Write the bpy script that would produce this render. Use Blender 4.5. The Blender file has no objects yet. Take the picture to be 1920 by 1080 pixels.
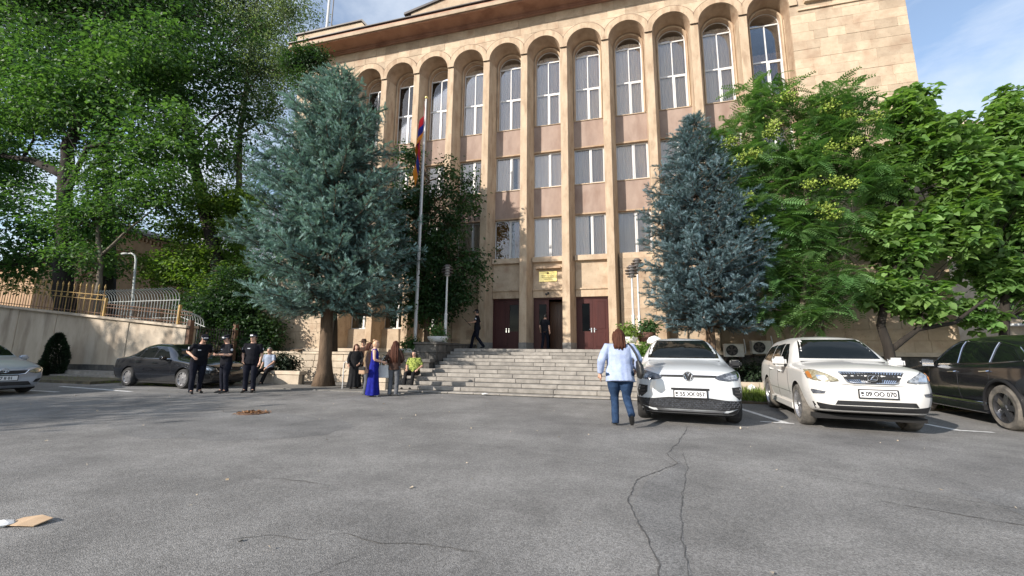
import bpy, bmesh, math, random
import numpy as np
from mathutils import Vector, Matrix, noise
from mathutils.bvhtree import BVHTree

SC = bpy.context.scene
COL = SC.collection
PI = math.pi
random.seed(7)
RNG = np.random.default_rng(11)
# The courthouse facade runs along X (its front plane is y=0, +Y goes into the building), Z up, asphalt at z=0.

# ------------------------------------------------------------------ camera
CAM_LOC = Vector((12.18565, -18.10878, 1.25))
CAM_R = Vector((0.967222, 0.253747, 0.009681))
CAM_U = Vector((0.030621, -0.154398, 0.987534))
CAM_F = Vector((-0.252078, 0.954868, 0.157107))
cam = bpy.data.cameras.new('camera')
cam.sensor_width = 36.0
cam.lens = 764.013 / 1920 * 36.0
cam.clip_start = 0.05
cam.clip_end = 3000
co = bpy.data.objects.new('camera', cam)
COL.objects.link(co)
co.matrix_world = Matrix(((CAM_R.x, CAM_U.x, -CAM_F.x, CAM_LOC.x), (CAM_R.y, CAM_U.y, -CAM_F.y, CAM_LOC.y),
                          (CAM_R.z, CAM_U.z, -CAM_F.z, CAM_LOC.z), (0, 0, 0, 1)))
SC.camera = co

# ------------------------------------------------------------------ sky, sun, exposure
SUN_AZ = math.radians(219.0)     # clockwise from +Y
SUN_EL = math.radians(25.0)
SKY_STRENGTH = 0.14
SUN_STRENGTH = 4.2
EXPOSURE = 0.78
wld = bpy.data.worlds.new('World')
SC.world = wld
wld.use_nodes = True
nt = wld.node_tree
nt.nodes.clear()
def _n(nt, typ, **kw):
    n = nt.nodes.new(typ)
    for k, v in kw.items():
        setattr(n, k, v)
    return n
sky = _n(nt, 'ShaderNodeTexSky', sky_type='NISHITA')
sky.sun_disc = False
sky.sun_elevation = SUN_EL
sky.sun_rotation = SUN_AZ
sky.air_density = 1.0
sky.dust_density = 0.7
sky.ozone_density = 1.2
tc = _n(nt, 'ShaderNodeTexCoord')
sep = _n(nt, 'ShaderNodeSeparateXYZ')
nt.links.new(tc.outputs['Generated'], sep.inputs[0])
addz = _n(nt, 'ShaderNodeMath', operation='ADD'); addz.inputs[1].default_value = 0.22
mx0 = _n(nt, 'ShaderNodeMath', operation='MAXIMUM'); mx0.inputs[1].default_value = 0.0
nt.links.new(sep.outputs[2], mx0.inputs[0]); nt.links.new(mx0.outputs[0], addz.inputs[0])
dx = _n(nt, 'ShaderNodeMath', operation='DIVIDE'); dy = _n(nt, 'ShaderNodeMath', operation='DIVIDE')
nt.links.new(sep.outputs[0], dx.inputs[0]); nt.links.new(addz.outputs[0], dx.inputs[1])
nt.links.new(sep.outputs[1], dy.inputs[0]); nt.links.new(addz.outputs[0], dy.inputs[1])
cmb = _n(nt, 'ShaderNodeCombineXYZ')
nt.links.new(dx.outputs[0], cmb.inputs[0]); nt.links.new(dy.outputs[0], cmb.inputs[1])
cn = _n(nt, 'ShaderNodeTexNoise'); cn.inputs['Scale'].default_value = 1.7; cn.inputs['Detail'].default_value = 7.0
cn.inputs['Roughness'].default_value = 0.58; cn.inputs['Distortion'].default_value = 0.5
nt.links.new(cmb.outputs[0], cn.inputs['Vector'])
cr = _n(nt, 'ShaderNodeValToRGB')
cr.color_ramp.elements[0].position = 0.40; cr.color_ramp.elements[0].color = (0.12, 0.12, 0.12, 1)
cr.color_ramp.elements[1].position = 0.66; cr.color_ramp.elements[1].color = (0.95, 0.95, 0.95, 1)
nt.links.new(cn.outputs['Fac'], cr.inputs[0])
mixc = _n(nt, 'ShaderNodeMix', data_type='RGBA')
mixc.inputs[7].default_value = (3.9, 4.25, 4.75, 1)
hsv = _n(nt, 'ShaderNodeMix', data_type='RGBA'); hsv.blend_type = 'MULTIPLY'; hsv.inputs[0].default_value = 1.0
hsv.inputs[7].default_value = (1.0, 1.0, 1.0, 1)
nt.links.new(sky.outputs[0], hsv.inputs[6])
nt.links.new(cr.outputs[0], mixc.inputs[0]); nt.links.new(hsv.outputs[2], mixc.inputs[6])
bg = _n(nt, 'ShaderNodeBackground'); bg.inputs[1].default_value = SKY_STRENGTH
nt.links.new(mixc.outputs[2], bg.inputs[0])
wo = _n(nt, 'ShaderNodeOutputWorld')
nt.links.new(bg.outputs[0], wo.inputs[0])
sl = bpy.data.lights.new('sun', 'SUN')
sl.energy = SUN_STRENGTH
sl.angle = math.radians(0.53)
sl.color = (1.0, 0.92, 0.83)
so = bpy.data.objects.new('sun', sl)
COL.objects.link(so)
sd = Vector((math.sin(SUN_AZ) * math.cos(SUN_EL), math.cos(SUN_AZ) * math.cos(SUN_EL), math.sin(SUN_EL)))
so.rotation_euler = sd.to_track_quat('Z', 'Y').to_euler()
so.location = (-30, -40, 40)
SC.view_settings.view_transform = 'Standard'
SC.view_settings.look = 'None'
SC.view_settings.gamma = 1.0
SC.view_settings.use_curve_mapping = False
SC.view_settings.exposure = EXPOSURE
SC.cycles.max_bounces = 6
SC.cycles.transparent_max_bounces = 8

# ------------------------------------------------------------------ helpers: objects
def prop(o, label=None, cat=None, group=None, kind=None):
    if label: o['label'] = label
    if cat: o['category'] = cat
    if group: o['group'] = group
    if kind: o['kind'] = kind
    return o
def thing(name, label, cat, loc=(0, 0, 0), rz=0.0, group=None):
    o = bpy.data.objects.new(name, None)
    o.empty_display_size = 0.2
    COL.objects.link(o)
    o.location = loc; o.rotation_euler = (0, 0, rz)
    return prop(o, label, cat, group)
def link(name, me, parent=None, mat=None):
    o = bpy.data.objects.new(name, me)
    COL.objects.link(o)
    if parent is not None: o.parent = parent
    if mat is not None and not me.materials: me.materials.append(mat)
    return o
def np_mesh(name, V, F=None, mat=None, smooth=False, rnd=None, tri=None, mats=None, fm=None):
    """mesh from arrays; F list of polygons, or tri an (n,k) array"""
    me = bpy.data.meshes.new(name)
    V = np.asarray(V, dtype=np.float32)
    if tri is not None:
        tri = np.asarray(tri, dtype=np.int32)
        k = tri.shape[1]; nf = tri.shape[0]
        me.vertices.add(len(V)); me.vertices.foreach_set('co', V.ravel())
        me.loops.add(nf * k); me.loops.foreach_set('vertex_index', tri.ravel())
        me.polygons.add(nf); me.polygons.foreach_set('loop_start', np.arange(0, nf * k, k, dtype=np.int32))
        me.polygons.foreach_set('loop_total', np.full(nf, k, dtype=np.int32))
        me.update(calc_edges=True)
    else:
        me.from_pydata(V.tolist(), [], F)
        me.update()
    if smooth: me.polygons.foreach_set('use_smooth', np.ones(len(me.polygons), dtype=bool))
    if rnd is not None:
        a = me.attributes.new('rnd', 'FLOAT', 'POINT'); a.data.foreach_set('value', np.asarray(rnd, dtype=np.float32))
    if mats:
        for m in mats: me.materials.append(m)
        if fm is not None: me.polygons.foreach_set('material_index', np.asarray(fm, dtype=np.int32))
    elif mat is not None: me.materials.append(mat)
    return me
def boxes(name, m, parent, *bx, bevel=0.0):
    for b in bx: MB().box(*b).obj(name, m, parent, bevel=bevel)
class MB:
    """collects simple shapes into one mesh"""
    def __init__(s): s.v = []; s.f = []
    def add(s, V, F):
        b = len(s.v); s.v += [tuple(map(float, p)) for p in V]; s.f += [[b + i for i in q] for q in F]; return s
    def box(s, x0, x1, y0, y1, z0, z1, ch=0.0):
        if ch <= 0:
            V = [(x0, y0, z0), (x1, y0, z0), (x1, y1, z0), (x0, y1, z0), (x0, y0, z1), (x1, y0, z1), (x1, y1, z1), (x0, y1, z1)]
            return s.add(V, [(0, 3, 2, 1), (4, 5, 6, 7), (0, 1, 5, 4), (1, 2, 6, 5), (2, 3, 7, 6), (3, 0, 4, 7)])
        bm = bmesh.new(); bmesh.ops.create_cube(bm, size=1)
        for v in bm.verts: v.co = ((x0 + x1) / 2 + v.co.x * (x1 - x0), (y0 + y1) / 2 + v.co.y * (y1 - y0), (z0 + z1) / 2 + v.co.z * (z1 - z0))
        bmesh.ops.bevel(bm, geom=bm.edges[:], offset=ch, segments=1, affect='EDGES')
        bm.verts.index_update()
        s.add([v.co[:] for v in bm.verts], [[v.index for v in f.verts] for f in bm.faces]); bm.free(); return s
    def prism(s, poly, axis, a, b):
        """polygon (list of 2D points) extruded along axis from a to b; axis 'y': poly=(x,z); 'x': poly=(y,z); 'z': poly=(x,y)"""
        def P(p, t):
            if axis == 'y': return (p[0], t, p[1])
            if axis == 'x': return (t, p[0], p[1])
            return (p[0], p[1], t)
        n = len(poly)
        V = [P(p, a) for p in poly] + [P(p, b) for p in poly]
        F = [list(range(n))[::-1], list(range(n, 2 * n))] + [(i, (i + 1) % n, n + (i + 1) % n, n + i) for i in range(n)]
        return s.add(V, F)
    def tube(s, pts, rad, n=8, cap=True, squash=None):
        pts = [Vector(p) for p in pts]
        if not hasattr(rad, '__len__'): rad = [rad] * len(pts)
        V = []; F = []
        up = Vector((0, 0, 1))
        prevx = None
        for i, p in enumerate(pts):
            t = (pts[min(i + 1, len(pts) - 1)] - pts[max(i - 1, 0)])
            if t.length < 1e-9: t = Vector((0, 0, 1))
            t.normalize()
            if prevx is None:
                a = up if abs(t.z) < 0.9 else Vector((0, 1, 0))
                x = a.cross(t).normalized()
            else:
                x = (prevx - t * prevx.dot(t))
                x = x.normalized() if x.length > 1e-6 else up.cross(t).normalized()
            prevx = x; y = t.cross(x)
            r = rad[i]; rx, ry = (r if isinstance(r, tuple) else (r, r))
            for k in range(n):
                a = 2 * PI * k / n
                V.append(p + x * (math.cos(a) * rx) + y * (math.sin(a) * ry))
        m = len(pts)
        for i in range(m - 1):
            for k in range(n):
                F.append((i * n + k, i * n + (k + 1) % n, (i + 1) * n + (k + 1) % n, (i + 1) * n + k))
        if cap:
            F.append(tuple(range(n))[::-1]); F.append(tuple((m - 1) * n + k for k in range(n)))
        return s.add(V, F)
    def lathe(s, prof, n=16, axis='z', c=(0, 0, 0), cap=True):
        V = []; F = []
        for r, z in prof:
            for k in range(n):
                a = 2 * PI * k / n
                p = (r * math.cos(a), r * math.sin(a), z)
                if axis == 'x': p = (z, r * math.cos(a), r * math.sin(a))
                if axis == 'y': p = (r * math.sin(a), z, r * math.cos(a))
                V.append((p[0] + c[0], p[1] + c[1], p[2] + c[2]))
        m = len(prof)
        for i in range(m - 1):
            for k in range(n):
                F.append((i * n + k, i * n + (k + 1) % n, (i + 1) * n + (k + 1) % n, (i + 1) * n + k))
        if cap: F.append(tuple(range(n))[::-1]); F.append(tuple((m - 1) * n + k for k in range(n)))
        return s.add(V, F)
    def blob(s, c, r, sub=2, jit=0.0):
        bm = bmesh.new(); bmesh.ops.create_icosphere(bm, subdivisions=sub, radius=1)
        rr = r if hasattr(r, '__len__') else (r, r, r)
        V = []
        for v in bm.verts:
            q = 1 + (noise.noise(v.co * 2.3 + Vector(c)) * jit if jit else 0)
            V.append((c[0] + v.co.x * rr[0] * q, c[1] + v.co.y * rr[1] * q, c[2] + v.co.z * rr[2] * q))
        bm.verts.index_update()
        s.add(V, [[v.index for v in f.verts] for f in bm.faces]); bm.free(); return s
    def mesh(s, name, mat, smooth=False):
        me = np_mesh(name, np.array(s.v) if s.v else np.zeros((0, 3)), s.f, mat, smooth)
        return me
    def obj(s, name, mat, parent=None, smooth=False, bevel=0.0, sharp=35, recalc=False):
        me = s.mesh(name, mat, smooth)
        if recalc:
            bm = bmesh.new(); bm.from_mesh(me); bmesh.ops.recalc_face_normals(bm, faces=bm.faces[:]); bm.to_mesh(me); bm.free()
        if smooth and sharp: me.set_sharp_from_angle(angle=math.radians(sharp))
        o = link(name, me, parent)
        if bevel > 0:
            b = o.modifiers.new('bevel', 'BEVEL'); b.width = bevel; b.segments = 2; b.limit_method = 'ANGLE'
        return o
def evaluated(o):
    dg = bpy.context.evaluated_depsgraph_get()
    dg.update()
    return bpy.data.meshes.new_from_object(o.evaluated_get(dg))
def dup(o, parent=None, name=None):
    c = o.copy(); COL.objects.link(c)
    if parent is not None: c.parent = parent
    return c
def dup_tree(root, loc, rz=None, label=None):
    r = root.copy(); COL.objects.link(r); r.location = loc
    if rz is not None: r.rotation_euler = (0, 0, rz)
    if label: r['label'] = label
    for ch in list(root.children):
        c = ch.copy(); COL.objects.link(c); c.parent = r
        for g in list(ch.children):
            d = g.copy(); COL.objects.link(d); d.parent = c
    return r

# ------------------------------------------------------------------ helpers: materials
def mat(name, c1, c2=None, scale=4.0, rough=0.7, metal=0.0, bump=0.0, bscale=None, rnd=0.0, coat=0.0, detail=6.0, contrast=(0.35, 0.65),
        spec=0.5, attr=0.0, transl=0.0, stretch=None, pits=0.0, c3=None, scale3=0.4, c3w=0.5, coord='world', sheen=0.0, alpha=None, rvar=0.0):
    m = bpy.data.materials.new(name); m.use_nodes = True
    nt = m.node_tree; nt.nodes.clear()
    out = _n(nt, 'ShaderNodeOutputMaterial'); b = _n(nt, 'ShaderNodeBsdfPrincipled')
    b.inputs['Roughness'].default_value = rough; b.inputs['Metallic'].default_value = metal
    b.inputs['Coat Weight'].default_value = coat; b.inputs['Coat Roughness'].default_value = 0.04
    b.inputs['Specular IOR Level'].default_value = spec
    if sheen: b.inputs['Sheen Weight'].default_value = sheen
    L = nt.links.new
    if coord == 'world':
        g = _n(nt, 'ShaderNodeNewGeometry'); vec = g.outputs['Position']
    else:
        g = _n(nt, 'ShaderNodeTexCoord'); vec = g.outputs['Object']
    if stretch:
        mp = _n(nt, 'ShaderNodeMapping'); mp.inputs['Scale'].default_value = stretch; L(vec, mp.inputs[0]); vec = mp.outputs[0]
    col = None
    def rgb(c): return (c[0], c[1], c[2], 1)
    if c2 is not None:
        no = _n(nt, 'ShaderNodeTexNoise'); no.inputs['Scale'].default_value = scale; no.inputs['Detail'].default_value = detail
        no.inputs['Roughness'].default_value = 0.65
        L(vec, no.inputs['Vector'])
        r = _n(nt, 'ShaderNodeValToRGB'); r.color_ramp.elements[0].position = contrast[0]; r.color_ramp.elements[1].position = contrast[1]
        r.color_ramp.elements[0].color = rgb(c1); r.color_ramp.elements[1].color = rgb(c2)
        L(no.outputs['Fac'], r.inputs[0]); col = r.outputs[0]
        if rvar:
            mr = _n(nt, 'ShaderNodeMapRange'); mr.inputs[3].default_value = rough - rvar; mr.inputs[4].default_value = rough + rvar
            L(no.outputs['Fac'], mr.inputs[0]); L(mr.outputs[0], b.inputs['Roughness'])
    if c3 is not None:
        n3 = _n(nt, 'ShaderNodeTexNoise'); n3.inputs['Scale'].default_value = scale3; n3.inputs['Detail'].default_value = 5
        L(vec, n3.inputs['Vector'])
        r3 = _n(nt, 'ShaderNodeMapRange'); r3.inputs[1].default_value = 0.5; r3.inputs[2].default_value = 0.72; r3.inputs[4].default_value = c3w
        L(n3.outputs['Fac'], r3.inputs[0])
        mx = _n(nt, 'ShaderNodeMix', data_type='RGBA'); L(r3.outputs[0], mx.inputs[0])
        if col is None: mx.inputs[6].default_value = rgb(c1)
        else: L(col, mx.inputs[6])
        mx.inputs[7].default_value = rgb(c3); col = mx.outputs[2]
    if pits:
        np_ = _n(nt, 'ShaderNodeTexNoise'); np_.inputs['Scale'].default_value = 11.0; np_.inputs['Detail'].default_value = 4; np_.inputs['Roughness'].default_value = .7
        L(g.outputs[0] if coord == 'world' else vec, np_.inputs['Vector'])
        rp = _n(nt, 'ShaderNodeMapRange'); rp.inputs[1].default_value = .60; rp.inputs[2].default_value = .72; rp.inputs[3].default_value = 1.0; rp.inputs[4].default_value = 1 - pits
        L(np_.outputs['Fac'], rp.inputs[0])
        mp_ = _n(nt, 'ShaderNodeMix', data_type='RGBA'); mp_.blend_type = 'MULTIPLY'; mp_.inputs[0].default_value = 1.0; L(col, mp_.inputs[6]); L(rp.outputs[0], mp_.inputs[7]); col = mp_.outputs[2]
    def vary(amount, src):
        nonlocal col
        mr = _n(nt, 'ShaderNodeMapRange'); mr.inputs[3].default_value = 1 - amount; mr.inputs[4].default_value = 1 + amount
        L(src, mr.inputs[0])
        mx = _n(nt, 'ShaderNodeMix', data_type='RGBA'); mx.blend_type = 'MULTIPLY'; mx.inputs[0].default_value = 1.0
        if col is None: mx.inputs[6].default_value = rgb(c1)
        else: L(col, mx.inputs[6])
        L(mr.outputs[0], mx.inputs[7]); col = mx.outputs[2]
    if rnd:
        oi = _n(nt, 'ShaderNodeObjectInfo'); vary(rnd, oi.outputs['Random'])
    if attr:
        at = _n(nt, 'ShaderNodeAttribute'); at.attribute_name = 'rnd'; vary(attr, at.outputs['Fac'])
    if col is None: b.inputs['Base Color'].default_value = rgb(c1)
    else: L(col, b.inputs['Base Color'])
    if bump:
        nb = _n(nt, 'ShaderNodeTexNoise'); nb.inputs['Scale'].default_value = bscale or scale * 6; nb.inputs['Detail'].default_value = 5
        L(vec, nb.inputs['Vector'])
        bp = _n(nt, 'ShaderNodeBump'); bp.inputs['Strength'].default_value = bump; bp.inputs['Distance'].default_value = 0.02
        L(nb.outputs['Fac'], bp.inputs['Height']); L(bp.outputs[0], b.inputs['Normal'])
    sh = b.outputs[0]
    if transl:
        tl = _n(nt, 'ShaderNodeBsdfTranslucent')
        if col is None: tl.inputs[0].default_value = rgb(c1)
        else:
            br = _n(nt, 'ShaderNodeMix', data_type='RGBA'); br.blend_type = 'MULTIPLY'; br.inputs[0].default_value = 1.0
            L(col, br.inputs[6]); br.inputs[7].default_value = (1.5, 1.6, 0.7, 1); L(br.outputs[2], tl.inputs[0])
        ms = _n(nt, 'ShaderNodeMixShader'); ms.inputs[0].default_value = transl
        L(sh, ms.inputs[1]); L(tl.outputs[0], ms.inputs[2]); sh = ms.outputs[0]
    L(sh, out.inputs[0])
    return m
def glass_mat(name, tint=(0.8, 0.82, 0.85), refl=0.16, clear=0.8):
    m = bpy.data.materials.new(name); m.use_nodes = True
    nt = m.node_tree; nt.nodes.clear(); L = nt.links.new
    out = _n(nt, 'ShaderNodeOutputMaterial')
    tr = _n(nt, 'ShaderNodeBsdfTransparent'); tr.inputs[0].default_value = (*tint, 1)
    gl = _n(nt, 'ShaderNodeBsdfGlossy'); gl.inputs[1].default_value = 0.02; gl.inputs[0].default_value = (0.9, 0.93, 0.97, 1)
    fr = _n(nt, 'ShaderNodeFresnel'); fr.inputs[0].default_value = 1.5
    ad = _n(nt, 'ShaderNodeMath', operation='ADD'); ad.inputs[1].default_value = refl; ad.use_clamp = True
    L(fr.outputs[0], ad.inputs[0])
    ms = _n(nt, 'ShaderNodeMixShader'); L(ad.outputs[0], ms.inputs[0]); L(tr.outputs[0], ms.inputs[1]); L(gl.outputs[0], ms.inputs[2])
    L(ms.outputs[0], out.inputs[0])
    return m

M = {}
M['stone'] = mat('tuff_stone', (0.39, 0.30, 0.21), (0.51, 0.405, 0.29), scale=1.7, pits=.4, rough=0.85, bump=0.3, bscale=30, rnd=0.17, c3=(0.31, 0.20, 0.13), scale3=1.5, c3w=0.7)
M['column'] = mat('tuff_column', (0.39, 0.29, 0.195), (0.52, 0.405, 0.285), scale=2.6, pits=.5, rough=0.85, bump=0.3, bscale=26, stretch=(1, 1, 0.3), c3=(0.27, 0.18, 0.115), scale3=3.6, c3w=0.8)
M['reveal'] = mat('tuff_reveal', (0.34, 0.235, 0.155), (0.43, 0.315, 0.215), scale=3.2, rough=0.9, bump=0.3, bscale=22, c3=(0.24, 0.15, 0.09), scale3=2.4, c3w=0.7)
M['plaster'] = mat('pink_plaster', (0.26, 0.19, 0.155), (0.33, 0.25, 0.205), scale=2.5, rough=0.9, bump=0.15, bscale=40, c3=(0.19, 0.12, 0.09), scale3=1.6, c3w=0.6, stretch=(1, 1, 0.4))
M['cornice'] = mat('cornice_stone', (0.36, 0.19, 0.125), (0.44, 0.25, 0.17), scale=1.8, rough=0.85, bump=0.2, c3=(0.17, 0.07, 0.045), scale3=1.2, c3w=0.6)
M['pale_stone'] = mat('pale_stone', (0.40, 0.33, 0.25), (0.52, 0.44, 0.34), scale=3, rough=0.85, bump=0.25, rnd=0.14, c3=(0.22, 0.19, 0.15), scale3=1.2, c3w=0.6)
M['step'] = mat('grey_step_stone', (0.20, 0.185, 0.165), (0.30, 0.28, 0.25), scale=5, rough=0.85, bump=0.25, rnd=0.16, c3=(0.14, 0.13, 0.12), scale3=1.5, c3w=0.5)
M['basalt'] = mat('basalt', (0.045, 0.043, 0.04), (0.11, 0.105, 0.095), scale=5, rough=0.9, bump=0.4, rnd=0.25, c3=(0.18, 0.165, 0.14), scale3=1.5, c3w=0.5)
M['roof'] = mat('dark_roof_metal', (0.035, 0.03, 0.03), (0.06, 0.05, 0.045), scale=2, rough=0.5)
M['white'] = mat('white_window_paint', (0.62, 0.62, 0.61), rough=0.4)
M['bronze'] = mat('bronze_window_paint', (0.10, 0.085, 0.08), rough=0.5)
M['glass'] = glass_mat('window_glass', (0.93, 0.92, 0.90), 0.035)
M['glass_dark'] = glass_mat('dark_glass', (0.22, 0.23, 0.25), -0.03)
M['curtain'] = mat('grey_curtain', (0.74, 0.64, 0.57), (0.86, 0.77, 0.69), scale=8, rough=0.95, stretch=(1, 1, 0.05), rnd=0.18)
M['curtain_brown'] = mat('brown_curtain', (0.16, 0.075, 0.02), (0.24, 0.12, 0.035), scale=9, rough=0.9, stretch=(1, 1, 0.04))
M['door'] = mat('dark_red_door', (0.042, 0.012, 0.011), (0.068, 0.020, 0.017), scale=4, rough=0.5, stretch=(1, 1, 0.15), spec=0.25)
M['door_in'] = mat('brown_inner_door', (0.11, 0.045, 0.02), (0.17, 0.075, 0.03), scale=4, rough=0.4, stretch=(1, 1, 0.15))
M['black'] = mat('black_plastic', (0.012, 0.012, 0.013), rough=0.5)
M['rubber'] = mat('black_rubber', (0.02, 0.02, 0.02), (0.035, 0.034, 0.033), scale=10, rough=0.85)
M['chrome'] = mat('chrome', (0.75, 0.76, 0.78), rough=0.12, metal=1.0)
M['silver'] = mat('brushed_silver', (0.55, 0.56, 0.57), rough=0.3, metal=1.0)
M['brass'] = mat('brass_plate', (0.78, 0.60, 0.20), (0.88, 0.72, 0.32), scale=3, rough=0.35, metal=0.6)
M['postgrey'] = mat('pale_grey_post_paint', (0.55, 0.54, 0.53), (0.66, 0.65, 0.64), scale=6, rough=0.5)
M['whiteconc'] = mat('white_painted_concrete', (0.68, 0.68, 0.67), (0.78, 0.78, 0.77), scale=6, rough=0.8)
M['terracotta'] = mat('dark_terracotta', (0.10, 0.045, 0.035), (0.15, 0.07, 0.05), scale=6, rough=0.7)
# ------------------------------------------------------------------ ground
M['asphalt'] = mat('asphalt', (0.142, 0.138, 0.132), (0.247, 0.242, 0.232), scale=170, rough=0.88, bump=0.55, bscale=130, detail=3, contrast=(0.36, 0.66),
                   c3=(0.115, 0.113, 0.112), scale3=0.35, c3w=0.55)
# extra light aggregate specks
def _specks(m):
    nt = m.node_tree; L = nt.links.new
    b = next(n for n in nt.nodes if n.type == 'BSDF_PRINCIPLED')
    src = b.inputs['Base Color'].links[0].from_socket
    g = _n(nt, 'ShaderNodeNewGeometry')
    v = _n(nt, 'ShaderNodeTexVoronoi'); v.inputs['Scale'].default_value = 95
    L(g.outputs['Position'], v.inputs['Vector'])
    hs = _n(nt, 'ShaderNodeSeparateColor'); L(v.outputs['Color'], hs.inputs[0])
    mr = _n(nt, 'ShaderNodeMapRange'); mr.inputs[3].default_value = 0.68; mr.inputs[4].default_value = 1.37
    L(hs.outputs[0], mr.inputs[0])
    n2 = _n(nt, 'ShaderNodeTexNoise'); n2.inputs['Scale'].default_value = 0.9; n2.inputs['Detail'].default_value = 6; n2.inputs['Roughness'].default_value = .7
    L(g.outputs['Position'], n2.inputs['Vector'])
    mr2 = _n(nt, 'ShaderNodeMapRange'); mr2.inputs[1].default_value = .3; mr2.inputs[2].default_value = .7; mr2.inputs[3].default_value = 0.64; mr2.inputs[4].default_value = 1.27
    L(n2.outputs['Fac'], mr2.inputs[0])
    mu = _n(nt, 'ShaderNodeMath', operation='MULTIPLY'); L(mr.outputs[0], mu.inputs[0]); L(mr2.outputs[0], mu.inputs[1])
    mx = _n(nt, 'ShaderNodeMix', data_type='RGBA'); mx.blend_type = 'MULTIPLY'; mx.inputs[0].default_value = 1
    L(src, mx.inputs[6]); L(mu.outputs[0], mx.inputs[7]); L(mx.outputs[2], b.inputs['Base Color'])
_specks(M['asphalt'])
g = MB(); g.add([(-900, -900, 0), (900, -900, 0), (900, 900, 0), (-900, 900, 0)], [(0, 1, 2, 3)])
prop(g.obj('asphalt_ground', M['asphalt']), kind='structure')
M['paving'] = mat('light_worn_paving', (0.13, 0.125, 0.115), (0.20, 0.19, 0.175), scale=7, rough=0.9, bump=0.3, c3=(0.10, 0.095, 0.09), scale3=1.2)
M['linepaint'] = mat('worn_white_line', (0.42, 0.42, 0.41), (0.72, 0.72, 0.71), scale=9, rough=0.7, contrast=(0.3, 0.55))
M['tar'] = mat('crack_tar', (0.045, 0.043, 0.041), (0.115, 0.112, 0.107), scale=20, rough=0.95)
M['soil'] = mat('dry_soil', (0.05, 0.038, 0.025), (0.10, 0.078, 0.05), scale=6, rough=0.95, bump=0.5)
def strip(name, pts, w, z, m, seed=0, jag=0.0, wj=0.0, kind='structure'):
    rr = random.Random(seed)
    P = [Vector((p[0], p[1], 0)) for p in pts]
    Q = []
    for a, b in zip(P[:-1], P[1:]):
        n = max(1, int((b - a).length / 0.05)) if jag else 1
        for i in range(n): Q.append(a.lerp(b, i / n))
    Q.append(P[-1])
    V = []; F = []
    off = 0.0
    for i, p in enumerate(Q):
        t = (Q[min(i + 1, len(Q) - 1)] - Q[max(0, i - 1)]).normalized(); nn = Vector((-t.y, t.x, 0))
        off = off * 0.8 + rr.uniform(-jag, jag)
        ww = w * (1 + rr.uniform(-wj, wj)) * (min(1.0, 0.25 + min(i, len(Q) - 1 - i) * 0.12) if jag else 1)
        c = p + nn * off
        V += [(c.x + nn.x * ww / 2, c.y + nn.y * ww / 2, z), (c.x - nn.x * ww / 2, c.y - nn.y * ww / 2, z)]
    for i in range(len(Q) - 1): F.append((2 * i, 2 * i + 1, 2 * i + 3, 2 * i + 2))
    mb = MB(); mb.add(V, F)
    o = mb.obj(name, m, recalc=False)
    if kind: o['kind'] = kind
    return o
# painted parking lines
strip('parking_line', [(14.85, -6.9), (15.17, -9.22)], 0.12, 0.004, M['linepaint'])
strip('parking_line', [(14.72, -9.12), (15.26, -9.19)], 0.10, 0.008, M['linepaint'])
strip('parking_line', [(17.42, -6.9), (17.82, -9.12)], 0.12, 0.004, M['linepaint'])
strip('parking_line', [(17.70, -9.06), (18.22, -9.14)], 0.10, 0.008, M['linepaint'])
strip('parking_line', [(-5.9, -8.45), (-1.9, -8.95)], 0.13, 0.004, M['linepaint'])
strip('parking_line', [(-5.6, -9.62), (-3.6, -9.72)], 0.13, 0.004, M['linepaint'])
# cracks
CR = [([(13.3, -10.12), (12.95, -11.5), (12.72, -12.31), (12.78, -12.8), (12.31, -13.58), (12.20, -14.2), (12.24, -14.47), (12.31, -14.9), (12.34, -15.1), (12.36, -15.5), (12.30, -16.2)], 0.022),
      ([(12.95, -12.0), (12.86, -12.9), (12.78, -13.44), (12.63, -14.3), (12.56, -15.0), (12.53, -15.9)], 0.012),
      ([(9.62, -15.75), (9.81, -15.62), (10.22, -15.59)], 0.018), ([(10.22, -15.50), (10.31, -15.43), (10.6, -15.5), (10.92, -15.44), (11.3, -15.45)], 0.020),
      ([(10.40, -16.1), (10.50, -15.8), (10.60, -15.62)], 0.014),
      ([(12.4, -13.2), (10.4, -12.6), (8.2, -12.4), (6.1, -12.9), (4.2, -13.0)], 0.010), ([(12.85, -12.3), (14.2, -12.9), (15.6, -13.6), (16.5, -13.55)], 0.013),
      ([(14.3, -13.6), (15.0, -13.9), (15.7, -14.0)], 0.03), ([(7.6, -9.8), (5.0, -12.2), (2.0, -13.2)], 0.010), ([(16.2, -11.2), (18.4, -11.4), (21, -11.2)], 0.010),
      ([(8.6, -14.6), (9.0, -14.55), (9.5, -14.6)], 0.02)]
for i, (pts, w) in enumerate(CR):
    strip('asphalt_crack', pts, w * 0.42, 0.004, M['tar'], seed=i + 3, jag=0.012, wj=0.7)
M['asphalt_repair'] = mat('asphalt_repair', (0.122, 0.121, 0.119), (0.218, 0.216, 0.211), scale=170, rough=0.9, bump=0.45, bscale=150, detail=3, contrast=(.36, .66), c3=(0.10, 0.10, 0.098), scale3=.7, c3w=.6)
_specks(M['asphalt_repair'])
g = MB(); P_ = [(12.76, -12.35), (12.80, -12.8), (12.40, -13.58), (12.25, -14.3), (12.36, -15.1), (12.36, -16.6), (12.52, -16.6), (12.55, -15.0), (12.64, -14.2), (12.79, -13.4), (12.86, -12.9)]
g.add([(x, y, .002) for x, y in P_], [tuple(range(len(P_)))[::-1]]); prop(g.obj('asphalt_repair', M['asphalt_repair']), kind='structure')
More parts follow.
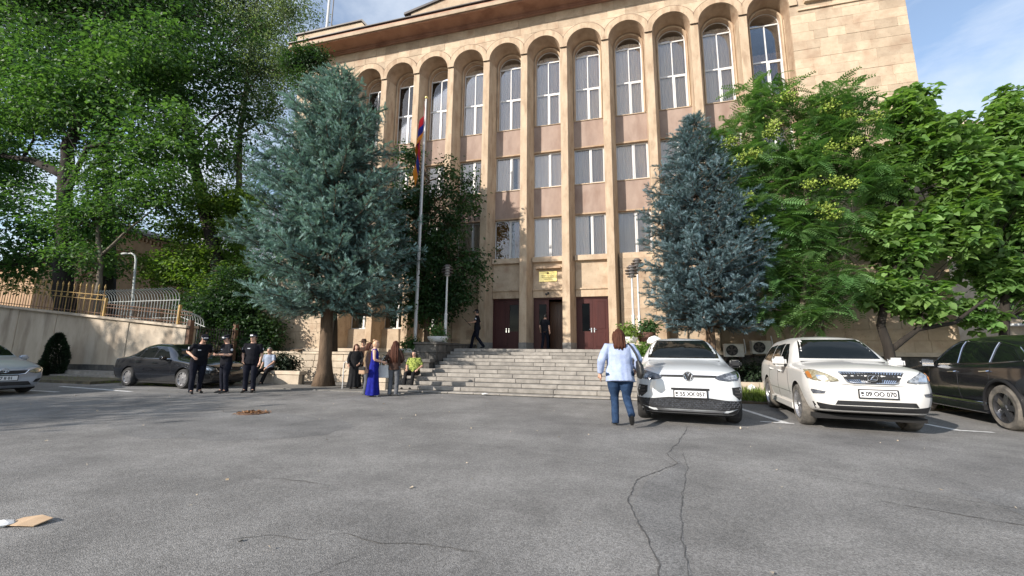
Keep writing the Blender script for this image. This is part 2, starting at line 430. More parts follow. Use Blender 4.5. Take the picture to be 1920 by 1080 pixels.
for (x0, y0, x1, y1) in ((3.4, -13.6, 7.9, -11.0), (15.2, -14.6, 20.5, -12.2), (-2.5, -9.9, 2.2, -9.0)):
    rr = random.Random(int(x0 * 10)); P_ = []
    for k in range(24):
        a = 2 * PI * k / 24; P_.append(((x0 + x1) / 2 + (x1 - x0) / 2 * math.cos(a) * rr.uniform(.82, 1.05), (y0 + y1) / 2 + (y1 - y0) / 2 * math.sin(a) * rr.uniform(.82, 1.05)))
    g = MB(); g.add([(x, y, .002) for x, y in P_], [tuple(range(24))]); prop(g.obj('asphalt_repair', M['asphalt_repair']), kind='structure')
# pale paving strip along the foot of the steps and the planters
g = MB(); g.box(-5.2, 6.0, -6.75, -5.3, -0.05, 0.03)
prop(g.obj('paving_strip', M['paving']), kind='structure')
# verge and bed on the right
g = MB(); g.box(13.4, 34, -6.0, -2.72, -0.05, 0.05); prop(g.obj('verge_soil', M['soil']), kind='structure')
g = MB(); g.box(13.6, 34, -2.5, -0.05, -0.05, 0.22); prop(g.obj('planting_bed', M['soil']), kind='structure')
# raised ground behind the cream wall, left
g = MB(); g.add([(-70, -4.5, 1.25), (-5.6, -4.5, 1.25), (-6.3, 0, 1.25), (-6.3, 60, 1.25), (-70, 60, 1.25)], [(0, 1, 2, 3, 4)])
prop(g.obj('raised_churchyard_ground', M['soil']), kind='structure')
g = MB(); g.box(-14, -6.0, -7.6, -4.7, -0.05, 0.10)
prop(g.obj('worn_verge', mat('worn_verge', (0.07, 0.06, 0.04), (0.12, 0.11, 0.075), scale=8, rough=.95)), kind='structure')

# ------------------------------------------------------------------ courthouse
B = thing('courthouse', 'large tan stone courthouse with a row of tall arched windows behind the steps', 'building', (0, 0, 0))
LAND = 1.40
ZS = 16.22           # springing of the arches
ZC = 18.30           # underside of the cornice
RF = 0.83            # front arch radius
REC = 0.70           # depth of the bays
NB = list(range(-1, 10))   # bays
BL = lambda k: 2 * k + 0.09     # bay left edge on the front plane
BR = lambda k: 2 * k + 1.75
BC = lambda k: 2 * k + 0.92
WC = lambda k: 2 * k + 1.02     # centre of the top window
# -- flat end walls: core + stones
stone_meshes = {}
def stone_mesh(L, Hh, d=0.07, key='stone'):
    k = (round(L, 3), round(Hh, 3), key)
    if k not in stone_meshes:
        b = MB(); b.box(0.002, L - 0.002, -d, 0.05, 0.002, Hh - 0.002, ch=0.004)
        stone_meshes[k] = b.mesh('stone_block', M[key])
    return stone_meshes[k]
def stone_wall(name, x0, x1, z0, z1, zi0, yfront, key='stone', course=0.42, lens=(0.5, 0.65, 0.8, 0.95), pname='stone_block', parent=None, seed=1, thick=0.6, skip=None, cap=300):
    """a wall core with cladding stones; stones between zi0 and z1 are objects of their own, the lower ones one joined part"""
    rr = random.Random(seed)
    core = MB(); core.box(x0, x1, yfront + 0.06, yfront + thick, z0, z1)
    w = core.obj(name, M['reveal'] if key == 'stone' else M[key], parent or B)
    nz = max(1, round((z1 - z0) / course)); ch = (z1 - z0) / nz
    low = MB(); n = 0
    for r in range(nz):
        z = z0 + r * ch; x = x0
        while x < x1 - 1e-4:
            L = rr.choice(lens)
            if x + L > x1 - 0.28: L = x1 - x
            pj = rr.choice((0, 0, 0.004, 0.008, 0.012))
            if skip and skip(x, x + L, z, z + ch): x += L; continue
            if z + 0.01 >= zi0 and n < cap:
                o = link(pname, stone_mesh(L, ch, key=key), w)
                o.location = (x, yfront + 0.066 - pj, z); n += 1
            else:
                low.box(x + 0.004, x + L - 0.004, yfront - pj, yfront + 0.1, z + 0.004, z + ch - 0.004)
            x += L
    if low.v:
        o = low.obj('stone_cladding', M[key], w); o['kind'] = 'stuff'
    return w
stone_wall('flat_wall', 19.75, 23.86, 1.40, ZC, 8.3, 0.0, seed=3)
stone_wall('flat_wall', -5.90, -2.08, 1.40, ZC, 15.3, 0.0, seed=4)
# string course on the right wall
boxes('string_course', M['stone'], B, (20.05, 23.9, -0.07, 0.0, 15.92, 16.0), (20.3, 23.9, -0.16, 0.0, 16.25, 16.42))
# plinth below the terrace level
boxes('plinth', M['basalt'], B, (-5.95, 4.0, 0.08, 1.2, 0, 1.40), (13.9, 23.9, -0.02, 1.2, 0, 1.38))
boxes('plinth_ledge', M['pale_stone'], B, (-6.0, 4.0, -0.14, 0.08, 1.24, 1.40), (13.9, 23.95, -0.14, -0.02, 1.25, 1.40))
# side and back walls, roof
boxes('outer_wall', M['stone'], B, (-5.9, -5.3, 0.62, 14, 0, ZC), (23.25, 23.86, 0.62, 14, 0, ZC), (-5.3, 23.25, 13.4, 14, 0, ZC))
M['dim'] = mat('dim_interior', (0.12, 0.10, 0.08), rough=.9)
boxes('inner_floor', M['dim'], B, *[(-5.3, 23.25, 1.3, 13.4, zz - 0.15, zz) for zz in (5.45, 9.0, 12.35)])
boxes('inner_wall', M['dim'], B, (-5.3, 23.25, 6.2, 6.4, 1.4, ZC))
g = MB(); g.box(-5.9, 23.86, 0.1, 14, 18.58, 18.75); g.obj('roof_deck', M['roof'], B)
# -- columns between the bays (right face splayed back to the windows)
for k in range(0, 10):
    g = MB(); x = 2 * k
    g.prism([(x - 0.25, 0), (x + 0.09, 0), (x + 0.30, REC + 0.02), (x + 0.30, 1.25), (x - 0.25, 1.25)], 'z', 1.40 if 2 <= k <= 7 else 1.2, ZS)
    g.obj('column', M['column'], B, bevel=0.012)
    if 3 <= k <= 6:
        g = MB(); g.prism([(x - 0.262, -0.012), (x + 0.10, -0.012), (x + 0.312, REC + 0.02), (x - 0.262, REC + 0.02)], 'z', 1.402, 1.72)
        g.obj('column_base', M['step'], B, bevel=0.01)
# first bay's left jamb and last bay's right jamb
g = MB(); g.prism([(-2.08, 0.062), (BL(-1), 0.0), (-2 + 0.30, REC + 0.02), (-2 + 0.30, 1.25), (-2.08, 1.25)], 'z', 1.2, ZS); g.obj('jamb', M['column'], B)
g = MB(); g.box(19.75, 20.0, 0.67, 1.25, 1.2, ZS); g.obj('jamb', M['column'], B)
# -- arched frieze above the columns
NA = 18
def arch_pt(cx, r, t): return (cx + r * math.cos(t), ZS + r * math.sin(t))
for k in NB:
    # front sheet of this bay, from bay centre-line edges; built as strips between arch and frieze bottom
    x0 = 2 * k - 0.08 if k > -1 else -2.08; x1 = 2 * k + 1.92 if k < 9 else 19.75
    g = MB()
    pts = [arch_pt(BC(k), RF, PI - PI * i / NA) for i in range(NA + 1)]
    zt = 17.36
    g.prism([(x0, ZS), (pts[0][0], ZS), (pts[0][0], zt), (x0, zt)], 'y', 0.0, REC)
    for a, b in zip(pts[:-1], pts[1:]):
        g.add([(a[0], 0, a[1]), (b[0], 0, b[1]), (b[0], 0, zt), (a[0], 0, zt)], [(0, 1, 2, 3)])
    if x1 - pts[-1][0] > 0.01: g.prism([(pts[-1][0], ZS), (x1, ZS), (x1, zt), (pts[-1][0], zt)], 'y', 0.0, REC)
    g.obj('arch_spandrel', M['stone'], B)
    # splayed vault
    g = MB(); V = []; F = []
    for i in range(NA + 1):
        t = PI - PI * i / NA
        p = arch_pt(BC(k), RF, t); q = arch_pt(WC(k), 0.735, t)
        V += [(p[0], 0.0, p[1]), (q[0], REC, q[1])]
    for i in range(NA): F.append((2 * i, 2 * i + 1, 2 * i + 3, 2 * i + 2))
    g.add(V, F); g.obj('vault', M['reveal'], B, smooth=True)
    # back wall round the window head, and the rim moulding
    g = MB(); V = []; F = []
    for i in range(NA + 1):
        t = PI - PI * i / NA
        p = arch_pt(WC(k), 0.735, t); q = arch_pt(WC(k), 0.62, t)
        V += [(p[0], REC, p[1]), (q[0], REC, q[1]), (q[0], REC + 0.35, q[1])]
    for i in range(NA):
        F.append((3 * i, 3 * i + 3, 3 * i + 4, 3 * i + 1)); F.append((3 * i + 1, 3 * i + 4, 3 * i + 5, 3 * i + 2))
    g.add(V, F)
    for sx in (-1, 1):
        xa, xb = (WC(k) - 0.735, WC(k) - 0.62) if sx < 0 else (WC(k) + 0.62, WC(k) + 0.735)
        g.box(xa, xb, REC, REC + 0.35, 12.62, ZS)
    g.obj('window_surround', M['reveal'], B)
    g = MB()
    path = [(WC(k) - 0.66, REC - 0.02, 12.62)] + [(WC(k) + 0.66 * math.cos(PI - PI * i / NA), REC - 0.02, ZS + 0.66 * math.sin(PI * i / NA)) for i in range(NA + 1)] + [(WC(k) + 0.66, REC - 0.02, 12.62)]
    g.tube(path, 0.035, 6); g.obj('rim_moulding', M['column'], B, smooth=True)
    # archivolt on the front
    g = MB(); V = []; F = []
    for i in range(NA + 1):
        t = PI - PI * i / NA; c, s_ = math.cos(t), math.sin(t)
        lim = 0.998
        ro = min(1.12, lim / max(abs(c), 1e-6))
        if k == -1 and c < 0: ro = 1.12
        if k == 9 and c > 0: ro = 1.12
        p = arch_pt(BC(k), RF, t); q = arch_pt(BC(k), max(ro, RF + 0.02), t)
        V += [(p[0], -0.075, p[1]), (q[0], -0.075, q[1]), (q[0], 0.0, q[1]), (p[0], 0.0, p[1])]
    for i in range(NA):
        a = 4 * i; b = a + 4
        F += [(a, a + 1, b + 1, b), (a + 1, a + 2, b + 2, b + 1), (a, b, b + 3, a + 3)]
    g.add(V, F); g.obj('archivolt', M['column'], B)
    M.setdefault('dirty', mat('soot_stained_stone', (0.13, 0.088, 0.06), (0.22, 0.155, 0.105), scale=4, rough=.95))
    g = MB(); g.tube([(V[4 * i + 1][0], -0.045, V[4 * i + 1][2] + .012) for i in range(NA + 1)], .03, 5); g.obj('drip_moulding', M['dirty'], B)
    # filler at the sides of the surround (between column back and rim)
# stones of the frieze
stone_wall('frieze', -2.08, 19.75, 17.36, ZC, 17.3, 0.0, course=0.47, lens=(0.55, 0.7, 0.85), seed=9)
# -- cornice
g = MB()
prof = [(0.1, ZC), (-0.10, ZC), (-0.10, ZC + 0.10), (-0.16, ZC + 0.13), (-0.16, ZC + 0.18), (-0.95, ZC + 0.20), (-0.95, ZC + 0.06), (-1.02, ZC + 0.06), (-1.02, ZC + 0.20), (-1.08, ZC + 0.24), (-1.08, ZC + 0.36), (0.1, ZC + 0.45)]
g.prism(prof, 'x', -5.75, 20.2); g.obj('cornice', M['cornice'], B)
g = MB(); g.box(-5.77, 20.22, -1.10, -0.98, ZC + 0.10, ZC + 0.30); g.obj('cornice_fascia', M['stone'], B)
g = MB(); g.box(-5.8, 20.25, -1.13, 0.2, ZC + 0.45, ZC + 0.50); g.obj('cornice_flashing', M['roof'], B)
g = MB(); g.prism([(-5.9, 18.8), (-0.7, 18.8), (-1.55, 19.85), (-5.9, 19.85)], 'y', -0.4, 1.6); g.obj('attic_block', M['stone'], B)
g = MB(); g.prism([(-6.0, 19.85), (-1.5, 19.85), (-1.5, 19.93), (-6.0, 19.93)], 'y', -0.5, 1.7); g.prism([(-1.5, 19.86), (-0.6, 18.8), (-0.54, 18.86), (-1.46, 19.95)], 'y', -0.5, 1.7); g.obj('attic_coping', M['roof'], B)
g = MB(); g.prism([(1.4, 18.8), (21, 18.8), (21, 19.0), (10.5, 21.9), (1.4, 20.05)], 'y', -0.05, 0.7); g.obj('gable', M['stone'], B)
g = MB(); g.prism([(1.0, 19.97), (10.5, 21.9), (10.5, 22.02), (1.0, 20.10)], 'y', -0.15, 0.8); g.obj('gable_coping', M['roof'], B)

# -- windows
def pleats(x0, x1, y, z0, z1, amp=0.02, lam=0.11, top=None):
    n = max(8, int((x1 - x0) / lam * 4)); V = []; F = []
    ph = random.random() * 6
    for i in range(n + 1):
        x = x0 + (x1 - x0) * i / n
        yy = y + amp * math.sin(2 * PI * (x / lam) + ph) + amp * 0.6 * math.sin(2 * PI * x / (lam * 2.7) + ph)
        zt = z1 if top is None else top(x)
        V += [(x, yy, z0), (x, yy, zt)]
    for i in range(n): F.append((2 * i, 2 * i + 2, 2 * i + 3, 2 * i + 1))
    return MB().add(V, F)
RC = random.Random(17)
def window_rect(x0, x1, z0, z1, y=0.86, split=0.52, curtain='curtain', part_label=None, full=True, frame='white'):
    fw = 0.042
    w = MB()
    xm = x0 + (x1 - x0) * split
    w.box(x0, x1, y, y + 0.07, z1 - fw, z1); w.box(x0, x1, y, y + 0.07, z0, z0 + fw)
    w.box(x0, x0 + fw * 0.6, y, y + 0.07, z0 + fw, z1 - fw); w.box(x1 - fw, x1, y, y + 0.07, z0 + fw, z1 - fw)
    w.box(xm - 0.034, xm + 0.034, y, y + 0.07, z0 + fw, z1 - fw)
    # opening sash on the right
    a, b, c, d = xm + 0.05, x1 - fw - 0.005, z0 + fw + 0.005, z1 - fw - 0.005
    w.box(a, b, y - 0.02, y + 0.05, d - 0.035, d); w.box(a, b, y - 0.02, y + 0.05, c, c + 0.035)
    w.box(a, a + 0.035, y - 0.02, y + 0.05, c + 0.035, d - 0.035); w.box(b - 0.035, b, y - 0.02, y + 0.05, c + 0.035, d - 0.035)
    o = w.obj('window', M[frame], B)
    if part_label: o['label'] = part_label
    for (p, q) in ((x0 + fw * 0.6, xm - 0.045), (xm + 0.1, x1 - fw - 0.055)):
        MB().box(p, q, y + 0.02, y + 0.03, z0 + fw, z1 - fw).obj('pane', M['glass'], o)
    if curtain:
        rc = RC.random()
        if rc < .28:
            gp = x0 + (x1 - x0) * RC.uniform(.25, .7); gw = RC.uniform(.06, .22)
            pleats(x0 + 0.02, gp, y + 0.11, z0 + 0.03, z1 - 0.02).obj('curtain', M[curtain], o, smooth=True)
            pleats(min(gp + gw, x1 - .1), x1 - 0.02, y + 0.11, z0 + 0.03, z1 - 0.02).obj('curtain', M[curtain], o, smooth=True)
        else:
            pleats(x0 + 0.02, x1 - 0.02, y + 0.11, z0 + 0.03, z1 - 0.02, amp=RC.choice((.006, .014, .02))).obj('curtain', M[curtain], o, smooth=True)
    return o
def window_arch(k, lit=True):
    xc = WC(k); x0, x1 = xc - 0.62, xc + 0.62; y = 0.86; z0 = 12.62; zt = ZS - 0.02; zm = 14.38
    w = MB(); fw = 0.045
    w.box(x0, x0 + 0.035, y, y + 0.07, z0, zt); w.box(x1 - 0.05, x1, y, y + 0.07, z0, zt)
    w.box(x0 + 0.035, x1 - 0.05, y, y + 0.07, z0, z0 + 0.055)
    w.box(x0 + 0.035, x1 - 0.05, y, y + 0.075, zm - 0.038, zm + 0.038)
    w.box(x0, x1, y, y + 0.07, zt - 0.03, zt + 0.03)
    w.box(xc - 0.024, xc + 0.024, y, y + 0.07, zm + 0.038, zt - 0.03)
    w.box(xc - 0.036, xc + 0.036, y, y + 0.07, z0 + 0.055, zm - 0.038)
    a, b, c, d = xc + 0.05, x1 - 0.055, z0 + 0.06, zm - 0.055
    w.box(a, b, y - 0.02, y + 0.05, d - 0.035, d); w.box(a, b, y - 0.02, y + 0.05, c, c + 0.035)
    w.box(a, a + 0.035, y - 0.02, y + 0.05, c + 0.035, d - 0.035); w.box(b - 0.035, b, y - 0.02, y + 0.05, c + 0.035, d - 0.035)
    w.tube([(xc + 0.605 * math.cos(PI * i / 14), y + 0.03, zt + 0.605 * math.sin(PI * i / 14)) for i in range(15)], 0.02, 4)
    o = w.obj('window', M['white'], B)
    for (p, q, r, s_) in ((x0 + .035, xc - .045, z0 + .055, zm - .05), (xc + .1, x1 - .1, z0 + .1, zm - .1), (x0 + .035, xc - .03, zm + .05, zt - .03), (xc + .03, x1 - .05, zm + .05, zt - .03)):
        MB().box(p, q, y + 0.02, y + 0.03, r, s_).obj('pane', M['glass'], o)
    g = MB(); g.prism([(xc + 0.6 * math.cos(PI * i / 14), zt + 0.02 + 0.6 * math.sin(PI * i / 14)) for i in range(15)], 'y', y + 0.02, y + 0.03); g.obj('pane', M['glass'], o)
    if k == 9:
        pleats(x0 + 0.02, x1 - 0.02, y + 0.22, z0 + 0.02, zm + 0.55).obj('curtain', M['plaster'], o, smooth=True)
    else:
        cx = xc + 0.33; rr_ = 0.86
        top = lambda x: min(ZS - 0.42 + math.sqrt(max(0.0, rr_ ** 2 - (x - cx) ** 2)), ZS + math.sqrt(max(0, 0.6 ** 2 - (x - xc) ** 2)))
        pleats(x0 + 0.02, x1 - 0.02, y + 0.12, z0 + 0.02, zt, top=lambda x: ZS + 0.1 + 0.25 * math.sqrt(max(0, 1 - ((x - xc) / 0.62) ** 2))).obj('curtain', M['curtain'], o, smooth=True)
for k in NB:
    window_arch(k)
    xl, xr = 2 * k + 0.30, 2 * k + 1.75
    window_rect(xl, xr, 9.32, 11.16)
    window_rect(xl, xr, 5.75, 7.79, curtain='curtain_brown' if k == 3 else 'curtain', part_label='window with brown curtains drawn half open' if k == 3 else None)
    # spandrel panels
    MB().box(xl - 0.003, xr, REC + 0.02, 1.1, 11.20, 12.60).obj('spandrel_panel', M['plaster'], B)
    MB().box(xl - 0.003, xr, REC + 0.02, 1.1, 7.83, 9.30).obj('spandrel_panel', M['plaster'], B)
    boxes('window_sill', M['stone'], B, (xl - 0.003, xr, REC - 0.02, 0.86, 9.28, 9.32), (xl - 0.003, xr, REC - 0.02, 0.86, 12.585, 12.62))
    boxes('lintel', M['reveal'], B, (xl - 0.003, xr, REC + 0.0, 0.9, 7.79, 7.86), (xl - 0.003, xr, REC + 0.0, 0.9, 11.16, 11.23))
    # ledge under the first-floor window
    MB().box(xl - 0.02, xr, 0.42, 1.1, 5.50, 5.75).obj('window_ledge', M['stone'], B, bevel=0.01)
    if k in (3, 4, 5):
        MB().box(xl - 0.01, xr, 0.60, 1.1, 4.22, 5.50).obj('over_door_panel', M['stone'], B)
        MB().box(xl - 0.02, xr, 0.50, 1.1, 4.16, 4.22).obj('over_door_ledge', M['column'], B)
        MB().box(xl - 0.01, xr, 0.56, 1.1, 3.82, 4.16).obj('door_lintel', M['column'], B)
    elif k in (2, 6):
        stone_wall('ground_floor_wall', xl - 0.02, xr, 1.40, 5.5, 1.3, 0.42, course=0.45, lens=(0.45, 0.6, 0.75), seed=20 + k)
    else:
        window_rect(xl, xr, 2.42, 4.9, curtain=None, split=0.5)
        MB().box(xl - 0.01, xr, 0.66, 1.1, 1.40, 2.40).obj('sill_panel', M['stone'], B)
        MB().box(xl - 0.01, xr, 0.62, 1.1, 4.9, 5.5).obj('lintel', M['stone'], B)
# -- doors
for k in (3, 4, 5):
    xl, xr = 2 * k + 0.30, 2 * k + 1.75
    xm = (xl + xr) / 2
    fr = MB(); y = 0.66
    fr.box(xl, xl + 0.05, y, y + 0.12, 1.40, 3.82).box(xr - 0.05, xr, y, y + 0.12, 1.40, 3.82).box(xl + 0.05, xr - 0.05, y, y + 0.12, 3.74, 3.82)
    d = fr.obj('door', M['door'], B)
    for side in (0, 1):
        a, b = (xl + 0.055, xm - 0.004) if side == 0 else (xm + 0.004, xr - 0.055)
        glassy = (k == 3 and side == 1) or (k == 4 and side == 0) or (k == 5 and side == 0)
        lf = MB(); y0 = y + 0.04
        st = 0.11
        if k == 4 and side == 1:
            # open leaf: swung inward, the brown inner door shows
            lf.box(b - 0.05, b, y0, y0 + 0.66, 1.41, 3.72)
            lf.obj('leaf', M['door_in'], d, bevel=0.004)
            inn = MB(); inn.box(xm - 0.1, xr, y0 + 0.9, y0 + 0.95, 1.41, 3.74)
            for q in range(4): inn.box(xm + 0.02 + 0.15 * q, xm + 0.10 + 0.15 * q, y0 + 0.87, y0 + 0.9, 1.5, 3.6)
            inn.obj('inner_door', M['door_in'], d)
            continue
        if glassy:
            pa, pb = a + (b - a) * 0.30, a + (b - a) * 0.82
            if k == 3: pa, pb = a + (b - a) * 0.12, a + (b - a) * 0.80
            zz0, zz1 = 2.25, 3.52
            lf.box(a, pa, y0, y0 + 0.05, 1.41, 3.73); lf.box(pb, b, y0, y0 + 0.05, 1.41, 3.73)
            lf.box(pa, pb, y0, y0 + 0.05, 1.41, zz0); lf.box(pa, pb, y0, y0 + 0.05, zz1, 3.73)
            o = lf.obj('leaf', M['door'], d)
            MB().box(pa, pb, y0 + 0.02, y0 + 0.03, zz0, zz1).obj('pane', M['glass_dark'], d)
        else:
            lf.box(a, b, y0, y0 + 0.05, 1.41, 3.73)
            lf.box(a + st, b - st, y0 - 0.012, y0, 2.35, 3.6, ch=0.01); lf.box(a + st, b - st, y0 - 0.012, y0, 1.55, 2.2, ch=0.01)
            o = lf.obj('leaf', M['door'], d)
        hx = b - 0.06 if side == 0 else a + 0.06
        h = MB(); h.box(hx - 0.02, hx + 0.02, y0 - 0.015, y0, 2.20, 2.40); h.tube([(hx, y0 - 0.01, 2.33), (hx, y0 - 0.06, 2.33), (hx + (0.09 if side else -0.09), y0 - 0.06, 2.33)], 0.014, 6)
        h.obj('handle', M['chrome'], d)
# dark slab over the plaque
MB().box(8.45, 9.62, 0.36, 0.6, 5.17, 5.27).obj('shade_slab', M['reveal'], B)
# camera under the middle lintel
cs = MB(); cs.box(8.98, 9.06, 0.50, 0.56, 3.98, 4.06); cs.tube([(9.02, 0.50, 4.0), (9.02, 0.40, 3.95), (8.98, 0.34, 3.93)], 0.018, 6); cs.lathe([(0.0, 0), (0.045, 0), (0.045, 0.16), (0.0, 0.17)], 10, 'y', (8.97, 0.2, 3.93))
prop(cs.obj('security_camera', M['black']), 'small black security camera above the open middle door', 'camera')
# landing slab under the doors
# -- plaque
pq = thing('plaque', 'yellow brass plaque with an emblem above the middle door', 'sign', (9.0, 0.59, 4.82))
MB().box(-0.43, 0.43, -0.03, 0.0, -0.25, 0.25, ch=0.008).obj('plate', M['brass'], pq)
M['plaque_ink'] = mat('plaque_lettering', (0.16, 0.11, 0.03), rough=.6)
def text_mesh(name, s, size, m, parent, loc, rot=(PI / 2, 0, 0), ext=0.003, sx=1.0, bold=0.0):
    c = bpy.data.curves.new(name, 'FONT'); c.body = s; c.size = size; c.extrude = ext; c.align_x = 'CENTER'; c.align_y = 'CENTER'; c.offset = bold
    c.resolution_u = 3
    o = bpy.data.objects.new(name, c); COL.objects.link(o)
    me = evaluated(o); bpy.data.objects.remove(o)
    me.materials.clear(); me.materials.append(m)
    t = link(name, me, parent); t.location = loc; t.rotation_euler = rot; t.scale = (sx, 1, 1)
    return t
text_mesh('lettering', 'ՀԱՅԱՍՏԱՆԻ ՀԱՆՐԱՊԵՏՈՒԹՅԱՆ', 0.062, M['plaque_ink'], pq, (0.0, -0.032, 0.035), sx=0.62, bold=0.001)
text_mesh('lettering', 'ՍԱՀՄԱՆԱԴՐԱԿԱՆ ԴԱՏԱՐԱՆ', 0.062, M['plaque_ink'], pq, (0.0, -0.032, -0.04), sx=0.66, bold=0.001)
text_mesh('lettering', 'CONSTITUTIONAL COURT', 0.042, M['plaque_ink'], pq, (0.02, -0.032, -0.135), sx=0.75)
em = MB(); em.lathe([(0.0, -0.036), (0.05, -0.036), (0.055, -0.03), (0, -0.03)], 14, 'y', (0, 0, 0.165)); em.tube([(-0.055, -0.034, 0.18), (-0.045, -0.034, 0.13), (0, -0.034, 0.105), (0.045, -0.034, 0.13), (0.055, -0.034, 0.18)], 0.008, 5)
em.obj('emblem', M['plaque_ink'], pq)

# ------------------------------------------------------------------ front steps
ST = thing('front_steps', 'broad grey stone steps rising to the three dark red doors', 'steps', (8.9, -6.3, 0))
def to_local(parent, x, y, z): return (x - parent.location.x, y - parent.location.y, z - parent.location.z)
z = 0.0
zs = [0.058 + 0.122 * i for i in range(12)]
for i, zt in enumerate(zs):
    d0 = -6.3 + 0.33 * i
    x0, x1 = (4.95, 12.95) if i < 6 else (5.70, 12.10)
    zb = zt - (0.122 if i else 0.058) - (0.004 if i else 0)
    core = MB(); core.box(x0 - 8.9, x1 - 8.9, d0 + 0.05 + 6.3, d0 + 0.40 + 6.3, max(zb, 0) , zt - 0.03)
    sp = core.obj('step', M['basalt'], ST)
    rr = random.Random(50 + i); x = x0
    while x < x1 - 1e-3:
        L = rr.uniform(0.75, 1.6)
        if x + L > x1 - 0.5: L = x1 - x
        dz = rr.uniform(-0.004, 0.004); dy = rr.uniform(-0.008, 0.008)
        b = MB(); b.box(0.006, L - 0.006, dy, 0.42, 0.008, zt - max(zb, 0.0) + dz - 0.004, ch=0.009)
        o = b.obj('slab', M['step'], sp); o.location = (x - 8.9, d0 + 6.3, max(zb, 0.0) + 0.004)
        x += L
lb = MB(); lb.box(5.70 - 8.9, 12.10 - 8.9, 6.3 - 2.3, 6.3 + 0.7, 1.1, 1.396); lb.obj('landing', M['step'], ST)

# ------------------------------------------------------------------ vegetation builders
def unit(a): return a / np.maximum(np.linalg.norm(a, axis=-1, keepdims=True), 1e-9)
def frames(nrm, rng, fwd=None):
    """rotation matrices (n,3,3) with column 2 = normal, column 1 = forward"""
    n = len(nrm); nrm = unit(nrm)
    r = rng.normal(size=(n, 3)) if fwd is None else fwd
    y = unit(r - nrm * (r * nrm).sum(1, keepdims=True)); x = np.cross(y, nrm)
    return np.stack([x, y, nrm], axis=2)
def scatter(tv, tf, P, R, S):
    """joined copies of a template; tf (m,k)"""
    tv = np.asarray(tv, dtype=np.float64); tf = np.asarray(tf)
    n, k = len(P), len(tv)
    V = np.einsum('nij,kj->nki', R, tv) * S[:, None, None] + P[:, None, :]
    F = tf[None] + (np.arange(n) * k)[:, None, None]
    return V.reshape(-1, 3), F.reshape(-1, tf.shape[1])
LEAF_V = [(-0.0, 0, 0), (0.30, 0.42, 0.10), (0, 1.0, -0.06), (-0.30, 0.42, 0.10)]
LEAF_F = [(0, 1, 2), (0, 2, 3)]
def leaf_template(w=0.3): return [(0, 0, 0), (w, 0.42, 0.10), (0, 1.0, -0.08), (-w, 0.42, 0.10)], LEAF_F
def pts_in_blobs(blobs, n, rng, shell=0.55):
    b = np.array(blobs); vol = b[:, 3] * b[:, 4] * b[:, 5]
    vol = vol ** 0.85
    idx = rng.choice(len(b), size=n, p=vol / vol.sum())
    d = unit(rng.normal(size=(n, 3))); r = rng.uniform(0, 1, n) ** shell
    return b[idx, :3] + d * r[:, None] * b[idx, 3:6], idx
def tree_wood(trunks, r0, blobs, tips, rng, bark, parent, taper=0.35, limb_r=0.06, n=9, twigs=True):
    mb = MB()
    main = []
    for i, path in enumerate(trunks):
        rr = r0 if i == 0 else r0 * 0.55
        m = len(path)
        Q = []; R = []
        for a in range(m - 1):
            for q in range(4):
                t = q / 4; p = Vector(path[a]).lerp(Vector(path[a + 1]), t)
                w = (a + t) / (m - 1)
                Q.append(p + Vector((noise.noise(p * 1.3), noise.noise(p * 1.3 + Vector((5, 1, 2))), 0)) * rr * 0.35)
                R.append(rr * (1 - (1 - taper) * w) * (1.0 + (0.5 * max(0, 1 - (a + t) * 2.5) if i == 0 else 0)))
        Q.append(Vector(path[-1])); R.append(rr * taper)
        mb.tube(Q, R, n)
        main += [(p, r) for p, r in zip(Q, R)]
    main_p = np.array([p[:] for p, r in main]); main_r = np.array([r for p, r in main])
    limb_pts = []
    for b in blobs:
        c = np.array(b[:3])
        d = np.linalg.norm(main_p - c, axis=1) + np.where(main_p[:, 2] > c[2] - 0.3, (main_p[:, 2] - c[2] + 0.3) * 1.2, 0)
        j = int(np.argmin(d)); s = Vector(main_p[j]); e = Vector(c)
        L = (e - s).length
        if L < 0.15: continue
        mid = s.lerp(e, 0.5) + Vector((rng.normal() * 0.08 * L, rng.normal() * 0.08 * L, 0.10 * L))
        pts = [s, s.lerp(mid, 0.5) + Vector((0, 0, -0.02 * L)), mid, mid.lerp(e, 0.5) + Vector((0, 0, 0.03 * L)), e]
        lr = min(main_r[j] * 0.7, limb_r + 0.012 * L)
        mb.tube(pts, [lr, lr * 0.85, lr * 0.65, lr * 0.45, lr * 0.25], 6)
        for k in range(1, 5):
            for t in (0, 0.5): limb_pts.append((pts[k - 1].lerp(pts[k], t), lr * 0.4))
    if twigs and limb_pts:
        lp = np.array([p[:] for p, r in limb_pts])
        for t in tips:
            j = int(np.argmin(np.linalg.norm(lp - t, axis=1) + np.maximum(0, lp[:, 2] - t[2])))
            s = Vector(lp[j]); e = Vector(t); L = (e - s).length
            if L < 0.1 or L > 6: continue
            m_ = s.lerp(e, 0.55) + Vector((0, 0, 0.08 * L))
            r = min(limb_pts[j][1], 0.012 + 0.008 * L)
            mb.tube([s, m_, e], [r, r * 0.7, r * 0.35], 4, cap=False)
    return mb.obj('trunk', bark, parent, smooth=True, sharp=None)
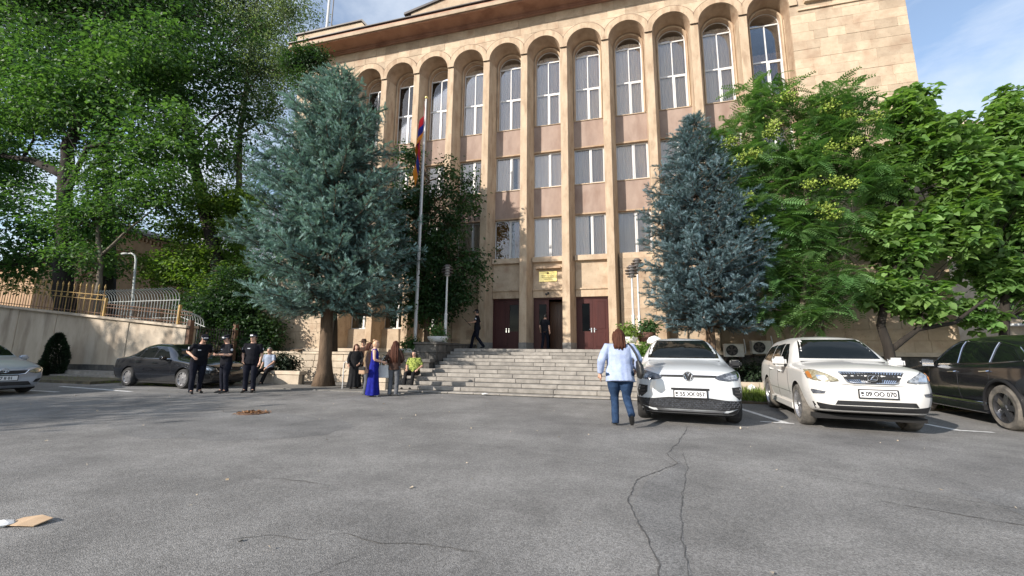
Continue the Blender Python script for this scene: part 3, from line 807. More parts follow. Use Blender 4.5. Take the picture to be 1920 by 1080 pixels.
def leaf_cloud(name, blobs, nclump, per, size, cr, leafmat, parent, rng, flat=0.45, tmpl=None, shell=0.55, updown=0.8, droop=0.0, tipfrac=1.0, outward=0.3):
    c, idx = pts_in_blobs(blobs, nclump, rng, shell)
    P = []; Nn = []; Fw = []
    cs = rng.uniform(0.6, 1.35, nclump) * cr
    k = (per * rng.uniform(0.6, 1.4, nclump)).astype(int)
    rep = np.repeat(np.arange(nclump), k)
    n = len(rep)
    d = rng.normal(size=(n, 3)) * np.array([0.55, 0.55, 0.55 * flat])
    tilt = rng.normal(size=(nclump, 3)) * 0.25
    d[:, 2] += (d[:, :2] * tilt[rep, :2]).sum(1) - droop * (d[:, 0] ** 2 + d[:, 1] ** 2)
    P = c[rep] + d * cs[rep][:, None]
    bl = np.array(blobs)[idx][rep]
    outd = unit((P - bl[:, :3]) / bl[:, 3:6])
    nrm = rng.normal(size=(n, 3)) * 0.55 + np.array([0, 0, updown]) + outd * outward
    fw = unit(d) + np.array([0, 0, -0.5 - droop]) + rng.normal(size=(n, 3)) * 0.5
    R = frames(nrm, rng, fw)
    S = size * rng.uniform(0.65, 1.3, n)
    tv, tf = tmpl or leaf_template()
    V, F = scatter(tv, tf, P, R, S)
    crand = rng.uniform(0, 1, nclump)[rep] * 0.6 + rng.uniform(0, 1, n) * 0.4
    me = np_mesh(name, V, tri=F, mat=leafmat, rnd=np.repeat(crand, len(tv)))
    o = link(name, me, parent)
    return c, o
def broadleaf(name, label, key, r0, nclump, per, size, cr, leafmat, bark, seed, group=None, trunks=None, blobs=None, tw=0.5, **kw):
    rng = np.random.default_rng(seed)
    if key: trunks, blobs = TR[key]
    base = Vector(trunks[0][0])
    t = thing(name, label, 'tree', base, group=group)
    tr = [[tuple(Vector(p) - base) for p in path] for path in trunks]
    bl = [(b[0] - base.x, b[1] - base.y, b[2] - base.z, b[3], b[4], b[5]) for b in blobs]
    c, o = leaf_cloud('crown', bl, nclump, per, size, cr, leafmat, t, rng, **kw)
    tips = c[rng.random(len(c)) < tw]
    tree_wood(tr, r0, bl, tips, rng, bark, t)
    return t
def leafmat(name, a, b, transl=0.35, attr=0.35, rough=0.55, spec=0.35):
    return mat(name, a, b, scale=0.9, rough=rough, transl=transl, attr=attr, spec=spec, contrast=(0.4, 0.6))
M['bark_dark'] = mat('dark_bark', (0.014, 0.011, 0.009), (0.032, 0.026, 0.02), scale=5, rough=0.95, bump=0.6, stretch=(1, 1, 0.25))
M['bark_brown'] = mat('brown_bark', (0.07, 0.045, 0.028), (0.16, 0.11, 0.07), scale=5, rough=0.95, bump=0.7, stretch=(1, 1, 0.25))
M['bark_grey'] = mat('grey_bark', (0.10, 0.085, 0.065), (0.20, 0.17, 0.13), scale=5, rough=0.95, bump=0.6, stretch=(1, 1, 0.3))
M['leaf_dark'] = leafmat('dark_leaf', (0.020, 0.052, 0.019), (0.046, 0.100, 0.032))
M['leaf_mid'] = leafmat('mid_leaf', (0.045, 0.112, 0.034), (0.098, 0.19, 0.055), transl=.40)
M['leaf_olive'] = leafmat('olive_leaf', (0.05, 0.085, 0.022), (0.10, 0.13, 0.04))
M['leaf_lime'] = leafmat('lime_leaf', (0.09, 0.175, 0.032), (0.17, 0.25, 0.055), transl=0.45)
M['leaf_pale'] = leafmat('pale_leaf', (0.11, 0.165, 0.085), (0.18, 0.235, 0.125), transl=.42)
M['needle'] = mat('blue_needle', (0.095, 0.175, 0.165), (0.195, 0.295, 0.28), scale=1.6, rough=0.6, attr=0.62, transl=0.10, contrast=(0.35, 0.65))
M['needle_b'] = mat('blue_grey_needle', (0.07, 0.12, 0.142), (0.145, 0.215, 0.245), scale=1.6, rough=0.6, attr=0.40, transl=0.12, contrast=(0.35, 0.65))
# a needle sprig: short twig with flat needles all round
def sprig_template(rng, n=12):
    V = []; F = []
    for i in range(n):
        t = i / n; a = i * 2.4
        d = np.array([math.cos(a) * 0.42, 0.62, math.sin(a) * 0.42 + 0.14]); d = d / np.linalg.norm(d)
        base = np.array([0, t * 0.85, 0]); L = 0.48 * (1.05 - 0.35 * t)
        s = np.cross(d, np.array([0.3, 0.1, 1.0])); s = s / np.linalg.norm(s) * 0.055
        b = len(V); V += [base - s, base + s, base + d * L]; F.append((b, b + 1, b + 2))
    return V, F
def spruce(name, label, base, ztop, z0, prof, seed, needlemat, r0, lean=(0, 0), nlev=34, nb=13, sprig=0.20, gap=0.12, asym=None):
    """prof: list of (height fraction, radius)"""
    rng = np.random.default_rng(seed)
    t = thing(name, label, 'tree', base)
    H = ztop
    px = [p[0] for p in prof]; pr = [p[1] for p in prof]
    wood = MB(); P = []; Fw = []; Up = []; RN = []
    ax = lambda z: np.array([lean[0] * z / H, lean[1] * z / H, z])
    N = 26
    wood.tube([Vector(ax(H * i / N)) + Vector((noise.noise(Vector((i * .5, 0, seed))) * .04, 0, 0)) for i in range(N + 1)],
              [r0 * (1 - i / N) ** 0.8 + 0.012 + (r0 * 0.75 * max(0, 1 - i / N * 18)) for i in range(N + 1)], 12)
    for lv in range(nlev):
        f = (lv + rng.uniform(-0.3, 0.3)) / nlev
        f = min(max(f, 0), 0.995); z = z0 + (H - z0) * (f ** 0.92)
        R = np.interp((z - z0) / (H - z0), px, pr)
        m = max(5, int(nb * (0.55 + 0.45 * min(1, R / 2))))
        a0 = rng.uniform(0, 6.28)
        for j in range(m):
            a = a0 + 6.283 * j / m + rng.normal() * 0.18
            L = R * rng.uniform(0.60, 1.0); tone = rng.uniform(-0.25, 0.25)
            if asym: L *= asym(a, z)
            if rng.random() < gap: L *= 0.55
            dr = np.array([math.cos(a), math.sin(a), 0.0]); sd = np.array([-dr[1], dr[0], 0])
            o = ax(z); slope = rng.uniform(-0.22, 0.02) + 0.55 * max(0, f - 0.7)
            nseg = 6; pts = []
            for q in range(nseg + 1):
                u = q / nseg
                pts.append(o + dr * L * u + np.array([0, 0, slope * L * u + 0.16 * L * (u ** 3) - 0.12 * L * u * (1 - u)]))
            br = 0.012 + 0.014 * L
            wood.tube(pts, [br * (1 - 0.8 * q / nseg) for q in range(nseg + 1)], 4, cap=False)
            # side twigs with sprigs
            ns = max(4, int(L / 0.14)); pts = np.array(pts)
            for q in range(ns):
                u = 0.22 + 0.78 * (q + rng.random()) / ns
                i0 = min(int(u * nseg), nseg - 1); p = pts[i0] + (pts[i0 + 1] - pts[i0]) * (u * nseg - i0)
                for sgn in (-1, 1):
                    tl = (0.20 + 0.36 * L * 0.5 * (1 - u) ** 0.7) * rng.uniform(0.5, 1.25)
                    td = unit((sd * sgn * rng.uniform(.3, .95) + dr * 0.7 + np.array([0, 0, rng.uniform(-0.55, 0.55)]))[None])[0]
                    k = max(1, int(tl / 0.12))
                    for w in range(k):
                        P.append(p + td * tl * (w + 0.3) / k); Fw.append(td + rng.normal(size=3) * 0.38 + np.array([0, 0, .12])); RN.append(rng.random() * 0.3 + (0.45 if w == k - 1 else -.1) + 0.3 * u + tone)
                P.append(p); Fw.append(dr + rng.normal(size=3) * 0.3 + np.array([0, 0, 0.15])); RN.append(rng.random() * 0.4 + 0.2 * u + tone)
            P.append(pts[-1]); Fw.append(dr + np.array([0, 0, 0.1])); RN.append(0.95)
    P = np.array(P); Fw = unit(np.array(Fw)); RN = np.array(RN)
    R_ = frames(np.tile(np.array([0, 0, 1.0]), (len(P), 1)) + rng.normal(size=(len(P), 3)) * 0.3, rng, Fw)
    # make forward exact
    y = Fw; x = unit(np.cross(y, R_[:, :, 2])); zc = np.cross(x, y); R_ = np.stack([x, y, zc], axis=2)
    tv, tf = sprig_template(rng)
    V, F = scatter(tv, tf, P, R_, sprig * rng.uniform(0.75, 1.25, len(P)))
    me = np_mesh('crown', V, tri=F, mat=needlemat, rnd=np.repeat(RN, len(tv)))
    link('crown', me, t)
    wood.obj('trunk', M['bark_brown'], t, smooth=True, sharp=None)
    return t
# pixel-free world data: trunk paths and crown volumes (x, y, z, radii)
TR = {
 'G1': ([[(-16.16, -3.2, 1.62), (-16.83, -3.2, 4.48), (-17.71, -3.2, 8.14), (-18.61, -3.2, 12.08), (-18.35, -3.2, 15.41), (-17.36, -3.2, 18.75)], [(-18.49, -3.2, 11.08), (-21.73, -3.2, 12.44), (-25.46, -3.2, 13.23)]], [(-23.58, -3.2, 18.83, 6.03, 4.87, 2.54), (-16.51, -3.2, 15.13, 5.1, 4.11, 2.58), (-12.28, -3.2, 16.75, 3.31, 2.67, 2.5), (-22.47, -3.2, 14.98, 4.51, 3.64, 2.37), (-10.23, -3.2, 12.0, 3.06, 2.46, 1.93), (-13.19, -3.2, 11.44, 2.56, 2.07, 1.32), (-20.45, -3.2, 8.02, 3.35, 2.7, 2.43), (-21.66, -3.2, 5.88, 2.57, 2.07, 2.04), (-28.1, -3.2, 13.19, 4.52, 3.64, 4.19), (-31.45, -3.2, 19.46, 4.98, 4.02, 4.28), (-15.64, -3.2, 7.99, 2.28, 1.84, 1.29)]),
 'G2': ([[(-7.66, -1.0, 1.7), (-8.37, -1.0, 3.98), (-11.33, -1.0, 10.96), (-13.55, -1.0, 16.06), (-16.43, -1.0, 21.85), (-20.26, -1.0, 28.61), (-24.47, -1.0, 35.41)]], [(-21.89, -1.0, 24.28, 6.65, 5.36, 3.29), (-15.14, -1.0, 22.36, 4.62, 3.72, 3.41), (-10.58, -1.0, 18.42, 3.03, 2.44, 3.46), (-15.59, -1.0, 17.48, 3.34, 2.7, 2.39), (-10.63, -1.0, 13.55, 2.59, 2.09, 2.13), (-27.36, -1.0, 26.41, 5.4, 4.36, 2.54), (-20.71, -1.0, 28.29, 7.08, 5.71, 3.92), (-13.64, -1.0, 26.8, 4.99, 4.02, 3.56), (-9.32, -1.0, 15.4, 2.19, 1.77, 2.53)]),
 'G2b': ([[(-15.44, -1.6, 1.67), (-15.99, -1.6, 4.09), (-17.99, -1.6, 12.78), (-19.75, -1.6, 20.47), (-21.51, -1.6, 27.01), (-22.9, -1.6, 31.81)]], [(-28.89, -1.6, 25.76, 6.53, 5.26, 3.05), (-35.56, -1.6, 27.29, 6.21, 5.0, 5.06), (-24.35, -1.6, 27.75, 7.01, 5.66, 4.0), (-18.0, -1.6, 20.13, 3.52, 2.84, 2.51), (-32.71, -1.6, 30.4, 7.12, 5.74, 4.51)]),
 'G3': ([[(-9.01, 1.0, 1.76), (-10.41, 1.0, 9.63), (-11.11, 1.0, 15.06), (-11.04, 1.0, 20.8), (-10.97, 1.0, 26.95)]], [(-10.36, 1.0, 22.26, 3.24, 2.61, 2.97), (-8.12, 1.0, 23.37, 2.17, 1.75, 2.09), (-8.68, 1.0, 19.19, 2.7, 2.18, 2.4), (-12.44, 1.0, 24.36, 2.99, 2.42, 2.66), (-9.15, 1.0, 16.26, 2.5, 2.01, 1.93), (-10.56, 1.0, 27.26, 3.74, 3.01, 2.71), (-11.28, 1.0, 13.25, 1.79, 1.44, 2.28), (-7.08, 1.0, 19.65, 1.52, 1.23, 1.57), (-10.88, 1.0, 19.59, 2.44, 1.97, 2.47), (-6.09, 1.0, 19.84, 1.31, 1.05, 0.85)]),
 'G4': ([[(-9.35, -0.5, 1.71), (-10.12, -0.5, 5.31), (-10.72, -0.5, 7.84)]], [(-12.41, -0.5, 8.28, 1.9, 1.53, 1.36), (-10.18, -0.5, 9.42, 2.0, 1.61, 1.69), (-8.71, -0.5, 7.4, 1.57, 1.27, 1.61), (-10.81, -0.5, 5.95, 2.51, 2.02, 1.29), (-12.72, -0.5, 5.4, 1.87, 1.51, 0.98), (-8.73, -0.5, 4.95, 1.71, 1.38, 1.24), (-8.31, -0.5, 9.9, 1.24, 1.0, 1.66), (-14.1, -0.5, 6.1, 1.17, 0.95, 0.84)]),
 'G5': ([[(-13.19, -3.6, 2.68), (-13.53, -3.6, 3.77), (-13.54, -3.6, 5.43), (-14.23, -3.6, 7.18), (-14.37, -3.6, 8.96), (-14.12, -3.6, 10.44)], [(-13.67, -3.6, 6.0), (-12.38, -3.6, 7.06), (-10.43, -3.6, 8.33)]], [(-12.64, -3.6, 8.22, 2.11, 1.7, 0.91), (-10.54, -3.6, 8.91, 1.69, 1.36, 0.9), (-14.25, -3.6, 10.15, 1.86, 1.5, 1.29), (-15.72, -3.6, 7.87, 2.26, 1.82, 1.27), (-14.8, -3.6, 5.77, 2.18, 1.76, 0.9), (-9.61, -3.6, 9.67, 1.33, 1.07, 0.9)]),
 'G7': ([[(-6.89, -1.2, 0.35), (-7.25, -1.2, 2.8), (-7.5, -1.2, 4.5)]], [(-7.95, -1.2, 2.81, 2.26, 1.82, 1.59), (-6.17, -1.2, 2.52, 1.55, 1.25, 1.4), (-8.81, -1.2, 3.68, 1.99, 1.61, 1.18), (-6.96, -1.2, 4.49, 1.61, 1.3, 1.46), (-5.39, -1.2, 1.7, 1.22, 0.98, 1.09)]),
 'C': ([[(4.03, -1.6, 0.56), (3.88, -1.6, 3.61), (3.62, -1.6, 6.33), (3.06, -1.6, 9.5), (2.83, -1.6, 11.16)]], [(2.87, -1.6, 10.34, 0.65, 0.53, 0.97), (3.4, -1.6, 8.15, 1.13, 0.91, 1.2), (4.8, -1.6, 6.76, 1.08, 0.87, 1.02), (4.34, -1.6, 5.05, 1.66, 1.34, 1.24), (5.88, -1.6, 4.98, 0.92, 0.74, 0.73), (5.54, -1.6, 7.96, 0.83, 0.67, 0.77), (5.89, -1.6, 8.95, 0.43, 0.35, 0.65), (2.99, -1.6, 5.61, 1.49, 1.2, 1.54), (3.9, -1.6, 3.37, 1.54, 1.24, 0.97), (5.28, -1.6, 3.81, 0.81, 0.65, 0.6), (6.6, -1.6, 5.54, 0.32, 0.26, 0.29), (2.31, -1.6, 7.71, 0.78, 0.63, 1.61), (4.7, -1.6, 9.33, 0.49, 0.4, 0.8)]),
 'D': ([[(17.66, -3.0, 0.28), (17.98, -3.0, 3.08), (18.43, -3.0, 5.57), (18.32, -3.0, 7.85)], [(17.74, -3.0, 0.86), (18.8, -3.0, 3.06), (19.63, -3.0, 5.48), (19.7, -3.0, 7.69)]], [(17.35, -3.0, 9.98, 0.84, 0.68, 1.03), (19.38, -3.0, 9.08, 1.11, 0.9, 1.18), (16.7, -3.0, 8.04, 0.92, 0.74, 1.21), (18.31, -3.0, 7.66, 1.14, 0.92, 1.36), (19.81, -3.0, 7.3, 0.81, 0.65, 1.13), (16.87, -3.0, 5.87, 0.89, 0.72, 1.15), (18.42, -3.0, 5.39, 1.11, 0.89, 1.11), (17.21, -3.0, 4.0, 0.86, 0.69, 0.91), (18.83, -3.0, 3.41, 1.07, 0.86, 0.88), (15.92, -3.0, 9.16, 0.48, 0.39, 0.62), (17.86, -3.0, 2.56, 0.83, 0.67, 0.44), (16.95, -3.0, 2.75, 0.57, 0.46, 0.53), (16.28, -3.0, 6.89, 0.46, 0.37, 0.79)]),
 'E': ([[(20.3, -2.6, 0.17), (20.35, -2.6, 0.9), (20.33, -2.6, 1.56), (20.22, -2.6, 2.23), (20.43, -2.6, 3.07), (21.07, -2.6, 4.97), (21.28, -2.6, 6.76)], [(20.42, -2.6, 1.47), (21.15, -2.6, 2.09), (22.11, -2.6, 2.29), (22.99, -2.6, 3.01)]], [(21.71, -2.6, 9.17, 0.66, 0.54, 1.16), (20.89, -2.6, 7.18, 0.8, 0.65, 1.13), (22.42, -2.6, 7.93, 0.89, 0.72, 1.31), (21.21, -2.6, 4.96, 0.9, 0.72, 1.07), (22.52, -2.6, 5.4, 0.86, 0.69, 1.24), (20.18, -2.6, 3.43, 0.66, 0.53, 0.7), (21.27, -2.6, 3.05, 0.88, 0.71, 0.68), (23.26, -2.6, 6.92, 0.85, 0.68, 1.26), (22.38, -2.6, 9.84, 0.26, 0.21, 0.68), (20.52, -2.6, 5.18, 0.66, 0.54, 0.91)]),
 'F': ([[(23.83, -1.4, 0.26), (24.3, -1.4, 3.14), (24.78, -1.4, 5.98), (25.02, -1.4, 8.22)]], [(25.01, -1.4, 8.62, 0.77, 0.62, 1.37), (24.91, -1.4, 5.97, 0.87, 0.7, 1.3), (23.97, -1.4, 4.21, 0.76, 0.61, 1.09), (25.01, -1.4, 3.81, 0.73, 0.59, 1.24), (25.94, -1.4, 7.36, 0.97, 0.78, 1.89), (23.61, -1.4, 2.63, 0.51, 0.41, 0.53), (25.34, -1.4, 9.95, 0.39, 0.31, 0.6)]),
}
# ------------------------------------------------------------------ trees
spruce('blue_spruce', 'big blue spruce with a thick bare trunk left of the steps', (1.95, -5.45, 0), 12.45, 2.75,
       [(0, 2.9), (0.08, 3.5), (0.22, 3.65), (0.45, 3.2), (0.65, 2.55), (0.8, 1.95), (0.92, 1.05), (1.0, 0.25)], 5, M['needle'], 0.23, lean=(-0.35, 0.0), nlev=30, nb=17, sprig=0.225, gap=.18)
spruce('blue_spruce', 'slender blue grey spruce behind the white cars, right of the steps', (15.15, -3.15, 0.2), 9.75, 2.05,
       [(0, 1.8), (0.1, 2.35), (0.3, 2.4), (0.5, 2.1), (0.7, 1.6), (0.88, 0.8), (1.0, 0.14)], 8, M['needle_b'], 0.15, lean=(-0.15, 0), nlev=30, nb=14, sprig=0.21, gap=0.18)
bd, bb, bg_ = M['bark_dark'], M['bark_brown'], M['bark_grey']
GL = 'tall trees behind the cream wall'
broadleaf('deciduous_tree', 'old tree with a very thick dark trunk behind the spiked fence on the cream wall', 'G1', 0.50, 820, 78, 0.24, 0.92, M['leaf_mid'], bd, 21, GL, tw=0.25)
broadleaf('deciduous_tree', 'tall dark tree with a leaning trunk behind the bent grey railing', 'G2', 0.36, 820, 72, 0.22, 0.9, M['leaf_dark'], bd, 22, GL, tw=0.25)
broadleaf('deciduous_tree', 'very tall tree whose crown leaves the top of the picture above the spiked fence', 'G2b', 0.36, 620, 66, 0.26, 1.1, M['leaf_dark'], bd, 23, GL, tw=0.2)
broadleaf('willow_tree', 'tall airy tree with fine pale leaves next to the left end of the cornice', 'G3', 0.22, 820, 50, 0.14, 0.7, M['leaf_pale'], bg_, 24, GL, flat=0.9, updown=0.3, tw=0.35, shell=0.7)
broadleaf('deciduous_tree', 'sunlit yellow green tree above the bent grey railing beside the chapel', 'G4', 0.14, 420, 64, 0.18, 0.65, M['leaf_lime'], bb, 25, GL, tw=0.4)
broadleaf('deciduous_tree', 'slim tree with a pale crooked trunk standing in front of the chapel', 'G5', 0.15, 240, 56, 0.18, 0.65, M['leaf_mid'], bg_, 26, GL, tw=0.6)
broadleaf('deciduous_tree', 'low dark bushy tree by the iron gate behind the officers', 'G7', 0.12, 420, 56, 0.16, 0.6, M['leaf_dark'], bd, 27, GL, tw=0.3)
broadleaf('deciduous_tree', 'dark green tree with upright tips behind the flagpole', 'C', 0.14, 460, 64, 0.15, 0.42, M['leaf_dark'], bb, 28, None, tw=0.6, flat=0.8)
# background trees far behind
for i, (x, y, h, w, mk, lb) in enumerate(((-30, 26, 17, 7, 'leaf_mid', 'distant broad green tree farthest left behind the chapel'), (-19, 30, 15, 6, 'leaf_dark', 'distant dark tree behind the chapel roof'),
                                          (36, 10, 11, 5.0, 'leaf_mid', 'distant green tree beyond the right corner of the courthouse'), (45, 22, 14, 6, 'leaf_dark', 'distant dark tree farthest right behind the courthouse'))):
    broadleaf('deciduous_tree', lb, None, 0.3, 260, 40, 0.3, 1.3, M[mk], bd, 40 + i, 'distant trees', trunks=[[(x, y, 0), (x, y, h * .5), (x + .3, y, h * .9)]],
              blobs=[(x, y, h * .7, w * .6, w * .6, h * .28), (x - w * .35, y, h * .5, w * .4, w * .4, h * .2), (x + w * .35, y, h * .52, w * .45, w * .4, h * .22)], tw=0.1)
# unseen trees added behind and beside the camera to shade the left of the square
for i, (x, y, h) in enumerate(((-9.5, -24.5, 9.5), (-15.5, -27.0, 10.5), (-18.5, -21.0, 12.0), (-24.5, -25, 15.5))):
    broadleaf('deciduous_tree', 'unseen tree number %s added to shade the square' % ['one', 'two', 'three', 'four', 'five'][i], None, 0.25, 170, 46, 0.26, 1.3, M['leaf_mid'], bb, 60 + i, 'unseen trees added for shade',
              trunks=[[(x, y, 0), (x + .2, y, h * .4), (x, y, h * .8)]],
              blobs=[(x, y, h * .66, 3.2, 3.2, h * .3), (x - 1.8, y + .6, h * .5, 2.2, 2.0, h * .2), (x + 1.9, y - .5, h * .52, 2.2, 2.2, h * .22)], tw=0.1)

# -- tree of heaven: pinnate fronds; catalpa: big heart leaves. The nearest are objects of their own.
def frond_template():
    V = []; F = []
    n = 9; L = 1.0
    def rach(t): return np.array([0, t * L, 0.22 * t - 0.42 * t * t])
    for i in range(n):
        t = 0.16 + 0.84 * i / (n - 1); p = rach(t); ll = 0.26 * (1 - 0.45 * abs(t - 0.45) / 0.55)
        for s in (-1, 1):
            q = np.array([s * 0.93, 0.34, -0.16]); q /= np.linalg.norm(q); w = np.array([-s * 0.34, 0.93, 0.05]) * 0.042
            b = len(V); V += [p, p + q * ll * 0.45 + w, p + q * ll, p + q * ll * 0.45 - w]; F += [(b, b + 1, b + 2), (b, b + 2, b + 3)]
    for i in range(4):
        a, c = rach(i / 4), rach((i + 1) / 4); b = len(V)
        V += [a + [0.008, 0, 0], a - [0.008, 0, 0], c - [0.006, 0, 0], c + [0.006, 0, 0]]; F += [(b, b + 1, b + 2), (b, b + 2, b + 3)]
    return V, F
def heart_template():
    V = [(0, 0, 0), (0.26, -0.10, 0.03), (0.44, 0.18, 0.06), (0.30, 0.58, 0.03), (0, 1.0, -0.16), (-0.30, 0.58, 0.03), (-0.44, 0.18, 0.06), (-0.26, -0.10, 0.03), (0, 0.45, -0.05)]
    F = [(0, 1, 8), (1, 2, 8), (2, 3, 8), (3, 4, 8), (4, 5, 8), (5, 6, 8), (6, 7, 8), (7, 0, 8)]
    return V, F
def big_leaf_tree(name, label, key, r0, ntip, per, size, tmpl, pname, lmat, bark, seed, nobj, group=None, hang=0.5, spread=0.25, bloom=None):
    rng = np.random.default_rng(seed)
    trunks, blobs = TR[key]
    base = Vector(trunks[0][0]); t = thing(name, label, 'tree', base, group=group)
    tr = [[tuple(Vector(p) - base) for p in path] for path in trunks]
    bl = [(b[0] - base.x, b[1] - base.y, b[2] - base.z, b[3] * 1.05, b[4] * 1.3, b[5] * 1.02) for b in blobs]
    tips, idx = pts_in_blobs(bl, ntip, rng, 0.5)
    k = (per * rng.uniform(0.7, 1.3, ntip)).astype(int); rep = np.repeat(np.arange(ntip), k); n = len(rep)
    az = rng.uniform(0, 6.283, n); el = rng.uniform(-0.5, 0.75, n) - hang * 0.5
    fw = np.stack([np.cos(az) * np.cos(el), np.sin(az) * np.cos(el), np.sin(el)], 1)
    P = tips[rep] + fw * spread * rng.uniform(0.1, 0.6, n)[:, None] + rng.normal(size=(n, 3)) * 0.05
    nrm = np.array([0, 0, 1.0]) + rng.normal(size=(n, 3)) * 0.28
    y = unit(fw); x = unit(np.cross(y, nrm)); z = np.cross(x, y); R = np.stack([x, y, z], axis=2)
    S = size * rng.uniform(0.7, 1.2, n)
    cr_ = rng.uniform(0, 1, ntip)[rep] * 0.5 + rng.uniform(0, 1, n) * 0.5
    tv, tf = tmpl()
    Cl = np.array(CAM_LOC - base)
    order = np.argsort(np.linalg.norm(P - Cl, axis=1) + rng.uniform(0, 0.35, n))
    near = order[:nobj]; far = order[nobj:]
    V, F = scatter(tv, tf, P[far], R[far], S[far])
    me = np_mesh('crown', V, tri=F, mat=lmat, rnd=np.repeat(cr_[far], len(tv)))
    o = link('crown', me, t); o['kind'] = 'stuff'
    lm = [np_mesh(pname, np.array(tv), tri=tf, mat=lmat, rnd=np.full(len(tv), v)) for v in (0.15, 0.4, 0.6, 0.85)]
    for i in near:
        q = link(pname, lm[int(i) % 4], t)
        m4 = Matrix(R[i].tolist()).to_4x4() @ Matrix.Scale(float(S[i]), 4); m4.translation = Vector(P[i]); q.matrix_basis = m4
    tree_wood(tr, r0, bl, tips[rng.random(ntip) < 0.6], rng, bark, t, limb_r=0.035)
    if bloom:
        bm_, pts, sz = bloom
        for p in pts:
            c = np.array(Vector(p) - base); m = 120
            q = c + rng.normal(size=(m, 3)) * np.array([0.5, 0.5, 0.32]) * sz
            rv, rf = scatter([(-.5, -.4, 0), (.5, -.4, 0), (0, .6, 0.25), (0, 0, .8)], [(0, 1, 2), (0, 1, 3), (1, 2, 3), (2, 0, 3)], q, frames(rng.normal(size=(m, 3)), rng), np.full(m, 0.06))
            link('flower_cluster', np_mesh('flower_cluster', rv, tri=rf, mat=bm_, rnd=np.repeat(rng.random(m), 4)), t)['kind'] = 'stuff'
    return t
M['frond'] = leafmat('ailanthus_leaf', (0.078, 0.172, 0.055), (0.14, 0.25, 0.085), transl=0.35, attr=0.4)
M['heart'] = leafmat('catalpa_leaf', (0.10, 0.20, 0.055), (0.18, 0.29, 0.09), transl=0.42, attr=0.4)
M['bloom'] = mat('yellow_green_seed', (0.20, 0.30, 0.04), (0.32, 0.40, 0.075), scale=5, rough=.7, attr=.3, transl=.2)
BLOOM = [ (15.97, -4.0, 8.3), (17.17, -4.0, 8.43), (19.35, -4.0, 8.71), (18.89, -4.0, 9.11), (18.82, -4.0, 7.72), (16.57, -4.0, 7.79), (16.16, -4.0, 7.58), (18.14, -4.0, 6.58), (19.13, -4.0, 6.48), (18.86, -4.0, 6.6), (16.31, -4.0, 6.31), (16.4, -4.0, 5.49), (18.61, -4.0, 5.5), (18.42, -4.0, 5.77), (17.27, -4.0, 8.7), (19.41, -4.0, 7.86), (17.81, -4.0, 9.66), (20.04, -4.0, 8.57) ]
big_leaf_tree('ailanthus_tree', 'tree of feathery fronds with yellow green seed clusters right of the slender spruce', 'D', 0.10, 640, 8, 0.62, frond_template, 'frond', M['frond'], bg_, 71, 240, bloom=(M['bloom'], BLOOM, 0.25))
GC = 'large leaved trees by the right wall'
big_leaf_tree('catalpa_tree', 'catalpa with a crooked dark forked trunk behind the pearl white car', 'E', 0.17, 1150, 12, 0.23, heart_template, 'leaf', M['heart'], bd, 72, 240, GC, hang=0.9)
big_leaf_tree('catalpa_tree', 'catalpa with big leaves above the black car, at the picture edge', 'F', 0.14, 950, 12, 0.22, heart_template, 'leaf', M['heart'], bd, 73, 120, GC, hang=0.9)

# -- hedges, shrubs, verge grass
def bush(name, label, c, r, n, size, lm, seed, cat='shrub', group=None, stem=True):
    rng = np.random.default_rng(seed)
    t = thing(name, label, cat, (c[0], c[1], c[2] - r[2]), group=group)
    nb = 7
    bl = [(rng.uniform(-.45, .45) * r[0], rng.uniform(-.45, .45) * r[1], r[2] * (1 + rng.uniform(-.35, .35)), r[0] * .62, r[1] * .62, r[2] * .62) for _ in range(nb)]
    leaf_cloud('foliage', bl, max(8, n // 30), 30, size, 0.22 * max(r), lm, t, rng, flat=0.8, outward=0.6)
    if stem:
        g = MB()
        for b in bl[:4]: g.tube([(b[0] * .2, b[1] * .2, 0), (b[0] * .6, b[1] * .6, b[2] * .6), (b[0], b[1], b[2])], [0.02, 0.014, 0.006], 5)
        g.obj('stem', M['bark_dark'], t)
    return t
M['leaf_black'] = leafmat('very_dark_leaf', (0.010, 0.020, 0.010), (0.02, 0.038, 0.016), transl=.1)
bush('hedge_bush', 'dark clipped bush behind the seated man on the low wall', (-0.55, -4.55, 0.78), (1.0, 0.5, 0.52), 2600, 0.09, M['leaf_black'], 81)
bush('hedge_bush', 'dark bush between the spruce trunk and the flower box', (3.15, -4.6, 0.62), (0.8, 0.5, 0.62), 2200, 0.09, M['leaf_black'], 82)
bush('hedge_bush', 'bright green bush at the left end of the low wall', (-2.0, -4.5, 0.72), (0.75, 0.45, 0.42), 1500, 0.09, M['leaf_mid'], 83)
def bough(base, blobs):
    t = thing('conifer_bough_tree', 'dark bushy tree top sticking out in front of the left end of the cornice', 'tree', base)
    bl = [(b[0] - base[0], b[1] - base[1], b[2] - base[2], *b[3:]) for b in blobs]
    rng = np.random.default_rng(95)
    c, o = leaf_cloud('crown', bl, 90, 70, .13, .38, M['leaf_dark'], t, rng, flat=.8)
    tree_wood([[(0, 0, 0), (-.4, .1, 6), (-1.6, .1, 11), (-3.0, 0, 15.6)]], .16, bl, c[:30], rng, M['bark_dark'], t)
bough((-0.5, -2.0, 1.0), [(-3.2, -2.0, 16.66, 1.01, 0.81, 0.65), (-4.2, -2.0, 16.4, 0.81, 0.65, 0.59), (-3.5, -2.0, 15.4, .8, .6, .6)])
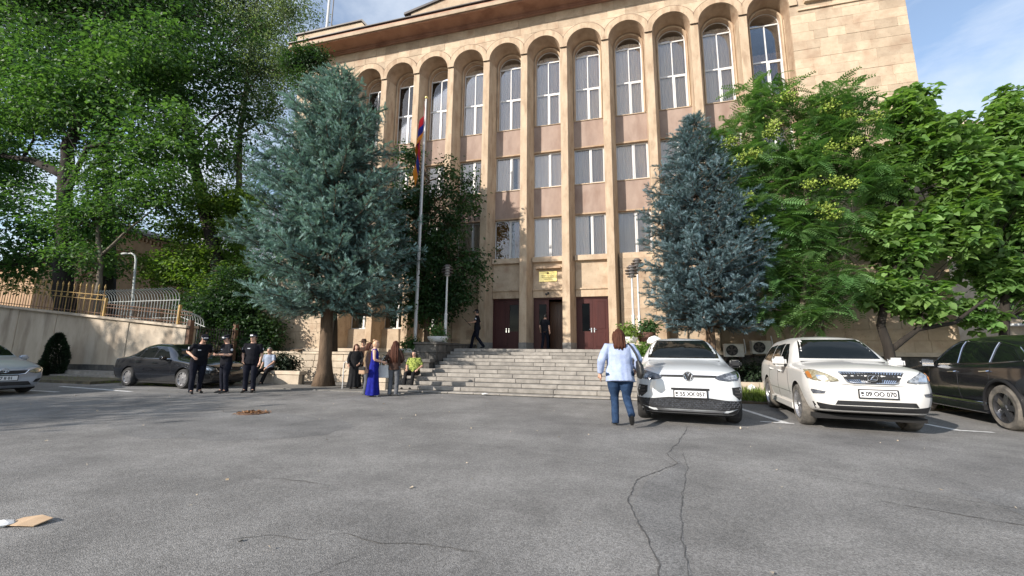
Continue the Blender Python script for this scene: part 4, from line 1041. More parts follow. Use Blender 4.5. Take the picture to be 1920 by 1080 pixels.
def cone_shrub():
    rng = np.random.default_rng(84)
    t = thing('conical_shrub', 'small dark conical evergreen in front of the cream wall', 'shrub', (-11.6, -5.75, 0.08))
    n = 9000
    z = rng.uniform(0, 1, n) ** 1.2; a = rng.uniform(0, 6.283, n)
    rad = 0.40 * np.interp(z, [0, .1, .35, .7, .9, 1], [.75, .95, 1, .72, .4, .1]) * (1 + .13 * np.sin(a * 3 + z * 9)) * rng.uniform(.7, 1.03, n)
    P = np.stack([np.cos(a) * rad, np.sin(a) * rad, z * 1.78 + rng.normal(size=n) * .03], 1)
    out = np.stack([np.cos(a), np.sin(a), np.full(n, .6)], 1)
    R = frames(np.cross(out, rng.normal(size=(n, 3))), rng, out + rng.normal(size=(n, 3)) * .4)
    V, F = scatter(*leaf_template(0.22), P, R, 0.09 * rng.uniform(.7, 1.3, n))
    link('foliage', np_mesh('foliage', V, tri=F, mat=M['leaf_black'], rnd=np.repeat(rng.random(n), 4)), t)
    MB().tube([(0, 0, -.02), (0, 0, 1.5)], [.05, .02], 7).obj('stem', M['bark_dark'], t)
cone_shrub()
def grass(name, x0, x1, y0, y1, z, n, h, lm, seed):
    rng = np.random.default_rng(seed)
    P = np.stack([rng.uniform(x0, x1, n), rng.uniform(y0, y1, n), np.full(n, z)], 1)
    keep = np.array([noise.noise(Vector((p[0] * 1.2, p[1] * 1.2, 3))) > -0.25 for p in P]); P = P[keep]; n = len(P)
    d = np.array([0, 0, 1.0]) + rng.normal(size=(n, 3)) * .35
    R = frames(rng.normal(size=(n, 3)), rng, d)
    V, F = scatter([(-.05, 0, 0), (.05, 0, 0), (0.04, .6, .06), (0, 1, .2), (-0.04, .6, .06)], [(0, 1, 2), (0, 2, 4), (4, 2, 3)], P, R, h * rng.uniform(.5, 1.3, n))
    o = link(name, np_mesh(name, V, tri=F, mat=lm, rnd=np.repeat(rng.random(n), 5))); o['kind'] = 'stuff'
M['grass'] = leafmat('grass_blade', (0.07, 0.13, 0.02), (0.15, 0.20, 0.04), transl=.3)
grass('verge_grass', 13.5, 26, -5.95, -2.75, 0.05, 12000, 0.22, M['grass'], 91)
grass('verge_grass', -13.5, -1.2, -7.5, -4.9, 0.05, 5000, 0.09, M['grass'], 92)

# ------------------------------------------------------------------ cheek walls, planters, lamps round the steps
def block_wall(name, label, x0, x1, yf, yb, z0, z1, key, course, lens, seed, cap_h=0.09, cap_key=None, cat='wall', side=None):
    """low masonry wall of single blocks with cap stones; side: +1/-1 builds blocks on the +x / -x end face too"""
    rr = random.Random(seed)
    t = thing(name, label, cat, (x0, yf, 0))
    core = MB(); core.box(0.03, x1 - x0 - 0.03, 0.05, yb - yf, z0, z1 - cap_h); core.obj('core', M['basalt'], t)
    nz = max(1, round((z1 - cap_h - z0) / course)); ch = (z1 - cap_h - z0) / nz
    for r in range(nz):
        x = x0
        while x < x1 - 1e-4:
            L = rr.choice(lens) * rr.uniform(.9, 1.1)
            if x + L > x1 - 0.22: L = x1 - x
            b = MB(); pj = rr.uniform(0, 0.02)
            b.box(0.006, L - 0.006, -pj, 0.16, 0.006, ch - 0.006, ch=0.012)
            o = b.obj('stone_block', M[key], t); o.location = (x - x0, 0, z0 + r * ch); x += L
        if side:
            y = yf + 0.17
            while y < yb - 1e-4:
                L = rr.choice(lens)
                if y + L > yb - 0.22: L = yb - y
                b = MB(); pj = rr.uniform(0, 0.02)
                if side > 0: b.box(-0.1, pj, 0.006, L - 0.006, 0.006, ch - 0.006, ch=0.012)
                else: b.box(-pj, 0.1, 0.006, L - 0.006, 0.006, ch - 0.006, ch=0.012)
                o = b.obj('stone_block', M[key], t); o.location = ((x1 - x0) if side > 0 else 0, y - yf, z0 + r * ch); y += L
    x = x0 - 0.04
    while x < x1 + 0.04 - 1e-4:
        L = rr.uniform(0.9, 1.3)
        if x + L > x1 - 0.3: L = x1 + 0.04 - x
        b = MB(); b.box(0.004, L - 0.004, -0.05, yb - yf + (0.02), 0, cap_h, ch=0.012)
        o = b.obj('cap_stone', M[cap_key or key], t); o.location = (x - x0, 0, z1 - cap_h); x += L
    return t
block_wall('cheek_wall', 'upper dark stone block wall left of the steps under the white bowl', 4.78, 5.66, -4.2, 0.0, 0.0, 1.62, 'basalt', 0.30, (0.4, 0.55, 0.7), 1, side=1)
block_wall('cheek_wall', 'lower stone block left of the steps with a projecting ledge and rough ribbed face', 4.70, 5.62, -4.60, -4.27, 0.0, 1.0, 'basalt', 0.31, (0.11, 0.14, 0.12), 2, cap_h=0.12)
block_wall('cheek_wall', 'stone block wall right of the steps with pots on top', 12.14, 13.5, -4.2, 0.0, 0.0, 1.60, 'pale_stone', 0.30, (0.4, 0.55, 0.7), 3, side=-1)
block_wall('cheek_wall', 'low pale ledge wall right of the steps behind the white car', 12.2, 13.6, -4.62, -4.27, 0.0, 1.0, 'pale_stone', 0.31, (0.4, 0.55), 4, cap_h=0.12)
block_wall('side_pillar', 'short grey pillar beside the foot of the steps next to the seated woman', 4.42, 4.9, -6.2, -5.75, 0.0, 0.62, 'pale_stone', 0.27, (0.5,), 5, cat='pillar')
block_wall('retaining_wall', 'grey stone retaining wall of coursed blocks below the sunlit left corner', -3.0, 4.6, -3.4, -0.2, 0.0, 1.22, 'pale_stone', 0.28, (0.5, 0.65, 0.8), 6, cap_h=0.10)
block_wall('low_seat_wall', 'low pale stone wall with a flat top where the man sits', -2.25, 0.72, -5.25, -4.95, 0.0, 0.50, 'pale_stone', 0.36, (0.8, 1.0, 1.2), 7, cap_h=0.13)
kt = thing('border_kerb', 'low pale stone border between the grass and the bank behind the white cars', 'kerb', (13.6, -2.72, 0))
km = MB(); km.box(0.004, 0.996, 0, 0.2, 0, 0.36, ch=0.012); kme = km.mesh('kerb_stone', M['pale_stone'])
for i in range(20): o = link('kerb_stone', kme, kt); o.location = (i, 0, 0.0)
# planks lying on the left ledge
pl = MB(); pl.box(-0.55, 0.55, -0.12, 0.12, 0, 0.06, ch=.008)
o = pl.obj('plank', M['bark_brown']); o.location = (-1.35, -3.2, 1.24); o.rotation_euler = (0.25, 0.0, -0.55); prop(o, 'short brown board lying on the ledge of the left retaining wall', 'board')

# white bowls and boxes with plants
def bowl(name, label, loc, r, seed, lm='leaf_mid', m='whiteconc', h=0.24, plant=True, box=None):
    t = thing(name, label, 'planter', loc)
    g = MB()
    if box: g.box(-box[0] / 2, box[0] / 2, -box[1] / 2, box[1] / 2, 0, h, ch=0.015)
    else: g.lathe([(r * .55, 0), (r * .8, h * .25), (r * .97, h * .7), (r, h), (r * .9, h), (r * .88, h * .8)], 20)
    g.obj('bowl' if not box else 'box', M[m], t, smooth=not box)
    if plant:
        rng = np.random.default_rng(seed)
        w = box[0] / 2 if box else r
        _, pl_ = leaf_cloud('plants', [(rng.uniform(-.4, .4) * w, rng.uniform(-.3, .3) * min(w, .4), h + .14, w * .6, min(w, .35) * .6, .24) for _ in range(5)], 40, 22, 0.10, .2, M[lm], t, rng, flat=1.0, updown=.4)
        pl_['kind'] = 'stuff'
    return t
bowl('flower_bowl', 'wide white flower bowl on the stone wall left of the steps', (5.2, -3.1, 1.62), 0.42, 1)
bowl('flower_box', 'white rectangular flower box at the foot of the flagpole', (4.1, -3.15, 1.22), 0, 2, box=(0.95, 0.45), h=0.16)
bowl('flower_bowl', 'white flower bowl with tall green plants right of the doors', (12.45, -2.95, 1.60), 0.36, 3, lm='leaf_lime')
bowl('flower_pot', 'dark brown terracotta pot right of the lamp post', (13.12, -2.5, 1.60), 0.33, 4, m='terracotta', h=0.42, lm='leaf_dark')
bowl('flower_box', 'white flower box with yellow green plants behind the parked white car', (13.05, -4.45, 1.0), 0, 5, box=(0.8, 0.35), h=0.16, lm='leaf_lime')
o = MB().blob((0, 0, 0.12), (0.26, 0.2, 0.16), 2, 0.5).obj('boulder', M['whiteconc'], smooth=True); o.location = (13.35, -3.1, 1.60); prop(o, 'small pale boulder beside the brown pot', 'stone')

# lamps with louvred heads
def lamp(label, x, y, z0, zh):
    t = thing('louvre_lamp', label, 'lamp', (x, y, z0), group='lamp posts beside the steps')
    h = zh - z0
    g = MB(); g.tube([(0, 0, 0), (0, 0, h * .38), (0, 0, h * .381), (0, 0, h - .3)], [.065, .06, .045, .035], 12); g.lathe([(.10, 0), (.10, .05), (.07, .08)], 12); g.lathe([(.07, h * .37), (.07, h * .39)], 12)
    g.obj('post', M['postgrey'], t, smooth=True)
    MB().lathe([(.02, h - .32), (.09, h - .28), (.10, h + .10), (.03, h + .14)], 12).obj('diffuser', M['white'], t, smooth=True)
    for i in range(4):
        r = [.17, .24, .25, .19][i]; zz = h - .27 + i * .115
        MB().lathe([(r * .5, zz + .035), (r, zz), (r, zz + .03), (r * .5, zz + .065)], 20).obj('louvre', M['bronze'], t, smooth=True)
    g = MB(); g.lathe([(.0, h + .13), (.15, h + .12), (.10, h + .18), (0, h + .2)], 16); g.obj('cap', M['bronze'], t, smooth=True)
    return t
lamp('louvred lamp post on the left wall, its head in dark leaves', 5.42, -2.9, 1.62, 4.62)
lamp('louvred lamp post right of the doors, the nearer of the two there', 12.7, -2.2, 1.60, 4.42)
lamp('lamp post with a louvred head partly behind the slender spruce, the farther one', 12.98, -0.75, 1.40, 5.0)

# flagpole and flag
fp = thing('flagpole', 'tall pale grey flagpole rising from the white flower box', 'flagpole', (4.09, -2.88, 1.2))
MB().tube([(0, 0, 0), (0, 0, 5), (0, 0, 11.3)], [.065, .055, .035], 12).obj('pole', M['postgrey'], fp, smooth=True)
MB().blob((0, 0, 11.37), .07, 2).obj('finial', M['brass'], fp, smooth=True)
MB().tube([(-.07, -.02, .8), (-.06, -.03, 11.2)], .006, 4).obj('halyard', M['white'], fp)
fl = thing('flag', 'limp red, blue and orange flag hanging down along the pole', 'flag', (4.09, -2.88, 12.3))
M['flag_red'] = mat('flag_red', (0.50, 0.02, 0.03), rough=.8, transl=.25); M['flag_blue'] = mat('flag_blue', (0.015, 0.03, 0.26), rough=.8, transl=.25); M['flag_orange'] = mat('flag_orange', (0.72, 0.26, 0.02), rough=.8, transl=.25)
def flag_pt(u, v):
    # v: 0 top of hoist .. 1 bottom, u: 0 hoist .. 1 fly; the cloth sags in folds along the pole
    z = -v * 1.35 - 2.55 * u ** 0.85 * (0.92 + 0.08 * v)
    x = -0.06 - 0.46 * math.sin(min(1, u * 1.25) * PI * .5) * (0.35 + .65 * v) * (1 - .35 * u) + 0.05 * math.sin(u * 9 + v * 2)
    y = -0.03 + 0.16 * math.sin(u * 13 + v * 1.4) * min(1, u * 4) - .05 * math.cos(v * 5)
    return (x, y, z)
for i, (nm, m) in enumerate((('red_stripe', 'flag_red'), ('blue_stripe', 'flag_blue'), ('orange_stripe', 'flag_orange'))):
    V = []; F = []; nu, nv = 40, 8
    for a in range(nu + 1):
        for b in range(nv + 1): V.append(flag_pt(a / nu, (i + b / nv) / 3))
    for a in range(nu):
        for b in range(nv): k = a * (nv + 1) + b; F.append((k, k + 1, k + nv + 2, k + nv + 1))
    link(nm, np_mesh(nm, V, F, M[m], True), fl)

# air conditioners on the right wall
def ac(label, x, z):
    t = thing('air_conditioner', label, 'air conditioner', (x, -0.43, z), group='air conditioners on the right wall')
    M.setdefault('acbody', mat('ac_casing', (0.55, 0.54, 0.50), (0.66, 0.65, 0.61), scale=6, rough=.5))
    MB().box(-.34, .34, 0, .30, 0, .50, ch=.015).obj('casing', M['acbody'], t)
    MB().lathe([(.001, -.004), (.205, -.004), (.205, -.012), (.001, -.012)], 28, 'y', (-.09, 0, .25)).obj('fan_opening', M['black'], t)
    f = MB()
    for k in range(5):
        a = k * 2 * PI / 5; f.add([(-.09 + .03 * math.cos(a), -.02, .25 + .03 * math.sin(a)), (-.09 + .18 * math.cos(a), -.018, .25 + .18 * math.sin(a)), (-.09 + .18 * math.cos(a + .7), -.026, .25 + .18 * math.sin(a + .7)), (-.09 + .04 * math.cos(a + .9), -.024, .25 + .04 * math.sin(a + .9))], [(0, 1, 2, 3)])
    f.lathe([(.0, -.03), (.05, -.03), (.05, -.016), (0, -.016)], 12, 'y', (-.09, 0, .25)); f.obj('fan', M['bronze'], t)
    g = MB()
    for r in (.06, .11, .16, .205): g.tube([(-.09 + r * math.cos(a * PI / 12), -.034, .25 + r * math.sin(a * PI / 12)) for a in range(25)], .003, 4)
    for a in range(4): g.tube([(-.09 + .2 * math.cos(a * PI / 4), -.034, .25 + .2 * math.sin(a * PI / 4)), (-.09 - .2 * math.cos(a * PI / 4), -.034, .25 - .2 * math.sin(a * PI / 4))], .003, 4)
    g.obj('guard', M['black'], t)
    for sx in (-.25, .25): MB().prism([(0, 0), (0, -.03), (.38, -.22), (.42, -.22), (.42, 0)], 'x', sx - .015, sx + .015).obj('bracket', M['bronze'], t)
    MB().tube([(.28, .1, .1), (.42, .12, .15), (.46, .3, .5), (.46, .40, .7)], .02, 6).obj('pipe', M['whiteconc'], t)
ac('white air conditioner nearer the slender spruce, left of a pair', 16.48, 1.18)
ac('white air conditioner nearer the pearl white car, right of a pair', 17.44, 1.30)
for x, i in ((15.0, 0), (16.6, 1), (18.2, 2)):
    bush('bank_shrub', ['dark low shrub on the bank under the slender spruce', 'low shrub coloured dark for shade on the bank below the air conditioners', 'dark low shrub on the bank left of the pearl white car'][i], (x, -1.4, .62), (.9, .7, .42), 1100, .12, M['leaf_dark' if i != 1 else 'leaf_black'], 100 + i)  # near-black leaves on the middle shrub stand in for tree shade
wb = MB().blob((0, 0, .12), (.13, .09, .13), 2, .9).obj('rubbish_bag', M['whiteconc'], smooth=True); wb.location = (16.32, -2.85, .05); prop(wb, 'crumpled white bag lying at the stone border beside the white car', 'bag')

# ------------------------------------------------------------------ cream wall and fences on the left
wt = lambda x: 2.26 + (-5.56 - x) * 0.0900      # sloping top of the wall
M['cream'] = mat('stained_cream_render', (0.40, 0.33, 0.25), (0.52, 0.45, 0.355), scale=1.6, rough=.92, bump=.2, stretch=(1, 1, .35), c3=(0.22, 0.175, 0.13), scale3=1.3, c3w=.8)
M['rust'] = mat('rusty_yellow_paint', (0.34, 0.21, 0.06), (0.46, 0.31, 0.11), scale=9, rough=.7, c3=(0.12, 0.06, 0.03), scale3=4, c3w=.8)
M['rust_dark'] = mat('rusty_brown_iron', (0.10, 0.055, 0.035), (0.18, 0.10, 0.06), scale=9, rough=.8)
M['rail_grey'] = mat('pale_grey_iron', (0.36, 0.38, 0.37), (0.48, 0.50, 0.48), scale=9, rough=.55)
M['iron'] = mat('dark_iron', (0.018, 0.016, 0.015), rough=.6)
cw = thing('cream_wall', 'stained cream rendered wall with a sloping coping behind the black sedan', 'wall', (-5.56, -4.8, 0))
def xz_wall(x0, x1, y0, y1, z0, dz):
    V = []
    for y in (y0, y1): V += [(x0, y, z0), (x1, y, z0), (x1, y, wt(x1) + dz), (x0, y, wt(x0) + dz)]
    V = [(a + 5.56, b + 4.8, c) for a, b, c in V]
    return MB().add(V, [(0, 1, 2, 3), (7, 6, 5, 4), (0, 4, 5, 1), (1, 5, 6, 2), (2, 6, 7, 3), (3, 7, 4, 0)])
xz_wall(-32, -5.56, -4.78, -4.45, 0, -0.10).obj('wall', M['cream'], cw)
for x in (-17.0, -14.2, -9.4, -6.0): xz_wall(x - .36, x + .36, -4.815, -4.78, .5, -0.10).obj('pilaster', M['cream'], cw)
xz_wall(-32, -5.56, -4.86, -4.78, 0, -99).v
g = MB(); g.box(-32 + 5.56, 0, -.12, .02, 0, .55); g.obj('plinth', M['basalt'], cw)
g = MB(); g.box(-13.2 + 5.56, -.6, -.75, -.12, 0, .30); g.box(-13.0 + 5.56, -.8, -1.15, -.75, 0, .16); g.obj('ledge_step', M['step'], cw)
x = -32.0
while x < -5.6:
    L = min(1.5, -5.5 - x)
    V = []
    for y in (-4.92, -4.38):
        V += [(x + .004, y, wt(x) - .1), (x + L - .004, y, wt(x + L) - .1), (x + L - .004, y, wt(x + L)), (x + .004, y, wt(x))]
    V = [(a + 5.56, b + 4.8, c) for a, b, c in V]
    MB().add(V, [(0, 1, 2, 3), (7, 6, 5, 4), (0, 4, 5, 1), (1, 5, 6, 2), (2, 6, 7, 3), (3, 7, 4, 0)]).obj('coping_stone', M['pale_stone'], cw)
    x += L
# spiked yellow fence
yf = thing('spiked_fence', 'rusty yellow iron fence with spear points on the cream wall', 'fence', (-11.1, -4.66, wt(-11.1)))
sp = MB(); sp.tube([(0, 0, 0), (0, 0, 1.32)], .016, 6); sp.lathe([(.016, 1.30), (.038, 1.35), (.028, 1.42), (0, 1.52)], 6); sp.lathe([(.03, 1.26), (.03, 1.29)], 6); spm = sp.mesh('picket', M['rust'])
bm_ = MB(); bm_.tube([(0, 0, 0), (0, 0, .72)], .012, 5); barm = bm_.mesh('bar', M['rust_dark'])
rg = MB(); rg.tube([(.07 * math.cos(a * PI / 5), 0, .86 + .07 * math.sin(a * PI / 5)) for a in range(11)], .011, 4); rgm = rg.mesh('ring', M['rust'])
i = 0; x = -11.15
while x > -26:
    for nm, me in (('picket', spm), ('ring', rgm)):
        o = link(nm, me, yf); o.location = (x + 11.1, 0, wt(x) - wt(-11.1) - .02)
    o = link('bar', barm, yf); o.location = (x + 11.1 - .21, 0, wt(x - .21) - wt(-11.1) - .02)
    x -= .42
for dz in (.12, .74, .97):
    g = MB(); g.tube([(.1, 0, dz + wt(-11.0) - wt(-11.1)), (-15, 0, dz + wt(-26.1) - wt(-11.1))], .02, 6); g.obj('rail', M['rust'] if dz > .5 else M['rust_dark'], yf)
# rust rail fence continuing to the right
rf = thing('rail_fence', 'rusty brown rail fence without points on the right end of the cream wall', 'fence', (-5.7, -4.66, wt(-5.7)))
x = -10.75; b2 = MB(); b2.tube([(0, 0, 0), (0, 0, .58)], .014, 5); b2m = b2.mesh('bar', M['rust_dark'])
while x < -5.6:
    o = link('bar', b2m, rf); o.location = (x + 5.7, 0, wt(x) - wt(-5.7)); x += .2
for dz in (.1, .42, .57): g = MB(); g.tube([(-5.2, 0, dz + wt(-10.9) - wt(-5.7)), (.1, 0, dz)], .02, 6); g.obj('rail', M['rust_dark'], rf)
for x in (-10.95, -6.35): g = MB(); g.box(x + 5.7 - .05, x + 5.7 + .05, -.05, .05, wt(x) - wt(-5.7), wt(x) - wt(-5.7) + .85, ch=.01); g.obj('post', M['rust'], rf)
# bent grey railing behind
gr = thing('bent_railing', 'pale grey iron railing with tops bent over, behind the cream wall', 'fence', (-8.2, -3.4, 1.25))
bb_ = MB(); bb_.tube([(0, 0, 0), (0, 0, 2.45), (-.02, -.06, 2.66), (-.07, -.2, 2.82), (-.14, -.36, 2.90)], .016, 6); bbm = bb_.mesh('bar', M['rail_grey'])
for k in range(27): o = link('bar', bbm, gr); o.location = (-k * .195, 0, 0)
b3 = MB(); b3.tube([(0, 0, 0), (0, 0, 1.75), (-.02, -.06, 1.95), (-.07, -.2, 2.08), (-.13, -.34, 2.13)], .016, 6); b3m = b3.mesh('bar', M['rail_grey'])
for k in range(1, 11): o = link('bar', b3m, gr); o.location = (k * .17, .0, -k * .055)
for dz in (.3, 1.5, 2.35): MB().tube([(-5.2, 0, dz), (.05, 0, dz)], .018, 6).obj('rail', M['rail_grey'], gr)
MB().tube([(.05, 0, 1.6), (1.8, 0, 1.05)], .018, 6).obj('rail', M['rail_grey'], gr)
# dark gate between wall and courthouse
gt = thing('iron_gate', 'tall dark iron bar gate between the cream wall and the courthouse', 'gate', (-5.55, -4.7, 0))
gb = MB(); gb.tube([(0, 0, 0), (0, 0, 2.25)], .018, 5); gbm = gb.mesh('bar', M['iron'])
for k in range(32): o = link('bar', gbm, gt); o.location = (-.012 * k, .145 * k, 0)
for dz in (.15, 1.2, 2.15): MB().tube([(0, 0, dz), (-.39, 4.6, dz)], .025, 6).obj('rail', M['iron'], gt)
for q in (0.0, 2.3): MB().box(-.012 * q / .145 - .09, -.012 * q / .145 + .09, q - .09, q + .09, 0, 2.5, ch=.012).obj('post', M['rust_dark'], gt)
# street light behind the fence
sl_ = thing('street_light', 'pale curved street light standing in front of the chapel', 'street light', (-11.55, -3.1, 1.25))
MB().tube([(0, 0, 0), (-.2, 0, 2.4), (-.42, 0, 4.55), (-.52, 0, 4.8), (-.72, -.05, 4.93), (-.95, -.1, 4.9)], [.06, .055, .05, .045, .04, .035], 9).obj('post', M['rail_grey'], sl_, smooth=True)
MB().blob((-1.1, -.12, 4.9), (.24, .12, .07), 2).obj('lamp_head', M['rail_grey'], sl_, smooth=True)
# chapel
M['chapel'] = mat('tan_chapel_stone', (0.34, 0.215, 0.13), (0.43, 0.29, 0.18), scale=2, rough=.9, bump=.2, c3=(0.22, 0.14, 0.09), scale3=.8, c3w=.5)
ch = thing('chapel', 'tan stone chapel with small arched windows behind the trees', 'building', (-26, 6, 1.25))
gp = [(-19, 0), (7.4, 0), (7.4, 7.6), (1.5, 8.9), (-3.6, 10.4), (-9, 8.9), (-19, 7.2)]
MB().prism(gp, 'y', 0, 10).obj('wall', M['chapel'], ch)
rp = [(-19.4, 7.15), (-9, 8.95), (-3.6, 10.5), (1.5, 9.0), (7.9, 7.6), (7.9, 7.75), (1.5, 9.25), (-3.6, 10.8), (-9, 9.2), (-19.4, 7.4)]
MB().prism(rp, 'y', -.55, 10.5).obj('roof', M['roof'], ch)
dnm = MB(); dnm.box(-.1, .1, -.22, 0, 0, .3); dnm = dnm.mesh('dentil', M['chapel'])
for k in range(26):
    x = -4.2 + k * .44; zz = np.interp(x, [-9, -3.6, 1.5, 7.4], [8.9, 10.4, 8.9, 7.6]) - .48
    o = link('dentil', dnm, ch); o.location = (x, 0, zz)
MB().tube([(-2.6 + 4.4 * math.cos(PI - PI * i / 16), -.06, 4.8 + 3.5 * math.sin(PI * i / 16)) for i in range(17)], .14, 6).obj('blind_arch', M['chapel'], ch, smooth=True)
for (x, z, w, h) in ((1.7, 5.9, .5, 1.4), (-3.4, 5.7, .8, 2.2), (-9.5, 5.2, .6, 1.8), (5.4, 5.4, .45, 1.2)):
    p = [(x - w, z), (x + w, z)] + [(x + w * math.cos(PI * i / 10), z + h * .6 + w * math.sin(PI * i / 10)) for i in range(11)]
    wnd = MB().prism(p, 'y', -.03, .05).obj('window', M['glass_dark'] if False else M['black'], ch)
    MB().tube([(x - w - .1, -.04, z)] + [(x - (w + .1) * math.cos(PI * i / 10), -.04, z + h * .6 + (w + .1) * math.sin(PI * i / 10)) for i in range(11)] + [(x + w + .1, -.04, z)], .09, 5).obj('frame', M['chapel'], wnd)
# far flats
def flats(name, label, loc, rz, w, d, floors, bays, wallm, balc=True, h=3.0):
    t = thing(name, label, 'building', loc, rz)
    MB().box(-w / 2, w / 2, 0, d, 0, floors * h + .8).obj('wall', wallm, t)
    MB().box(-w / 2 - .3, w / 2 + .3, -.3, d, floors * h + .8, floors * h + 1.0).obj('roof', M['pale_stone'], t)
    wm = MB(); wm.box(-.65, .65, -.04, .02, 0, 1.5); wm = wm.mesh('window', M['black']); bw = w / bays
    sm = MB(); sm.box(-bw * .42, bw * .42, -1.1, 0, -.15, 0); sm.box(-bw * .42, bw * .42, -1.1, -1.04, 0, .9); sm = sm.mesh('balcony', M['whiteconc'])
    for f_ in range(floors):
        for b in range(bays):
            x = -w / 2 + bw * (b + .5)
            o = link('window', wm, t); o.location = (x, 0, f_ * h + 1.0)
            if balc and b % 2 == 0: o = link('balcony', sm, t); o.location = (x, 0, f_ * h + .6)
    return t
flats('apartment_block', 'distant white apartment block with balconies seen between the left trees', (-74, 48, 0), math.radians(-35), 26, 14, 10, 8, M['whiteconc'])
flats('apartment_block', 'distant pale apartment block glimpsed through the catalpas', (50, 24, 0), math.radians(25), 26, 14, 6, 8, M['pale_stone'])
# unseen tall block added left of the car park to shade the churchyard
flats('apartment_block', 'unseen tall pale block added left of the square for shade', (-38, -30, 0), math.radians(90), 44, 12, 7, 12, M['pale_stone'], balc=False)
# mast on the roof corner
mt = thing('roof_mast', 'thin grey mast with a box at the left roof corner', 'mast', (-5.05, 0.9, 18.7))
MB().tube([(0, 0, 0), (0, 0, 7.5)], [.09, .07], 8).obj('pole', M['postgrey'], mt)
MB().tube([(.32, 0, .6), (.32, 0, 7.5)], .035, 6).obj('cable_pipe', M['bronze'], mt)
MB().box(.2, .8, -.15, .15, 1.0, 1.65, ch=.02).obj('cabinet', M['silver'], mt)

# litter and drain
M['card'] = mat('tan_cardboard', (0.42, 0.29, 0.18), (0.50, 0.36, 0.23), scale=9, rough=.85)
c = MB(); c.add([(-.13, -.06, 0), (.02, -.075, .012), (.12, -.05, .004), (.135, .05, .02), (.02, .065, .03), (-.12, .055, .008), (-.13, -.06, .004), (.02, -.075, .018), (.12, -.05, .010), (.135, .05, .026), (.02, .065, .036), (-.12, .055, .014)],
      [(0, 5, 4, 1), (1, 4, 3, 2), (6, 7, 10, 11), (7, 8, 9, 10), (0, 1, 7, 6), (1, 2, 8, 7), (2, 3, 9, 8), (3, 4, 10, 9), (4, 5, 11, 10), (5, 0, 6, 11)])
o = c.obj('cardboard_scrap', M['card']); o.location = (8.02, -15.93, .004); o.rotation_euler = (0, 0, .15); prop(o, 'flattened tan cardboard scrap lying on the asphalt at the lower edge', 'litter')
o = MB().blob((0, 0, 0), (.07, .05, .02), 2, .9).obj('paper_scrap', M['white']); o.location = (7.90, -16.0, .02); prop(o, 'crumpled white paper beside the cardboard scrap', 'litter')
o = MB().blob((0, 0, 0), (.10, .05, .025), 2, .9).obj('paper_scrap', M['white']); o.location = (8.3, -6.42, .055); prop(o, 'small white paper scrap at the foot of the steps', 'litter')
dr = thing('drain_cover', 'brown rusty drain cover strewn with dry leaves in the asphalt', 'drain cover', (5.0, -11.22, 0))
MB().lathe([(.0, .004), (.28, .004), (.28, .016), (.0, .016)], 24).obj('lid', M['rust_dark'], dr)
rng = np.random.default_rng(5); n = 160
P = np.stack([rng.normal(size=n) * .15, rng.normal(size=n) * .10, np.full(n, .02)], 1)
V, F = scatter(*leaf_template(.35), P, frames(np.array([0, 0, 1.]) + rng.normal(size=(n, 3)) * .4, rng), .06 * rng.uniform(.6, 1.3, n))
o = link('dry_leaves', np_mesh('dry_leaves', V, tri=F, mat=mat('dry_leaf', (0.16, 0.07, 0.025), (0.26, 0.13, 0.05), scale=20), rnd=np.repeat(rng.random(n), 4)), dr); o['kind'] = 'stuff'
n = 260
P = np.stack([rng.uniform(-3, 24, n), rng.uniform(-16, -6.3, n), np.full(n, .012)], 1)
V, F = scatter(*leaf_template(.4), P, frames(np.array([0, 0, 1.]) + rng.normal(size=(n, 3)) * .5, rng), .035 * rng.uniform(.5, 1.4, n))
o = link('scattered_leaf_litter', np_mesh('scattered_leaf_litter', V, tri=F, mat=mat('pale_litter', (0.30, 0.22, 0.12), (0.5, 0.45, 0.38), scale=20))); o['kind'] = 'stuff'

# ------------------------------------------------------------------ cars
M['paint_white'] = mat('white_car_paint', (0.56, 0.585, 0.60), rough=0.28, coat=0.8)
M['paint_pearl'] = mat('pearl_car_paint', (0.58, 0.572, 0.55), rough=0.30, coat=0.7)
M['paint_black'] = mat('black_car_paint', (0.008, 0.009, 0.012), rough=0.22, coat=1.0)
M['paint_silver'] = mat('silver_blue_car_paint', (0.36, 0.39, 0.44), rough=0.30, coat=0.8, metal=0.35)
M['carglass'] = mat('tinted_car_glass', (0.006, 0.008, 0.008), rough=0.03, spec=0.4)
M['lamp_clear'] = mat('clear_headlamp', (0.09, 0.10, 0.11), (0.42, 0.44, 0.47), scale=26, rough=0.12, coat=1.0, metal=0.3)
M['lamp_yellow'] = mat('aged_headlamp', (0.16, 0.14, 0.085), (0.42, 0.38, 0.26), scale=24, rough=0.15, coat=1.0, metal=0.25)
M['lamp_dark'] = mat('dark_headlamp', (0.03, 0.033, 0.04), (0.12, 0.13, 0.15), scale=20, rough=0.08, coat=1.0)
M['amber'] = mat('amber_lens', (0.35, 0.13, 0.03), rough=0.2, coat=1.0)
M['alloy'] = mat('alloy_wheel', (0.45, 0.45, 0.46), rough=0.32, metal=0.85)
M['alloy_dark'] = mat('dark_alloy_wheel', (0.22, 0.225, 0.24), rough=0.22, metal=0.9, coat=.5)
M['tyre_dusty'] = mat('dusty_tyre', (0.05, 0.047, 0.042), (0.16, 0.145, 0.125), scale=6, rough=0.9)
M['plate'] = mat('plate_white', (0.72, 0.72, 0.72), rough=0.4)
M['plate_ink'] = mat('plate_ink', (0.01, 0.01, 0.012), rough=0.5)
M['under'] = mat('car_underside', (0.008, 0.008, 0.008), rough=0.9)

